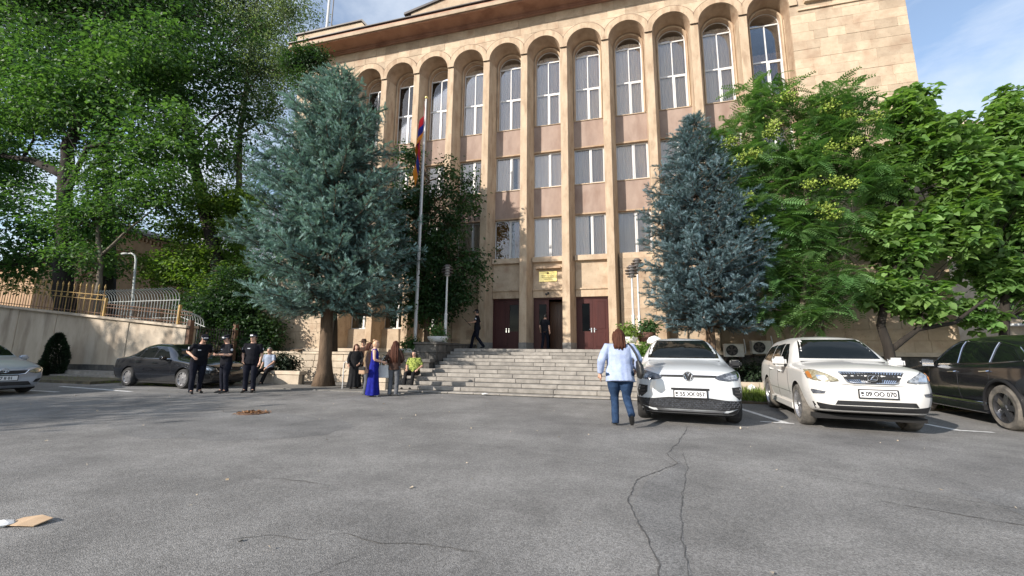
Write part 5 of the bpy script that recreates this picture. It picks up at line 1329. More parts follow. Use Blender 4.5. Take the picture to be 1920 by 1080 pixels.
def chaikin(pts, it=2):
    for _ in range(it):
        q = [pts[0]]
        for a, b in zip(pts[:-1], pts[1:]):
            q.append((a[0] * .75 + b[0] * .25, a[1] * .75 + b[1] * .25)); q.append((a[0] * .25 + b[0] * .75, a[1] * .25 + b[1] * .75))
        q.append(pts[-1]); pts = q
    return pts
def smooth_interp(ys, vals, q):
    """monotone cubic through the stations"""
    ys = np.array(ys); v = np.array(vals); h = np.diff(ys); d = np.diff(v) / h
    m = np.zeros(len(ys)); m[0], m[-1] = d[0], d[-1]
    for i in range(1, len(ys) - 1):
        if d[i - 1] * d[i] <= 0: m[i] = 0
        else:
            w1, w2 = 2 * h[i] + h[i - 1], h[i] + 2 * h[i - 1]; m[i] = (w1 + w2) / (w1 / d[i - 1] + w2 / d[i])
    k = np.clip(np.searchsorted(ys, q) - 1, 0, len(h) - 1); t = (q - ys[k]) / h[k]
    return ((1 + 2 * t) * (1 - t) ** 2) * v[k] + t * (1 - t) ** 2 * h[k] * m[k] + t * t * (3 - 2 * t) * v[k + 1] + t * t * (t - 1) * h[k] * m[k + 1]
def car_body(st, wheels, rw, paint, xin=0.55):
    """st: stations (y, zb, wb, wmax, zmid, wsh, zsh, wtop, ztop, zc)"""
    st = np.array(st); ys = st[:, 0]
    q = np.unique(np.concatenate([np.linspace(ys[0], ys[-1], 64), ys]))
    par = [smooth_interp(ys, st[:, i], q) for i in range(1, 10)]
    V = []; F = []; m = None
    for i in range(len(q)):
        zb, wb, wm, zm, ws, zs, wt_, zt, zc = [p[i] for p in par]
        prof = [(0, zb), (wb * .85, zb), (wb, zb + .04), (wm, zm), (ws + .004, zs - .05), (ws - .01, zs), (wt_, zt), (wt_ * .55, zc - (zc - zt) * .25), (0, zc)]
        prof = chaikin(prof, 2)
        full = prof + [(-x, z) for x, z in prof[-2:0:-1]]
        m = len(full); V += [(x, q[i], z) for x, z in full]
    n = len(q)
    for i in range(n - 1):
        for k in range(m): F.append((i * m + k, (i + 1) * m + k, (i + 1) * m + (k + 1) % m, i * m + (k + 1) % m))
    F.append(tuple(range(m))); F.append(tuple((n - 1) * m + k for k in range(m))[::-1])
    me = np_mesh('body', V, F, None, True, mats=[paint, M['under']])
    o = bpy.data.objects.new('tmp_body', me); COL.objects.link(o)
    bm = bmesh.new(); bm.from_mesh(me); bmesh.ops.recalc_face_normals(bm, faces=bm.faces[:]); bm.to_mesh(me); bm.free()
    cut = MB()
    for y in wheels:
        for s in (-1, 1):
            a, b = (xin, 1.3) if s > 0 else (-1.3, -xin)
            cut.lathe([(rw + .055, a), (rw + .055, b)], 32, 'x', (0, y, rw))
    cm = cut.mesh('cut', M['under']); cm.materials.clear(); cm.materials.append(M['under'])
    bm = bmesh.new(); bm.from_mesh(cm); bmesh.ops.recalc_face_normals(bm, faces=bm.faces[:]); bm.to_mesh(cm); bm.free()
    co_ = bpy.data.objects.new('tmp_cut', cm); COL.objects.link(co_)
    md = o.modifiers.new('b', 'BOOLEAN'); md.operation = 'DIFFERENCE'; md.object = co_; md.solver = 'EXACT'
    try: md.material_mode = 'TRANSFER'
    except Exception: pass
    res = evaluated(o)
    bpy.data.objects.remove(o); bpy.data.objects.remove(co_)
    res.name = 'body'
    bm = bmesh.new(); bm.from_mesh(me); bv = BVHTree.FromBMesh(bm); bm.free()
    res.set_sharp_from_angle(angle=math.radians(32))
    return res, bv
def patch(name, outline, bv, axis, mt_, parent, off=.006, th=.012, res=.07, smooth=True, mirror=False):
    """a panel with the given outline laid on the body; axis '-y' front, '+y' rear, '+x'/'-x' sides; outline in (x,z) or (y,z)"""
    bm = bmesh.new()
    vs = [bm.verts.new((p[0], p[1], 0)) for p in outline]
    f = bm.faces.new(vs); bmesh.ops.triangulate(bm, faces=[f])
    for _ in range(6):
        lg = [e for e in bm.edges if e.calc_length() > res]
        if not lg: break
        bmesh.ops.subdivide_edges(bm, edges=lg, cuts=1); bmesh.ops.triangulate(bm, faces=[f for f in bm.faces if len(f.verts) > 3])
    D = {'-y': Vector((0, 1, 0)), '+y': Vector((0, -1, 0)), '-x': Vector((1, 0, 0)), '+x': Vector((-1, 0, 0))}[axis]
    inn = []; outp = []
    for v in bm.verts:
        a, b = v.co.x, v.co.y
        o = Vector((a, 0, b)) - D * 6 if axis[1] == 'y' else Vector((0, a, b)) - D * 6
        hit, nrm, _, _ = bv.ray_cast(o, D)
        kk = 0
        while (hit is None or (axis[1] == 'y' and b > 1.02 and abs(hit.y) > 2.0)) and kk < 25 and axis[1] == 'y':
            a *= .97; kk += 1; o.x = a; hit, nrm, _, _ = bv.ray_cast(o, D)
        if hit is None:
            hit, nrm, _, _ = bv.find_nearest(Vector((a, -2.2 if axis == '-y' else 2.2, b)) if axis[1] == 'y' else Vector(((-.9 if axis == '-x' else .9), a, b)))
        if nrm.dot(D) > 0: nrm = -nrm
        nn = (nrm - D * .6).normalized()
        outp.append(hit + nn * off); inn.append(hit - nn * (th - off))
    if name == 'headlight':
        cx = sum(p[0] for p in outline) / len(outline); cz = sum(p[1] for p in outline) / len(outline)
        patch('lamp_seam', [(cx + (x - cx) * 1.05, cz + (z - cz) * 1.12) for x, z in outline], bv, axis, M['black'], parent, off=.003)
    n = len(outp); F = [[v.index for v in f.verts] for f in bm.faces]
    F2 = [[i + n for i in f[::-1]] for f in F]
    side = [(e.verts[1].index, e.verts[0].index, e.verts[0].index + n, e.verts[1].index + n) for e in bm.edges if len(e.link_faces) == 1]
    bm.verts.index_update(); bm.free()
    me = np_mesh(name, [p[:] for p in outp + inn], F + F2 + [list(s) for s in side], mt_, smooth)
    b2 = bmesh.new(); b2.from_mesh(me); bmesh.ops.recalc_face_normals(b2, faces=b2.faces[:]); b2.to_mesh(me); b2.free()
    me.set_sharp_from_angle(angle=math.radians(40))
    return link(name, me, parent)
def mir(o): return [(-x, z) for x, z in o][::-1]
def surf(bv, x, z, axis='-y'):
    D = Vector((0, 1, 0)) if axis == '-y' else Vector((0, -1, 0))
    h = bv.ray_cast(Vector((x, 0, z)) - D * 6, D)[0]
    return h.y if h is not None else (-2.2 if axis == '-y' else 2.2)
def make_wheels(car, ys, xs, rw, w, rim, spokes, tyre='rubber', double=True):
    ty = MB()
    ty.lathe([(rw * .68, -w / 2 + .01), (rw * .90, -w / 2), (rw * .97, -w / 2 + .025), (rw, -w / 2 + .05), (rw, w / 2 - .05), (rw * .97, w / 2 - .025), (rw * .90, w / 2), (rw * .68, w / 2 - .01)], 40, 'x', cap=False)
    tm = ty.mesh('tyre', M[tyre], True); tm.set_sharp_from_angle(angle=math.radians(40))
    r = MB(); R = rw * .70
    r.lathe([(R * .98, w / 2 - .012), (R, w / 2 - .004), (R * .93, w / 2 - .004), (R * .90, w / 2 - .05), (R * .9, -w / 2 + .02), (R, -w / 2 + .02)], 36, 'x', cap=False)
    for k in range(spokes):
        a = 2 * PI * k / spokes
        for da in ((-.17, .17) if double else (0,)):
            ca, sa = math.cos(a + da), math.sin(a + da); c0, s0 = math.cos(a + da * .4), math.sin(a + da * .4)
            hw = .020 if double else .045
            p0 = Vector((0, c0 * R * .16, s0 * R * .16)); p1 = Vector((0, ca * R * .95, sa * R * .95)); t = (p1 - p0).normalized(); nn = Vector((0, -t.z, t.y))
            x0, x1 = w / 2 - .02, w / 2 - .035
            V = [(x0, *(p0 + nn * hw * 1.2)[1:]), (x0, *(p0 - nn * hw * 1.2)[1:]), (x1, *(p1 - nn * hw)[1:]), (x1, *(p1 + nn * hw)[1:])]
            V += [(a_ - .04, b_, c_) for a_, b_, c_ in V]
            r.add(V, [(0, 1, 2, 3), (7, 6, 5, 4), (0, 4, 5, 1), (1, 5, 6, 2), (2, 6, 7, 3), (3, 7, 4, 0)])
    r.lathe([(0.001, w / 2 - .008), (R * .20, w / 2 - .010), (R * .22, w / 2 - .05)], 14, 'x')
    rm = r.mesh('rim', M[rim]); br = MB(); br.lathe([(0.001, 0), (R * .88, 0), (R * .88, -.02), (.001, -.02)], 24, 'x'); brm = br.mesh('brake_disc', M['under'])
    for y in ys:
        for s in (1, -1):
            wh = bpy.data.objects.new('wheel', None); COL.objects.link(wh); wh.parent = car; wh.location = (s * xs, y, rw)
            if s < 0: wh.rotation_euler = (0, 0, PI)
            link('tyre', tm, wh); link('rim', rm, wh); link('brake_disc', brm, wh)
def number_plate(car, s, x, z, y, w=.52, h=.115, size=.098, sx=.92, surround=None, tilt=0):
    p = bpy.data.objects.new('number_plate', None); COL.objects.link(p); p.parent = car; p.location = (x, y, z); p.rotation_euler = (tilt, 0, 0)
    MB().box(-w / 2, w / 2, -.012, 0, -h / 2, h / 2, ch=.004).obj('plate', M['plate'], p)
    f = MB(); t = .014 if surround is None else surround
    f.box(-w / 2 - t, w / 2 + t, -.010, .03, h / 2 + .002, h / 2 + t); f.box(-w / 2 - t, w / 2 + t, -.010, .03, -h / 2 - t, -h / 2 - .002)
    f.box(-w / 2 - t, -w / 2 - .002, -.010, .03, -h / 2 - .002, h / 2 + .002); f.box(w / 2 + .002, w / 2 + t, -.010, .03, -h / 2 - .002, h / 2 + .002)
    f.obj('plate_frame', M['black'], p)
    text_mesh('lettering', s, size, M['plate_ink'], p, (.03, -.0135, -.002), ext=.001, sx=sx, bold=.003)
    f = MB(); f.box(-w / 2 + .015, -w / 2 + .055, -.0132, -.0125, -.005, .03); f.box(-w / 2 + .018, -w / 2 + .052, -.0132, -.0125, -.04, -.02); f.obj('country_mark', M['plate_ink'], p)
    return p
def mirrors(car, x, y, z, m, scale=1.0):
    for s in (-1, 1):
        g = MB(); sc = scale
        bm = bmesh.new(); bmesh.ops.create_cube(bm, size=1)
        for v in bm.verts: v.co = (v.co.x * .22 * sc, v.co.y * .13 * sc, v.co.z * .16 * sc)
        bmesh.ops.bevel(bm, geom=bm.edges[:], offset=.045 * sc, segments=3, affect='EDGES'); bm.verts.index_update()
        g.add([(v.co.x + s * (x + .12), v.co.y + y, v.co.z + z) for v in bm.verts], [[v.index for v in f.verts] for f in bm.faces]); bm.free()
        o = g.obj('side_mirror', m, car, smooth=True, sharp=50)
        MB().tube([(s * (x - .06), y + .03, z - .10), (s * (x + .06), y, z - .05)], .025, 6).obj('mirror_stalk', M['black'], o)
        MB().box(s * (x + .12) - .09 * sc, s * (x + .12) + .09 * sc, y + .062 * sc, y + .07 * sc, z - .06 * sc, z + .06 * sc).obj('mirror_glass', M['chrome'], o)
def dens(t_, n=6):
    P = []
    for a, b in zip(t_[:-1], t_[1:]):
        for k in range(n): P.append((a[0] + (b[0] - a[0]) * k / n, a[1] + (b[1] - a[1]) * k / n))
    return P + [t_[-1]]
def side_set(car, bv, wins, m='carglass', trim=None, handles=(), hm='chrome', seams=(), sides=('+x', '-x')):
    for ax in sides:
        for w in wins:
            o = patch('side_window', w, bv, ax, M[m], car, off=.005, th=.012, res=.12)
        s = 1 if ax == '+x' else -1
        D = Vector((-s, 0, 0))
        def on(y, z, k=.008):
            h = bv.ray_cast(Vector((s * 3, y, z)), D)[0]
            return (h.x + s * k, y, z) if h is not None else (s * .9, y, z)
        if trim:
            for t_ in trim: MB().tube([on(y, z, .008) for y, z in dens(t_)], .012, 5).obj('window_trim', M['chrome'], car, smooth=True)
        for (y, z) in handles:
            p, q = on(y, z, .03), on(y + .2, z + .012, .03)
            MB().tube([on(y, z, 0), p, q, on(y + .2, z + .012, 0)], .014, 6).obj('door_handle', M[hm], car, smooth=True)
        for sm_ in seams:
            P = []
            for (a, b) in zip(sm_[:-1], sm_[1:]):
                for k in range(6): P.append((a[0] + (b[0] - a[0]) * k / 6, a[1] + (b[1] - a[1]) * k / 6))
            P.append(sm_[-1]); MB().tube([on(y, z, .0005) for y, z in P], .0045, 4).obj('door_seam', M['black'], car)
def ring_badge(car, x, y, z, r, kind):
    g = MB()
    if kind == 'vw':
        g.tube([(x + r * math.cos(a * PI / 14), y, z + r * math.sin(a * PI / 14)) for a in range(29)], r * .10, 6, cap=False)
        def ln(pts): g.tube([(x + a * r, y, z + b * r) for a, b in pts], r * .085, 5)
        ln([(-.36, .86), (0, .08), (.36, .86)]); ln([(-.86, .36), (-.42, -.82), (0, 0.02), (.42, -.82), (.86, .36)])
    elif kind == 'lexus':
        g.tube([(x + r * 1.35 * math.cos(a * PI / 14), y, z + r * .95 * math.sin(a * PI / 14)) for a in range(29)], r * .12, 6, cap=False)
        g.tube([(x + a * r, y - .004, z + b * r) for a, b in ((.55, .78), (-.1, .25), (-.55, -.45), (.1, -.5), (1.0, -.5))], r * .13, 5)
    elif kind == 'toyota':
        for (rx, rz, dz) in ((1.5, 1.0, 0), (.5, .95, 0), (1.05, .42, .5)):
            g.tube([(x + r * rx * math.cos(a * PI / 12), y, z + dz * r + r * rz * math.sin(a * PI / 12)) for a in range(25)], r * .10, 5, cap=False)
    return g.obj('badge', M['chrome'], car, smooth=True)

# -- white electric crossover
def car_white(loc, rz):
    t = thing('parked_car', 'white crossover with a thin dark bar between slim headlights, parked beside the walking woman', 'car', loc, rz, 'cars parked in the square')
    st = [(-2.22, .27, .50, .62, .50, .54, .80, .42, .86, .875), (-2.17, .23, .68, .76, .52, .71, .83, .58, .905, .92), (-2.05, .20, .78, .86, .54, .82, .875, .66, .96, .975), (-1.75, .20, .84, .918, .56, .89, .94, .70, 1.02, 1.045),
          (-1.2, .20, .84, .925, .58, .90, .99, .72, 1.08, 1.115), (-.98, .20, .84, .925, .58, .90, 1.005, .74, 1.12, 1.15), (-.62, .20, .84, .92, .58, .895, 1.02, .665, 1.36, 1.40), (-.25, .20, .84, .92, .6, .89, 1.03, .60, 1.54, 1.585), (.35, .2, .84, .92, .6, .89, 1.04, .585, 1.585, 1.63),
          (1.2, .2, .84, .92, .6, .89, 1.06, .565, 1.555, 1.60), (1.75, .22, .84, .915, .62, .88, 1.08, .54, 1.47, 1.51), (2.1, .25, .80, .89, .64, .85, 1.06, .60, 1.20, 1.24), (2.30, .32, .70, .82, .66, .76, .98, .62, 1.03, 1.05)]
    me, bv = car_body(st, (-1.385, 1.385), .355, M['paint_white']); link('body', me, t)
    A = lambda n, o, m, **k: patch(n, o, bv, '-y', M[m], t, **k)
    A('windshield', [(-.69, 1.175), (.69, 1.175), (.67, 1.30), (.62, 1.45), (.565, 1.555), (-.565, 1.555), (-.62, 1.45), (-.67, 1.30)], 'carglass', res=.1)
    MB().box(-.68, .68, -.99, -.90, 1.10, 1.135).obj('wiper_cowl', M['black'], t)
    for s in (1, -1):
        hl = [(.44, .845), (.50, .815), (.64, .80), (.80, .815), (.845, .865), (.845, .965), (.78, .952), (.60, .915), (.46, .875)]
        f = hl if s > 0 else mir(hl)
        h = A('headlight', f, 'lamp_dark', off=.010)
        il = [(.56, .838), (.66, .822), (.78, .838), (.80, .90), (.66, .885)]
        patch('lens', il if s > 0 else mir(il), bv, '-y', M['lamp_clear'], h, off=.015, th=.02)
        il = [(.80, .845), (.832, .87), (.832, .945), (.80, .93)]
        patch('lens', il if s > 0 else mir(il), bv, '-y', M['chrome'], h, off=.015, th=.02)
        vt = [(.69, .69), (.84, .70), (.875, .60), (.86, .47), (.80, .48), (.70, .575)]
        v = A('air_vent', vt if s > 0 else mir(vt), 'black', off=.006)
        for k in range(3):
            z0 = .52 + k * .055; sl_ = [(.74, z0 + .02), (.86, z0), (.86, z0 + .012), (.74, z0 + .032)]
            patch('slat', sl_ if s > 0 else mir(sl_), bv, '-y', M['bronze'], v, off=.012, th=.012)
        bar = [(.075, .85), (.46, .852), (.46, .884), (.075, .888)]
        A('light_bar', bar if s > 0 else mir(bar), 'black', off=.008)
    low = [(-.90, .46), (-.60, .47), (-.34, .50), (.34, .50), (.60, .47), (.90, .46), (.905, .36), (.62, .30), (-.62, .30), (-.905, .36)]
    lo = A('lower_grille', low, 'black', off=.008)
    hx = MB()
    for r in range(4):
        for c in range(-13, 14):
            x = c * .06 + (r % 2) * .03; z = .335 + r * .036
            if abs(x) < .80 - (r < 1) * .15: y = surf(bv, x, z) - .012; hx.tube([(x + .026 * math.cos(a * PI / 3), y, z + .017 * math.sin(a * PI / 3)) for a in range(7)], .0035, 4, cap=False)
    hx.obj('honeycomb', M['lamp_dark'], lo)
    A('silver_strip', [(-.56, .300), (.56, .300), (.52, .262), (-.52, .262)], 'silver', off=.014)
    A('chin', [(-.86, .355), (-.6, .258), (.6, .258), (.86, .355), (.80, .235), (-.80, .235)], 'black', off=.008)
    yb = surf(bv, 0, .87)
    MB().lathe([(.001, -.012), (.082, -.012), (.084, .02), (.001, .02)], 24, 'y', (0, yb, .865)).obj('badge_disc', M['black'], t, smooth=True)
    ring_badge(t, 0, yb - .016, .865, .074, 'vw')
    number_plate(t, '55 XX 057', .02, .56, surf(bv, 0, .55) - .02, surround=.02, tilt=.0)
    MB().box(-.30, .34, surf(bv, 0, .55) - .005, surf(bv, 0, .55) + .05, .62, .668, ch=.01).obj('plate_recess', M['black'], t)
    side_set(t, bv, [[(-.62, 1.085), (.18, 1.09), (.18, 1.47), (-.15, 1.47), (-.40, 1.30)], [(.24, 1.09), (1.05, 1.10), (1.0, 1.44), (.24, 1.47)], [(1.11, 1.11), (1.55, 1.14), (1.25, 1.40), (1.07, 1.43)]], handles=((-.05, .90), (.85, .92)), hm='black',
             seams=([(-.78, .5), (-.72, 1.0)], [(.21, .36), (.21, 1.06)], [(1.05, .6), (1.12, 1.05)]))
    for s in (1, -1): MB().box(s * .84 - .06, s * .84 + .06, -.95, .95, .20, .34, ch=.02).obj('sill', M['black'], t)
    mirrors(t, .90, -.62, 1.07, M['black'], 1.0)
    make_wheels(t, (-1.385, 1.385), .79, .355, .235, 'alloy', 5)
    MB().box(-.8, .8, -2.0, 2.0, .17, .24).obj('underside', M['under'], t)
    return t
car_white((13.52, -7.92, 0), math.radians(-4.6))

# -- pearl white crossover
def car_pearl(loc, rz):
    t = thing('parked_car', 'pearl white crossover with a barred chrome grille, between the white car and the black one', 'car', loc, rz, 'cars parked in the square')
    st = [(-2.28, .42, .54, .68, .64, .62, .84, .48, .92, .94), (-2.22, .35, .70, .79, .64, .75, .90, .61, .98, 1.00), (-2.08, .32, .80, .88, .64, .85, .95, .71, 1.03, 1.06), (-1.8, .29, .83, .918, .64, .905, 1.0, .75, 1.07, 1.11),
          (-1.3, .26, .84, .922, .62, .905, 1.04, .78, 1.10, 1.145), (-1.0, .25, .84, .922, .60, .905, 1.05, .78, 1.13, 1.175), (-.62, .23, .84, .92, .58, .90, 1.03, .70, 1.40, 1.44), (-.28, .23, .84, .92, .6, .895, 1.04, .645, 1.575, 1.615), (.35, .23, .84, .92, .6, .89, 1.05, .63, 1.62, 1.665),
          (1.2, .23, .84, .92, .6, .885, 1.06, .61, 1.60, 1.645), (1.85, .25, .84, .915, .62, .875, 1.07, .60, 1.575, 1.62), (2.26, .28, .80, .89, .64, .84, 1.06, .58, 1.40, 1.46), (2.46, .36, .70, .82, .66, .76, .97, .60, 1.02, 1.04)]
    me, bv = car_body(st, (-1.36, 1.355), .365, M['paint_pearl']); link('body', me, t)
    A = lambda n, o, m, **k: patch(n, o, bv, '-y', M[m], t, **k)
    A('windshield', [(-.69, 1.20), (.69, 1.20), (.635, 1.38), (.585, 1.52), (.55, 1.58), (-.55, 1.58), (-.585, 1.52), (-.635, 1.38)], 'carglass', res=.1)
    MB().box(-.70, .70, -1.02, -.94, 1.11, 1.15).obj('wiper_cowl', M['black'], t)
    for s in (1, -1):
        hl = [(.48, 0.845), (.60, 0.830), (.80, 0.845), (.87, 0.870), (.885, 0.965), (.87, 1.010), (.76, 1.000), (.62, 0.945), (.50, 0.880)]
        h = A('headlight', hl if s > 0 else mir(hl), 'lamp_yellow' if s < 0 else 'lamp_clear', off=.010)
        il = [(.62, 0.860), (.76, 0.860), (.78, 0.925), (.66, 0.925)]
        patch('lens', il if s > 0 else mir(il), bv, '-y', M['chrome'], h, off=.016, th=.02)
        il = [(.825, 0.870), (.865, 0.880), (.878, 0.965), (.84, 0.985)]
        patch('lens', il if s > 0 else mir(il), bv, '-y', M['amber'], h, off=.016, th=.02)
        fg = [(.68, 0.670), (.70, 0.630), (.84, 0.620), (.86, 0.675), (.85, 0.695)]
        A('fog_lamp', fg if s > 0 else mir(fg), 'lamp_dark', off=.008)
    gri = [(-.46, 0.990), (.46, 0.990), (.35, 0.830), (.28, 0.815), (-.28, 0.815), (-.35, 0.830)]
    g = A('grille', gri, 'black', off=.006)
    b = MB()
    for k in range(-11, 12):
        xt, xb = k * .039, k * .0265
        ya, yb = surf(bv, xt, .983) - .016, surf(bv, xb, .821) - .016
        b.tube([(xt, ya, .983), (xb, yb, .821)], .0085, 4)
    b.obj('grille_bars', M['chrome'], g)['kind'] = 'stuff'
    fr = MB(); P = gri + [gri[0]]
    fr.tube([(x, surf(bv, x, z) - .012, z) for x, z in P], .014, 6); fr.obj('grille_frame', M['chrome'], g, smooth=True)
    yb = surf(bv, 0, .90) - .03
    MB().lathe([(.001, -.006), (.075, -.006), (.07, .02), (.001, .02)], 20, 'y', (0, yb, .90)).obj('badge_disc', M['black'], t)
    ring_badge(t, 0, yb - .010, .90, .052, 'lexus')
    A('lower_intake', [(-.52, 0.530), (.56, 0.530), (.60, 0.460), (-.56, 0.460)], 'black', off=.006)
    A('front_skirt', [(-.84, 0.485), (-.60, 0.450), (.60, 0.450), (.84, 0.485), (.80, 0.375), (-.80, 0.375)], 'black', off=.008)
    A('bumper_seam', [(-.44, 0.797), (-.2, 0.780), (.2, 0.780), (.44, 0.797), (.44, 0.790), (.2, 0.772), (-.2, 0.772), (-.44, 0.790)], 'black', off=.003)
    number_plate(t, '09 OO 070', .06, .65, surf(bv, 0, .65) - .02, surround=.016)
    side_set(t, bv, [[(-.64, 1.09), (.12, 1.09), (.12, 1.50), (-.14, 1.50), (-.40, 1.33)], [(.19, 1.09), (1.0, 1.10), (.95, 1.48), (.19, 1.51)], [(1.07, 1.11), (1.95, 1.15), (1.75, 1.45), (1.03, 1.50)]],
             handles=((-.12, .93), (.78, .95)), hm='paint_pearl', seams=([(-.80, .5), (-.74, 1.0)], [(.155, .36), (.155, 1.06)], [(1.0, .7), (1.1, 1.05)], [(-.9, .55), (1.0, .56)]))
    for s in (1, -1):
        MB().box(s * .84 - .07, s * .84 + .07, -.95, .95, .22, .36, ch=.02).obj('sill', M['paint_pearl'], t)
    mirrors(t, .90, -.66, 1.13, M['paint_pearl'], 1.2)
    make_wheels(t, (-1.36, 1.355), .80, .365, .235, 'alloy', 5, tyre='tyre_dusty')
    MB().box(-.8, .8, -2.0, 2.1, .20, .27).obj('underside', M['under'], t)
    return t
car_pearl((16.36, -7.95, 0), math.radians(-6.6)).scale = (.93, .95, 1.0)

# -- black crossover seen from its rear side
def car_black_suv(loc, rz):
    t = thing('parked_car', 'big black crossover with chrome window trim and a dusty rear tyre, parked nose in', 'car', loc, rz, 'cars parked in the square')
    st = [(-2.38, .34, .52, .70, .54, .62, .76, .48, .84, .87), (-2.28, .28, .70, .82, .54, .78, .82, .62, .90, .93), (-2.1, .25, .80, .90, .56, .87, .88, .70, .96, 1.0), (-1.8, .24, .84, .94, .58, .92, .94, .76, 1.02, 1.06),
          (-1.3, .24, .86, .95, .60, .925, 1.0, .80, 1.08, 1.12), (-.95, .24, .86, .95, .60, .925, 1.03, .80, 1.12, 1.16), (-.55, .24, .86, .945, .6, .92, 1.05, .72, 1.42, 1.46), (-.15, .24, .86, .94, .6, .915, 1.06, .66, 1.60, 1.64), (.5, .24, .86, .94, .6, .91, 1.08, .65, 1.64, 1.69),
          (1.3, .24, .86, .945, .62, .905, 1.11, .62, 1.60, 1.66), (1.95, .26, .86, .95, .64, .90, 1.13, .60, 1.56, 1.63), (2.32, .30, .82, .92, .66, .87, 1.10, .58, 1.36, 1.42), (2.50, .38, .70, .84, .68, .78, 1.0, .62, 1.05, 1.07)]
    me, bv = car_body(st, (-1.42, 1.40), .385, M['paint_black']); link('body', me, t)
    A = lambda n, o, ax, m, **k: patch(n, o, bv, ax, M[m], t, **k)
    A('windshield', [(-.74, 1.18), (.74, 1.18), (.68, 1.44), (.60, 1.60), (-.60, 1.60), (-.68, 1.44)], '-y', 'carglass', res=.1)
    A('rear_window', [(-.62, 1.22), (.62, 1.22), (.52, 1.50), (-.52, 1.50)], '+y', 'carglass', res=.1)
    for s in (1, -1):
        hl = [(.48, .78), (.80, .76), (.86, .86), (.60, .86)]; A('headlight', hl if s > 0 else mir(hl), '-y', 'lamp_clear')
        tl = [(.40, .90), (.78, .88), (.80, .98), (.42, .97)]; A('tail_light', tl if s > 0 else mir(tl), '+y', 'amber')
    side_set(t, bv, [[(-.62, 1.12), (.16, 1.14), (.06, 1.54), (-.12, 1.54), (-.36, 1.37)], [(.22, 1.14), (1.08, 1.17), (1.02, 1.51), (.14, 1.55)], [(1.14, 1.18), (1.80, 1.22), (1.48, 1.42), (1.10, 1.50)]],
             trim=([(-.68, 1.095), (.2, 1.115), (1.1, 1.145), (1.9, 1.20), (1.88, 1.28), (1.6, 1.44), (1.08, 1.545), (.1, 1.585), (-.15, 1.58), (-.4, 1.40), (-.68, 1.10)], [(.19, 1.13), (.09, 1.57)], [(1.11, 1.16), (1.06, 1.53)]),
             handles=((-.05, .95), (.92, .99)), seams=([(-.86, .5), (-.76, 1.05)], [(.19, .36), (.19, 1.10)], [(1.10, .85), (1.16, 1.10)]))
    for s in (1, -1):
        MB().box(s * .88 - .06, s * .88 + .06, -.98, .95, .22, .38, ch=.02).obj('sill', M['paint_black'], t)
        MB().box(s * .942 - .008, s * .942 + .008, -.95, .98, .385, .425, ch=.004).obj('sill_trim', M['chrome'], t)
        MB().tube([(s * .94, 1.40 + .47 * math.cos(a * PI / 14), .385 + .47 * math.sin(a * PI / 14)) for a in range(-1, 16)], .03, 6).obj('arch_trim', M['black'], t, smooth=True)
    mirrors(t, .92, -.62, 1.12, M['paint_black'], 1.1)
    make_wheels(t, (-1.42, 1.40), .83, .385, .245, 'alloy_dark', 5, tyre='tyre_dusty', double=False)
    MB().box(-.8, .8, -2.1, 2.2, .22, .28).obj('underside', M['under'], t)
    return t
car_black_suv((19.80, -7.45, 0), math.radians(180 - 7))

# -- sedans on the left
SED = [(-2.20, .26, .52, .66, .46, .60, .60, .46, .68, .70), (-2.13, .20, .66, .76, .46, .72, .66, .58, .73, .75), (-1.98, .17, .74, .83, .48, .80, .72, .66, .79, .82), (-1.6, .17, .78, .87, .50, .84, .80, .70, .88, .92),
       (-1.1, .17, .80, .875, .52, .85, .87, .72, .95, .99), (-.92, .17, .80, .875, .52, .85, .885, .72, .98, 1.02), (-.45, .17, .80, .875, .52, .845, .90, .63, 1.26, 1.30), (-.05, .17, .80, .875, .54, .84, .91, .565, 1.40, 1.44), (.5, .17, .80, .875, .54, .84, .92, .555, 1.42, 1.47),
       (1.0, .17, .80, .875, .54, .835, .93, .56, 1.36, 1.40), (1.45, .18, .80, .87, .55, .83, .95, .60, 1.12, 1.16), (1.72, .20, .80, .865, .56, .82, .95, .66, 1.0, 1.04), (2.1, .24, .76, .84, .57, .79, .92, .62, .98, 1.0), (2.30, .32, .66, .76, .58, .70, .84, .54, .90, .92)]
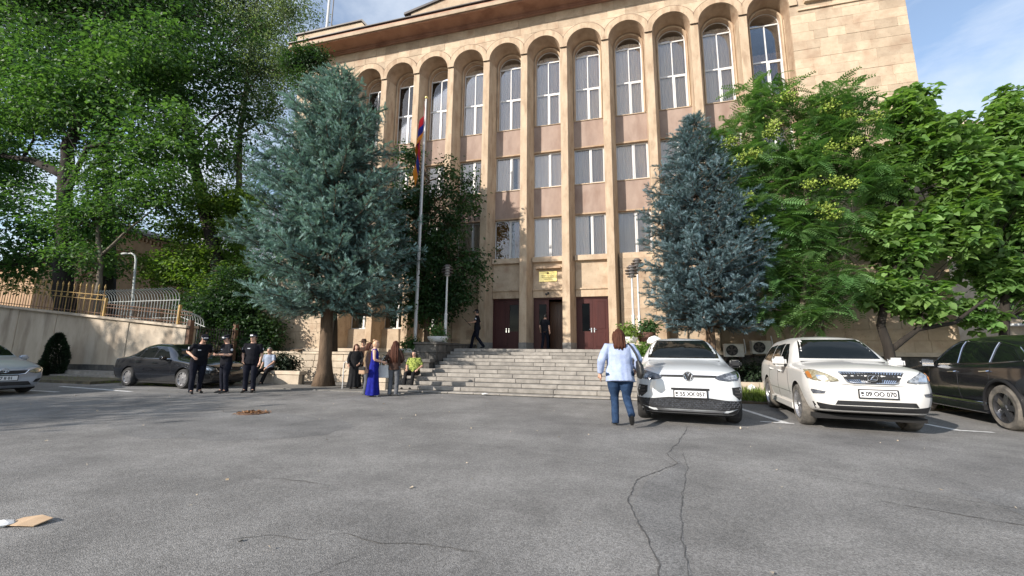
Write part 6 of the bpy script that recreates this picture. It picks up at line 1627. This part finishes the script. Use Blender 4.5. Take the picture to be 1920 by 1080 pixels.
def sedan(label, loc, rz, paint, rim, plate, front='bars'):
    t = thing('parked_car', label, 'car', loc, rz, 'cars parked in the square')
    me, bv = car_body(SED, (-1.31, 1.31), .315, M[paint]); link('body', me, t)
    A = lambda n, o, ax, m, **k: patch(n, o, bv, ax, M[m], t, **k)
    A('windshield', [(-.66, 1.04), (.66, 1.04), (.60, 1.24), (.53, 1.40), (-.53, 1.40), (-.60, 1.24)], '-y', 'carglass', res=.1)
    A('rear_window', [(-.60, 1.10), (.60, 1.10), (.52, 1.36), (-.52, 1.36)], '+y', 'carglass', res=.1)
    for s in (1, -1):
        hl = [(.46, .605), (.60, .575), (.77, .60), (.80, .70), (.74, .735), (.58, .69), (.48, .645)]
        h = A('headlight', hl if s > 0 else mir(hl), '-y', 'lamp_clear' if paint != 'paint_silver' else 'lamp_yellow', off=.012)
        il = [(.58, .61), (.69, .61), (.72, .67), (.62, .66)]
        patch('lens', il if s > 0 else mir(il), bv, '-y', M['chrome'], h, off=.018, th=.02)
        tl = [(.40, .78), (.70, .76), (.72, .90), (.44, .90)]; A('tail_light', tl if s > 0 else mir(tl), '+y', 'amber')
        fg = [(.58, .33), (.72, .33), (.74, .43), (.62, .41)]; A('fog_lamp', fg if s > 0 else mir(fg), '-y', 'black')
    g = A('grille', [(-.44, .655), (.44, .655), (.38, .565), (.26, .55), (-.26, .55), (-.38, .565)], '-y', 'black', off=.008)
    fr = MB(); P = [(-.46, .665), (-.39, .56), (-.26, .545), (.26, .545), (.39, .56), (.46, .665)]
    fr.tube([(x, surf(bv, x, z) - .012, z) for x, z in P], .014, 6); fr.obj('grille_frame', M['chrome'], g, smooth=True)
    A('lower_intake', [(-.48, .36), (.48, .36), (.56, .26), (-.56, .26)], '-y', 'black', off=.006)
    ring_badge(t, 0, surf(bv, 0, .66) - .02, .655, .052, 'toyota')
    if plate: number_plate(t, plate, 0, .455, surf(bv, 0, .45) - .02)
    side_set(t, bv, [[(-.58, .955), (.20, .96), (.20, 1.33), (-.02, 1.33), (-.30, 1.18)], [(.26, .96), (.92, .975), (.86, 1.29), (.26, 1.335)], [(.98, .985), (1.28, 1.02), (1.06, 1.19), (.94, 1.26)]],
             handles=((-.05, .80), (.80, .82)), hm=paint, seams=([(-.78, .4), (-.70, .92)], [(.23, .26), (.23, .93)], [(1.0, .68), (1.08, .95)]),
             trim=([(-.62, .94), (.2, .945), (1.0, .965), (1.34, 1.01)],))
    mirrors(t, .86, -.52, .97, M[paint], .95)
    make_wheels(t, (-1.31, 1.31), .765, .315, .205, rim, 8, double=False)
    MB().box(-.75, .75, -1.9, 2.0, .14, .2).obj('underside', M['under'], t)
    return t
# wheelbase centre of the black sedan and the silver one; both point along +x
def place_heading(p_rear, p_front):
    d = Vector((p_front[0] - p_rear[0], p_front[1] - p_rear[1])); d.normalize()
    return math.atan2(d.x, -d.y)     # car front is local -y
a, b = (-4.10, -7.61), (-1.48, -7.73)
rz = place_heading(a, b)
sedan('black sedan seen from its side, parked behind the three officers', ((a[0] + b[0]) / 2 - .03, (a[1] + b[1]) / 2 + .80, 0), rz, 'paint_black', 'alloy', None)
sedan('silver blue sedan cut off by the picture edge, facing the steps', (-5.75, -10.75, 0), place_heading((-7.4, -10.6), (-4.8, -10.78)), 'paint_silver', 'alloy', '77 II 01')

# ------------------------------------------------------------------ people
M['skin'] = mat('skin', (0.50, 0.29, 0.20), (0.56, 0.34, 0.25), scale=30, rough=0.55)
def cloth(n, a, b=None, s=12, **k): M[n] = mat(n, a, b or tuple(min(1, c * 1.35 + .004) for c in a), scale=s, rough=.9, bump=.25, bscale=18, spec=.2, **k)
cloth('navy_uniform', (0.004, 0.0045, 0.008)); cloth('navy_trousers', (0.0045, 0.0055, 0.012)); cloth('white_blue_shirt', (0.27, 0.33, 0.49), (0.36, 0.42, 0.58)); cloth('jeans_blue', (0.010, 0.024, 0.055), (0.024, 0.05, 0.105))
cloth('black_cloth', (0.008, 0.008, 0.009)); cloth('royal_blue', (0.007, 0.010, 0.15), (0.012, 0.018, 0.24)); cloth('grey_jeans', (0.075, 0.080, 0.088), (0.12, 0.125, 0.135)); cloth('grey_blue_shirt', (0.24, 0.28, 0.36))
cloth('lime_print', (0.06, 0.09, 0.02), (0.33, 0.38, 0.09), s=22, contrast=(.44, .54)); cloth('tan_jacket', (0.20, 0.14, 0.085)); cloth('dull_red', (0.14, 0.03, 0.025)); cloth('dark_brown', (0.045, 0.025, 0.018)); cloth('canvas_white', (0.58, 0.58, 0.56), (0.68, 0.68, 0.66))
M['hair_auburn'] = mat('auburn_hair', (0.040, 0.014, 0.009), (0.085, 0.032, 0.018), scale=40, rough=.75, spec=.2, stretch=(1, 1, .08)); M['hair_brown'] = mat('brown_hair', (0.05, 0.019, 0.012), (0.09, 0.036, 0.022), scale=40, rough=.75, spec=.2, stretch=(1, 1, .08))
M['hair_black'] = mat('black_hair', (0.008, 0.007, 0.007), (0.02, 0.018, 0.016), scale=40, rough=.45, stretch=(1, 1, .08)); M['hair_blonde'] = mat('pinkish_blonde_hair', (0.42, 0.24, 0.15), (0.55, 0.36, 0.22), scale=40, rough=.5, stretch=(1, 1, .1)); M['hair_grey'] = mat('grey_hair', (0.16, 0.15, 0.14), (0.28, 0.27, 0.26), scale=40, rough=.6)
M['leather'] = mat('black_leather', (0.010, 0.010, 0.010), (0.022, 0.021, 0.02), scale=20, rough=.45); M['beige_leather'] = mat('beige_leather', (0.34, 0.22, 0.14), rough=.5); M['patch_white'] = mat('white_patch', (0.65, 0.66, 0.70), rough=.7)
def remeshed(mb, vox, sm=2):
    me = mb.mesh('tmp', None); o = bpy.data.objects.new('tmp', me); COL.objects.link(o)
    r = o.modifiers.new('r', 'REMESH'); r.mode = 'VOXEL'; r.voxel_size = vox; r.use_smooth_shade = True
    s = o.modifiers.new('s', 'SMOOTH'); s.iterations = sm; s.factor = .5
    res = evaluated(o); bpy.data.objects.remove(o)
    V = np.empty(len(res.vertices) * 3, np.float32); res.vertices.foreach_get('co', V)
    return V.reshape(-1, 3), [list(p.vertices) for p in res.polygons]
def V3(p): return Vector(p)
def hand_into(V, F, wrist, elbow, palm_n, curl=.5, sc=1.0, left=False):
    """five unequal bent fingers and a palm, joined to the body mesh at the wrist"""
    d = (V3(wrist) - V3(elbow)).normalized(); n = V3(palm_n); n = (n - d * n.dot(d)).normalized(); s = d.cross(n) * (-1 if left else 1)
    mb = MB(); w = V3(wrist)
    mb.tube([w - d * .03, w + d * .02, w + d * .06 * sc, w + d * .095 * sc], [(.024, .020), (.030 * sc, .017), (.040 * sc, .015), (.036 * sc, .011)], 8)
    # the tube frame is arbitrary, so lay a flat palm as well
    for k, (off, L) in enumerate(((-.028, .070), (-.010, .080), (.009, .075), (.027, .058))):
        b = w + d * .085 * sc + s * off * sc; c = curl * (1 + .12 * k)
        p1 = b + (d * math.cos(c * .5) + n * math.sin(c * .5)) * L * .48 * sc; p2 = p1 + (d * math.cos(c * 1.2) + n * math.sin(c * 1.2)) * L * .32 * sc; p3 = p2 + (d * math.cos(c * 1.8) + n * math.sin(c * 1.8)) * L * .24 * sc
        mb.tube([w + d * .05 * sc + s * off * .8 * sc, b, p1, p2, p3], [.011, .0095, .0088, .008, .006], 6)
    b = w + d * .03 * sc - s * .028 * sc; t = (d * .75 - s * .55 + n * .35).normalized()
    mb.tube([w + d * .01, b, b + t * .035 * sc, b + (t + d * .3).normalized() * .062 * sc], [.012, .012, .0105, .007], 6)
    base = len(V)
    return np.vstack([V, np.array(mb.v, dtype=np.float32)]), F + [[i + base for i in f] for f in mb.f]
def person(label, loc, rz, h=1.7, lean=0.0, side=0.0, wide=1.0, belly=0.0, el=None, wr=None, kn=None, an=None, toe=None, pelvis=(0, 0, .93), head=(0, 0, 0), top='short', top_m='navy_uniform', leg_m='navy_trousers', legs='trousers',
           shoe_m='leather', hair='short', hair_m='hair_black', cap=None, patch_=False, palm=None, curl=(.5, .5), group=None, hem=.84, flare=1.0, skirt_z=.1, name='person', shoulder=.168):
    k = h / 1.72
    t = thing(name, label, 'person', loc, rz, group); t.scale = (k, k, k)
    px, py, pz = pelvis
    cl, sl_ = math.cos(lean), math.sin(lean); cs, ss = math.cos(side), math.sin(side)
    def T(x, y, z):      # torso coordinates (z above pelvis) to local
        y2 = y * cl + z * sl_; z2 = z * cl - y * sl_
        x2 = x * cs + z2 * ss; z3 = z2 * cs - x * ss
        return Vector((px + x2, py + y2, pz + z3))
    sh = {1: T(shoulder * wide, 0, .455), -1: T(-shoulder * wide, 0, .455)}
    el = el or {}; wr = wr or {}; kn = kn or {}; an = an or {}; toe = toe or {}
    EL = {s: V3(el.get(s, T(s * (shoulder * wide + .05), -.03, .18))) for s in (1, -1)}; WR = {s: V3(wr.get(s, T(s * (shoulder * wide + .06), .04, -.06))) for s in (1, -1)}
    HP = {s: Vector((px + s * .092 * wide, py, pz - .03)) for s in (1, -1)}; KN = {s: V3(kn.get(s, (px + s * .10, py + .02, .49))) for s in (1, -1)}; AN = {s: V3(an.get(s, (px + s * .105, py - .03, .085))) for s in (1, -1)}
    TO = {s: V3(toe.get(s, (AN[s].x + s * .02, AN[s].y + .17, max(.03, AN[s].z - .055)))) for s in (1, -1)}
    w = wide
    # body: one continuous skin surface
    b = MB()
    b.tube([T(0, 0, -.09), T(0, 0, .02), T(0, .0, .15), T(0, 0, .32), T(0, 0, .44), T(0, 0, .50), T(0, .005, .56), T(0, .015, .62)], [(.12 * w, .085), (.155 * w, .10), (.135 * w, .095), (.155 * w, .10), (.165 * w, .09), (.09, .07), (.062, .062), (.060, .062)], 14)
    hc = T(0, .02, .668)
    hy, hp, hr = head   # yaw, pitch, roll
    Rh = Matrix.Rotation(hy, 3, 'Z') @ Matrix.Rotation(-lean * .4 - hp, 3, 'X') @ Matrix.Rotation(hr, 3, 'Y')
    def Hd(x, y, z): return hc + Rh @ Vector((x, y, z))
    hm = MB().blob((0, 0, 0), (.077, .096, .112), 3); b.add([Hd(*p) for p in hm.v], hm.f)
    hm = MB().blob((0, .028, -.065), (.056, .062, .058), 2); b.add([Hd(*p) for p in hm.v], hm.f)
    b.tube([Hd(0, .085, .015), Hd(0, .104, -.012), Hd(0, .112, -.028), Hd(0, .092, -.036)], [.008, .011, .014, .010], 6)
    for s in (1, -1):
        hm = MB().blob((s * .078, -.005, -.012), (.010, .020, .032), 1); b.add([Hd(*p) for p in hm.v], hm.f)
        b.tube([T(s * .10 * w, 0, .44), sh[s], sh[s].lerp(EL[s], .4), EL[s]], [.055, .058, .050, .042], 10)
        b.tube([EL[s], EL[s].lerp(WR[s], .3), WR[s]], [.041, .041, .027], 10)
        b.tube([T(s * .07, 0, 0), HP[s], HP[s].lerp(KN[s], .5), KN[s]], [.09, .092 * w, .075, .058], 10)
        b.tube([KN[s], KN[s].lerp(AN[s], .3), AN[s]], [.056, .056, .038], 10)
        b.tube([AN[s] + Vector((0, 0, .02)), AN[s] + (TO[s] - AN[s]) * .4, TO[s]], [.04, .036, .028], 8)
    V, F = remeshed(b, .016)
    for s in (1, -1):
        pn = (palm or {}).get(s, (-s, 0.1, 0)); V, F = hand_into(V, F, WR[s], EL[s], pn, curl[0 if s > 0 else 1], left=s < 0)
    link('body', np_mesh('body', V, F, M['skin'], True), t)
    e = MB()
    for s in (1, -1): hm = MB().blob((s * .030, .088, .012), (.011, .007, .007), 1); e.add([Hd(*p) for p in hm.v], hm.f)
    e.tube([Hd(-.022, .088, -.066), Hd(0, .094, -.068), Hd(.022, .088, -.066)], .004, 4)
    e.obj('face_features', M['dark_brown'], t)
    # top
    c = MB(); g_ = .020
    lo = (hem - .93)
    c.tube([T(0, 0, lo), T(0, .01 + belly * .4, max(lo + .05, .04)), T(0, .01 + belly * .6, .15), T(0, .008, .32), T(0, 0, .43), T(0, 0, .475), T(0, 0, .525)], [((.168 * w + g_) * flare, .150 + belly), (.172 * w + g_, .142 + belly), (.158 * w + g_, .120 + belly), (.165 * w + g_, .115 + belly * .3), (.178 * w, .104), (.135 * w, .09), (.072, .072)], 16)
    for s in (1, -1):
        if top == 'none': c.tube([T(s * .10 * w, 0, .44), sh[s]], [.062, .056], 10)
        elif top == 'short': c.tube([T(s * .08 * w, 0, .44), sh[s] + Vector((0, 0, .004)), sh[s].lerp(EL[s], .45), sh[s].lerp(EL[s], .85)], [.068, .070, .064, .060], 10)
        else:
            lo_ = .052 if top == 'long' else .066
            c.tube([T(s * .08 * w, 0, .44), sh[s] + Vector((0, 0, .004)), sh[s].lerp(EL[s], .5), EL[s], EL[s].lerp(WR[s], .5), EL[s].lerp(WR[s], .93)], [.070, .072, lo_ + .010, lo_ + .006, lo_, lo_ - .012], 10)
    Vc, Fc = remeshed(c, .015, 1)
    # shallow wrinkles
    for i in range(len(Vc)):
        q = Vector(Vc[i]); Vc[i] += np.array((noise.noise(q * 9), noise.noise(q * 9 + Vector((3, 1, 7))), 0)) * .008
    link({'none': 'dress_top', 'short': 'shirt', 'long': 'shirt', 'loose': 'shirt'}[top] if legs != 'dress' else 'dress_top', np_mesh('top', Vc, Fc, M[top_m], True), t)
    # legs
    c = MB()
    if legs == 'dress':
        ground = skirt_z
        c.tube([T(0, 0, .14), T(0, 0, .0), Vector((px, py, pz - .35)), Vector((px, py + .0, ground + .2)), Vector((px, py, ground))], [(.15 * w, .115), (.19 * w, .135), (.20 * w, .16), (.22 * w, .19), (.25 * w, .21)], 18)
        Vl, Fl = remeshed(c, .018, 1)
        for i in range(len(Vl)):
            x, y, z = Vl[i]; a = math.atan2(y - py, x - px); f_ = max(0, min(1, (pz - z) / .8)); rr = 1 + .07 * f_ * math.sin(a * 9); Vl[i] = ((x - px) * rr + px, (y - py) * rr + py, z)
        link('skirt', np_mesh('skirt', Vl, Fl, M[leg_m], True), t)
    else:
        c.tube([T(0, 0, .10), T(0, 0, 0), T(0, 0, -.07)], [(.145 * w + .012, .105 + belly * .6), (.172 * w + .008, .118 + belly * .4), (.15 * w, .11)], 14)
        for s in (1, -1):
            c.tube([T(s * .075 * w, 0, .0), HP[s], HP[s].lerp(KN[s], .5), KN[s], KN[s].lerp(AN[s], .4), AN[s].lerp(KN[s], .06), AN[s] + (AN[s] - KN[s]).normalized() * .045], [.10 * w, .104 * w, .088 * w, .074, .070, .064, .066], 12)
        Vl, Fl = remeshed(c, .016, 1)
        for i in range(len(Vl)):
            q = Vector(Vl[i]); Vl[i] += np.array((noise.noise(q * 8), noise.noise(q * 8 + Vector((3, 1, 7))), 0)) * .008
        link('trousers', np_mesh('trousers', Vl, Fl, M[leg_m], True), t)
    for s in (1, -1):
        d = TO[s] - AN[s]; heel = AN[s] - d * .28 + Vector((0, 0, -.02))
        MB().tube([heel, AN[s] + Vector((0, 0, -.02)), AN[s] + d * .6, TO[s], TO[s] + d * .22], [(.036, .03), (.044, .04), (.046, .034), (.042, .026), (.026, .014)], 10).obj('shoe', M[shoe_m], t, smooth=True)
    # hair / cap
    hr_ = MB(); 
    def cap_shell(rx, ry, rz, zmin, front):
        hm = MB().blob((0, 0, 0), (rx, ry, rz), 3); keep = [(z > zmin - .5 * max(0, 0) and not (y > front and z < .052)) for x, y, z in hm.v]
        idx = {}; V_ = []
        for i, kp in enumerate(keep):
            if kp: idx[i] = len(V_); V_.append(hm.v[i])
        return V_, [[idx[i] for i in f] for f in hm.f if all(keep[i] for i in f)]
    if hair:
        V_, F_ = cap_shell(.086, .106, .124, -.07 if hair == 'short' else -.1, .045); hr_.add([Hd(*p) for p in V_], F_)
        if hair in ('bob', 'long', 'waist'):
            L = {'bob': .16, 'long': .27, 'waist': .52}[hair]; wd = {'bob': .105, 'long': .105, 'waist': .13}[hair]
            hr_.tube([Hd(0, -.035, .06), Hd(0, -.05, -.03), Hd(0, -.062, -.10), hc + Vector((0, -.105 - sl_ * .1, -.12 - L * .5)), hc + Vector((0, -.10 - sl_ * .15, -.10 - L))], [(.085, .07), (.097, .068), (wd, .062), (wd * 1.05, .045), (wd * .8, .025)], 14)
            for s in (1, -1): hr_.tube([Hd(s * .062, .03, .06), Hd(s * .086, .015, 0), Hd(s * .092, 0, -.08), hc + Vector((s * .085, -.02, -.13 - L * .25))], [.03, .03, .032, .014], 8)
        if hair in ('bob', 'long', 'waist'):
            rs = random.Random(3)
            for q in range(34):
                a = rs.uniform(-2.6, -.5); ca, sa = math.cos(a), math.sin(a); wd2 = wd * rs.uniform(.95, 1.12)
                hr_.tube([Hd(ca * .07, sa * .08 - .02, .085), Hd(ca * .092, sa * .095 - .02, .0), hc + Vector((ca * wd2, sa * .075 - .06, -.12)), hc + Vector((ca * wd2 * rs.uniform(.9, 1.15), sa * .06 - .085, -.12 - L * .5)), hc + Vector((ca * wd2 * rs.uniform(.6, 1.15), sa * .05 - .09, -.10 - L * rs.uniform(.8, 1.12)))], [.006, .012, .014, .012, .004], 5)
        if hair == 'bun': hm = MB().blob((0, -.06, .115), (.045, .045, .04), 2); hr_.add([Hd(*p) for p in hm.v], hm.f)
        hr_.v = [tuple(Vector(q) + noise.noise_vector(Vector((q[0] * 60, q[1] * 60, q[2] * 9))) * .006) for q in hr_.v]; hr_.obj('hair', M[hair_m], t, smooth=True, sharp=None)
    if cap == 'police':
        c = MB(); c.add([Hd(x, y, z) for x, y, z in MB().lathe([(.001, .128), (.085, .12), (.094, .09), (.095, .055), (.088, .05)], 18).v], MB().lathe([(.001, .128), (.085, .12), (.094, .09), (.095, .055), (.088, .05)], 18).f)
        V_ = []; 
        for a in range(9):
            th_ = math.radians(35 + 110 * a / 8); V_ += [(.09 * math.cos(th_), .095 * math.sin(th_), .058), (.10 * math.cos(th_), .175 * math.sin(th_), .038)]
        V_ += [(x, y, z - .008) for x, y, z in V_]
        F_ = [(2 * i, 2 * i + 1, 2 * i + 3, 2 * i + 2) for i in range(8)] + [(18 + 2 * i, 18 + 2 * i + 2, 18 + 2 * i + 3, 18 + 2 * i + 1) for i in range(8)] + [(2 * i + 1, 2 * i + 19, 2 * i + 21, 2 * i + 3) for i in range(8)]
        c.add([Hd(*p) for p in V_], F_)
        co_ = c.obj('cap', M['navy_uniform'], t, smooth=True)
        bd_ = MB(); bd_.box(-.045, .045, .092, .100, .062, .098); MB
        q = MB(); q.add([Hd(*p) for p in bd_.v], bd_.f); q.obj('cap_emblem', M['patch_white'], co_)
        bd_ = MB(); bd_.tube([(-.09 * math.cos(a * PI / 10), .098 * math.sin(a * PI / 10) if True else 0, .06) for a in range(11)], .006, 4); q = MB(); q.add([Hd(*p) for p in bd_.v], bd_.f); q.obj('cap_band', M['patch_white'], co_)
    if cap == 'hat':
        prof = [(.001, .15), (.07, .145), (.088, .09), (.10, .06), (.19, .045), (.19, .038), (.09, .045)]
        l = MB().lathe(prof, 20); c = MB(); c.add([Hd(*p) for p in l.v], l.f); c.obj('hat', M['dark_brown'], t, smooth=True)
    if patch_:
        for s in (1, -1):
            p = sh[s].lerp(EL[s], .42); n = Vector((s, -.15, 0)); mb = MB()
            mb.blob(tuple(p + Vector((s * .064, 0, 0))), (.008, .034, .040), 2); mb.obj('shoulder_patch', M['patch_white'], t, smooth=True)
        mb = MB(); q = T(.075, .112, .36); mb.box(q.x - .035, q.x + .035, q.y - .004, q.y + .010, q.z - .012, q.z + .012); mb.obj('name_tape', M['patch_white'], t)
        mb = MB(); mb.tube([T(.165 * w * math.cos(a * PI / 9), .118 * math.sin(a * PI / 9), .055) for a in range(19)], .018, 6); mb.obj('belt', M['leather'], t, smooth=True)
    return t, T, sh, EL, WR, Hd
GP = 'police officers in dark uniforms'
# walking woman with the shoulder bag
W_ = person('woman with auburn hair walking away in a pale blue shirt with a black shoulder bag', (12.17, -10.42, 0), .12, 1.71, lean=.03, wide=1.32, belly=.05, top='loose', top_m='white_blue_shirt', leg_m='jeans_blue', hair='bob', hair_m='hair_auburn',
            el={-1: (-.33, -.05, 1.13), 1: (.33, -.04, 1.16)}, wr={-1: (-.345, .06, .90), 1: (.30, .14, .98)}, kn={-1: (-.095, .10, .50), 1: (.10, .03, .50)}, an={-1: (-.10, .02, .085), 1: (.135, -.27, .25)}, toe={-1: (-.115, .19, .03), 1: (.15, -.21, .09)}, hem=.76, flare=1.08, curl=(.9, .4), palm={1: (-1, 0, -.2)})
bag = thing('shoulder_bag', 'slouchy black shoulder bag hanging on the walking woman\'s side', 'bag', (12.17, -10.42, 0), .12); bag.scale = (1.71 / 1.72,) * 3
b = MB(); b.tube([(.30, -.06, 1.14), (.335, -.08, 1.04), (.345, -.08, .92), (.32, -.07, .84)], [(.03, .10), (.065, .14), (.07, .155), (.04, .11)], 14); Vb, Fb = remeshed(b, .014, 2); link('pouch', np_mesh('pouch', Vb, Fb, M['leather'], True), bag)
b = MB(); P = [(.33, .02, 1.12), (.29, .07, 1.28), (.20, .06, 1.425), (.15, -.02, 1.45), (.19, -.10, 1.40), (.27, -.13, 1.25), (.32, -.14, 1.10)]
b.tube(P, [(.016, .008)] * len(P), 6); b.obj('strap', M['leather'], bag)
# three officers by the black sedan
person('police officer stooping over with one hand behind his back, leftmost by the black sedan', (.25, -8.72, 0), math.radians(-112), 1.72, lean=.30, cap='police', patch_=True, wide=1.13, hair='short', group=GP, head=(.1, .35, 0),
       el={1: (.27, -.10, 1.20), -1: (-.30, -.12, 1.17)}, wr={1: (.20, .22, 1.05), -1: (-.24, -.20, .98)}, palm={-1: (0, 1, 0)}, an={1: (.12, .06, .085), -1: (-.12, -.10, .085)})
person('police officer in the middle of three, looking down at the phone in his hands', (.86, -8.36, 0), math.radians(165), 1.70, lean=.06, cap='police', patch_=True, wide=1.13, group=GP, head=(.15, .35, 0),
       el={1: (.25, .02, 1.12), -1: (-.25, .02, 1.12)}, wr={1: (.08, .27, 1.12), -1: (-.06, .27, 1.13)}, palm={1: (-1, 0, .6), -1: (1, 0, .6)}, curl=(.8, .8))
ph = MB(); ph.box(-.035, .035, -.005, .005, -.07, .07, ch=.004); o = ph.obj('phone', M['black']); o.location = (.93, -8.67, 1.18); o.rotation_euler = (.9, 0, math.radians(165)); prop(o, 'black phone held by the middle officer', 'phone')
person('police officer standing upright with arms hanging, rightmost of the three by the black sedan', (1.42, -8.02, 0), math.radians(-150), 1.74, cap='police', patch_=True, wide=1.13, group=GP, head=(-.45, 0, 0), el={-1: (-.25, -.02, 1.12), 1: (.26, -.06, 1.13)}, wr={-1: (-.25, .10, .89), 1: (.21, .06, .95)})
# officer on the landing
person('police officer in cap striding on the landing left of the doors with a dark stick', (6.05, -.85, 1.40), math.radians(100), 1.76, lean=.04, cap='police', patch_=True, wide=1.13, group=GP, el={-1: (-.25, .06, 1.16), 1: (.25, -.06, 1.13)}, wr={-1: (-.20, .30, 1.13), 1: (.24, .10, .92)}, palm={-1: (0, 0, 1)},
       kn={1: (.10, .20, .50), -1: (-.10, -.02, .50)}, an={1: (.10, .28, .085), -1: (-.10, -.30, .12)}, toe={-1: (-.11, -.15, .03)}, head=(.1, .1, 0))
st_ = MB(); st_.tube([(0, 0, 0), (-.02, -.0, .42)], [.014, .016], 8); o = st_.obj('baton', M['black']); o.location = (5.80, -1.05, 2.42); o.rotation_euler = (0, -.75, 0); prop(o, 'short dark baton in the striding officer\'s hand', 'baton')
person('person in dark clothes stepping in through the open middle door', (8.92, .18, 1.40), math.radians(-12), 1.62, lean=.05, top_m='navy_uniform', leg_m='navy_trousers', hair='short', hair_m='hair_black', el={-1: (-.25, -.05, 1.13)}, wr={-1: (-.26, .08, .92)}, kn={1: (.1, .12, .5), -1: (-.1, .03, .49)}, an={1: (.1, .14, .085), -1: (-.1, -.14, .10)})
# seated man on the low wall
SIT = dict(kn={1: (.13, .44, .46), -1: (-.13, .44, .46)}, an={1: (.12, .46, .085), -1: (-.14, .40, .085)}, pelvis=(0, 0, .58))
person('grey haired man in a grey blue shirt sitting on the low stone wall', (-.80, -5.12, 0), math.radians(196), 1.72, lean=.12, top_m='grey_blue_shirt', leg_m='black_cloth', hair='short', hair_m='hair_grey', el={1: (.30, -.10, .80), -1: (-.24, .16, .82)}, wr={1: (.32, .0, .60), -1: (-.10, .34, .64)}, palm={1: (0, .3, -1), -1: (0, 0, -1)}, curl=(.15, .4), hem=.92, pelvis=(0, 0, .59),
       kn={1: (.12, .42, .50), -1: (-.14, .40, .52)}, an={1: (.30, .58, .085), -1: (-.10, .62, .085)})
# women by the steps
person('woman with pinkish blonde hair in a long royal blue sleeveless dress', (5.38, -7.66, 0), math.radians(-62), 1.57, top='none', top_m='royal_blue', legs='dress', leg_m='royal_blue', hair='bun', hair_m='hair_blonde', wide=1.12, el={1: (.27, .02, 1.12), -1: (-.26, .04, 1.13)}, wr={1: (.18, .26, 1.05), -1: (-.14, .28, 1.05)}, palm={1: (-1, 0, 0), -1: (1, 0, 0)}, skirt_z=.04, shoe_m='canvas_white')
hb = thing('handbag', 'small beige and black handbag at the side of the woman in blue', 'bag', (5.22, -7.95, .62), math.radians(-20)); MB().box(-.13, .13, -.05, .05, 0, .20, ch=.02).obj('pouch', M['beige_leather'], hb); MB().box(-.132, .132, -.053, .0, .10, .20, ch=.015).obj('flap', M['leather'], hb); MB().tube([(-.11, 0, .19), (-.10, .05, .42), (.02, .10, .62), (.10, .06, .42), (.11, 0, .19)], .006, 5).obj('strap', M['leather'], hb)
person('woman with very long brown hair and grey jeans, seen from behind', (5.84, -7.34, 0), math.radians(14), 1.57, top='long', top_m='dark_brown', leg_m='grey_jeans', hair='waist', hair_m='hair_brown', shoe_m='canvas_white', el={-1: (-.27, -.03, 1.13), 1: (.25, .04, 1.13)}, wr={-1: (-.22, .14, 1.02), 1: (.14, .24, 1.02)}, hem=.80)
tb = thing('tote_bag', 'white canvas tote bag hanging from the long haired woman\'s arm', 'bag', (5.55, -7.42, .50), math.radians(14)); b = MB(); b.prism([(-.17, 0), (.17, 0), (.155, .36), (-.155, .36)], 'y', -.035, .035); b.obj('pouch', M['canvas_white'], tb, bevel=.02)
for y in (-.03, .03): MB().tube([(-.08, y, .35), (-.06, y, .52), (0, y * .3, .62), (.06, y, .52), (.08, y, .35)], .008, 5).obj('handle', M['canvas_white'], tb)
person('woman with reddish hair in a tan jacket and grey trousers half behind the blue dress', (5.02, -7.42, 0), math.radians(-75), 1.52, top='long', top_m='tan_jacket', leg_m='grey_jeans', hair='long', hair_m='hair_auburn', wide=1.1, hem=.78)
person('older woman all in black with a pale walking stick under the spruce', (3.62, -6.05, 0), math.radians(-140), 1.50, top='long', top_m='black_cloth', legs='dress', leg_m='black_cloth', hair='long', hair_m='hair_auburn', wide=1.1, skirt_z=.1, el={1: (.26, .0, 1.12), -1: (-.25, .06, 1.13)}, wr={1: (.26, .16, .94), -1: (-.12, .24, .98)}, curl=(1.1, .5), head=(.2, .1, 0))
cn_ = MB(); cn_.tube([(0, 0, 0), (0, 0, .82), (.02, 0, .88), (.08, 0, .91), (.13, 0, .87)], .014, 8); o = cn_.obj('walking_stick', M['white'], smooth=True); o.location = (3.26, -6.16, 0); prop(o, 'pale walking stick beside the woman in black', 'stick')
person('person in a wide brimmed dark hat standing behind the woman in black', (3.55, -5.55, 0), math.radians(-165), 1.66, top='long', top_m='dark_brown', leg_m='black_cloth', hair='short', hair_m='hair_black', cap='hat')
person('woman in a lime patterned top sitting at the left end of the steps', (5.42, -5.32, 0), math.radians(184), 1.55, lean=.10, top_m='lime_print', leg_m='black_cloth', hair='bob', hair_m='hair_black', wide=1.2, belly=.03, pelvis=(0, 0, .66), hem=.85, el={1: (.30, .04, .87), -1: (-.31, .02, .87)}, wr={1: (.20, .26, .76), -1: (-.22, .26, .74)}, palm={1: (0, 0, -1), -1: (0, 0, -1)},
       kn={1: (.14, .46, .60), -1: (-.15, .45, .60)}, an={1: (.13, .56, .16), -1: (-.16, .58, .16)}, toe={1: (.15, .74, .10), -1: (-.18, .76, .10)})
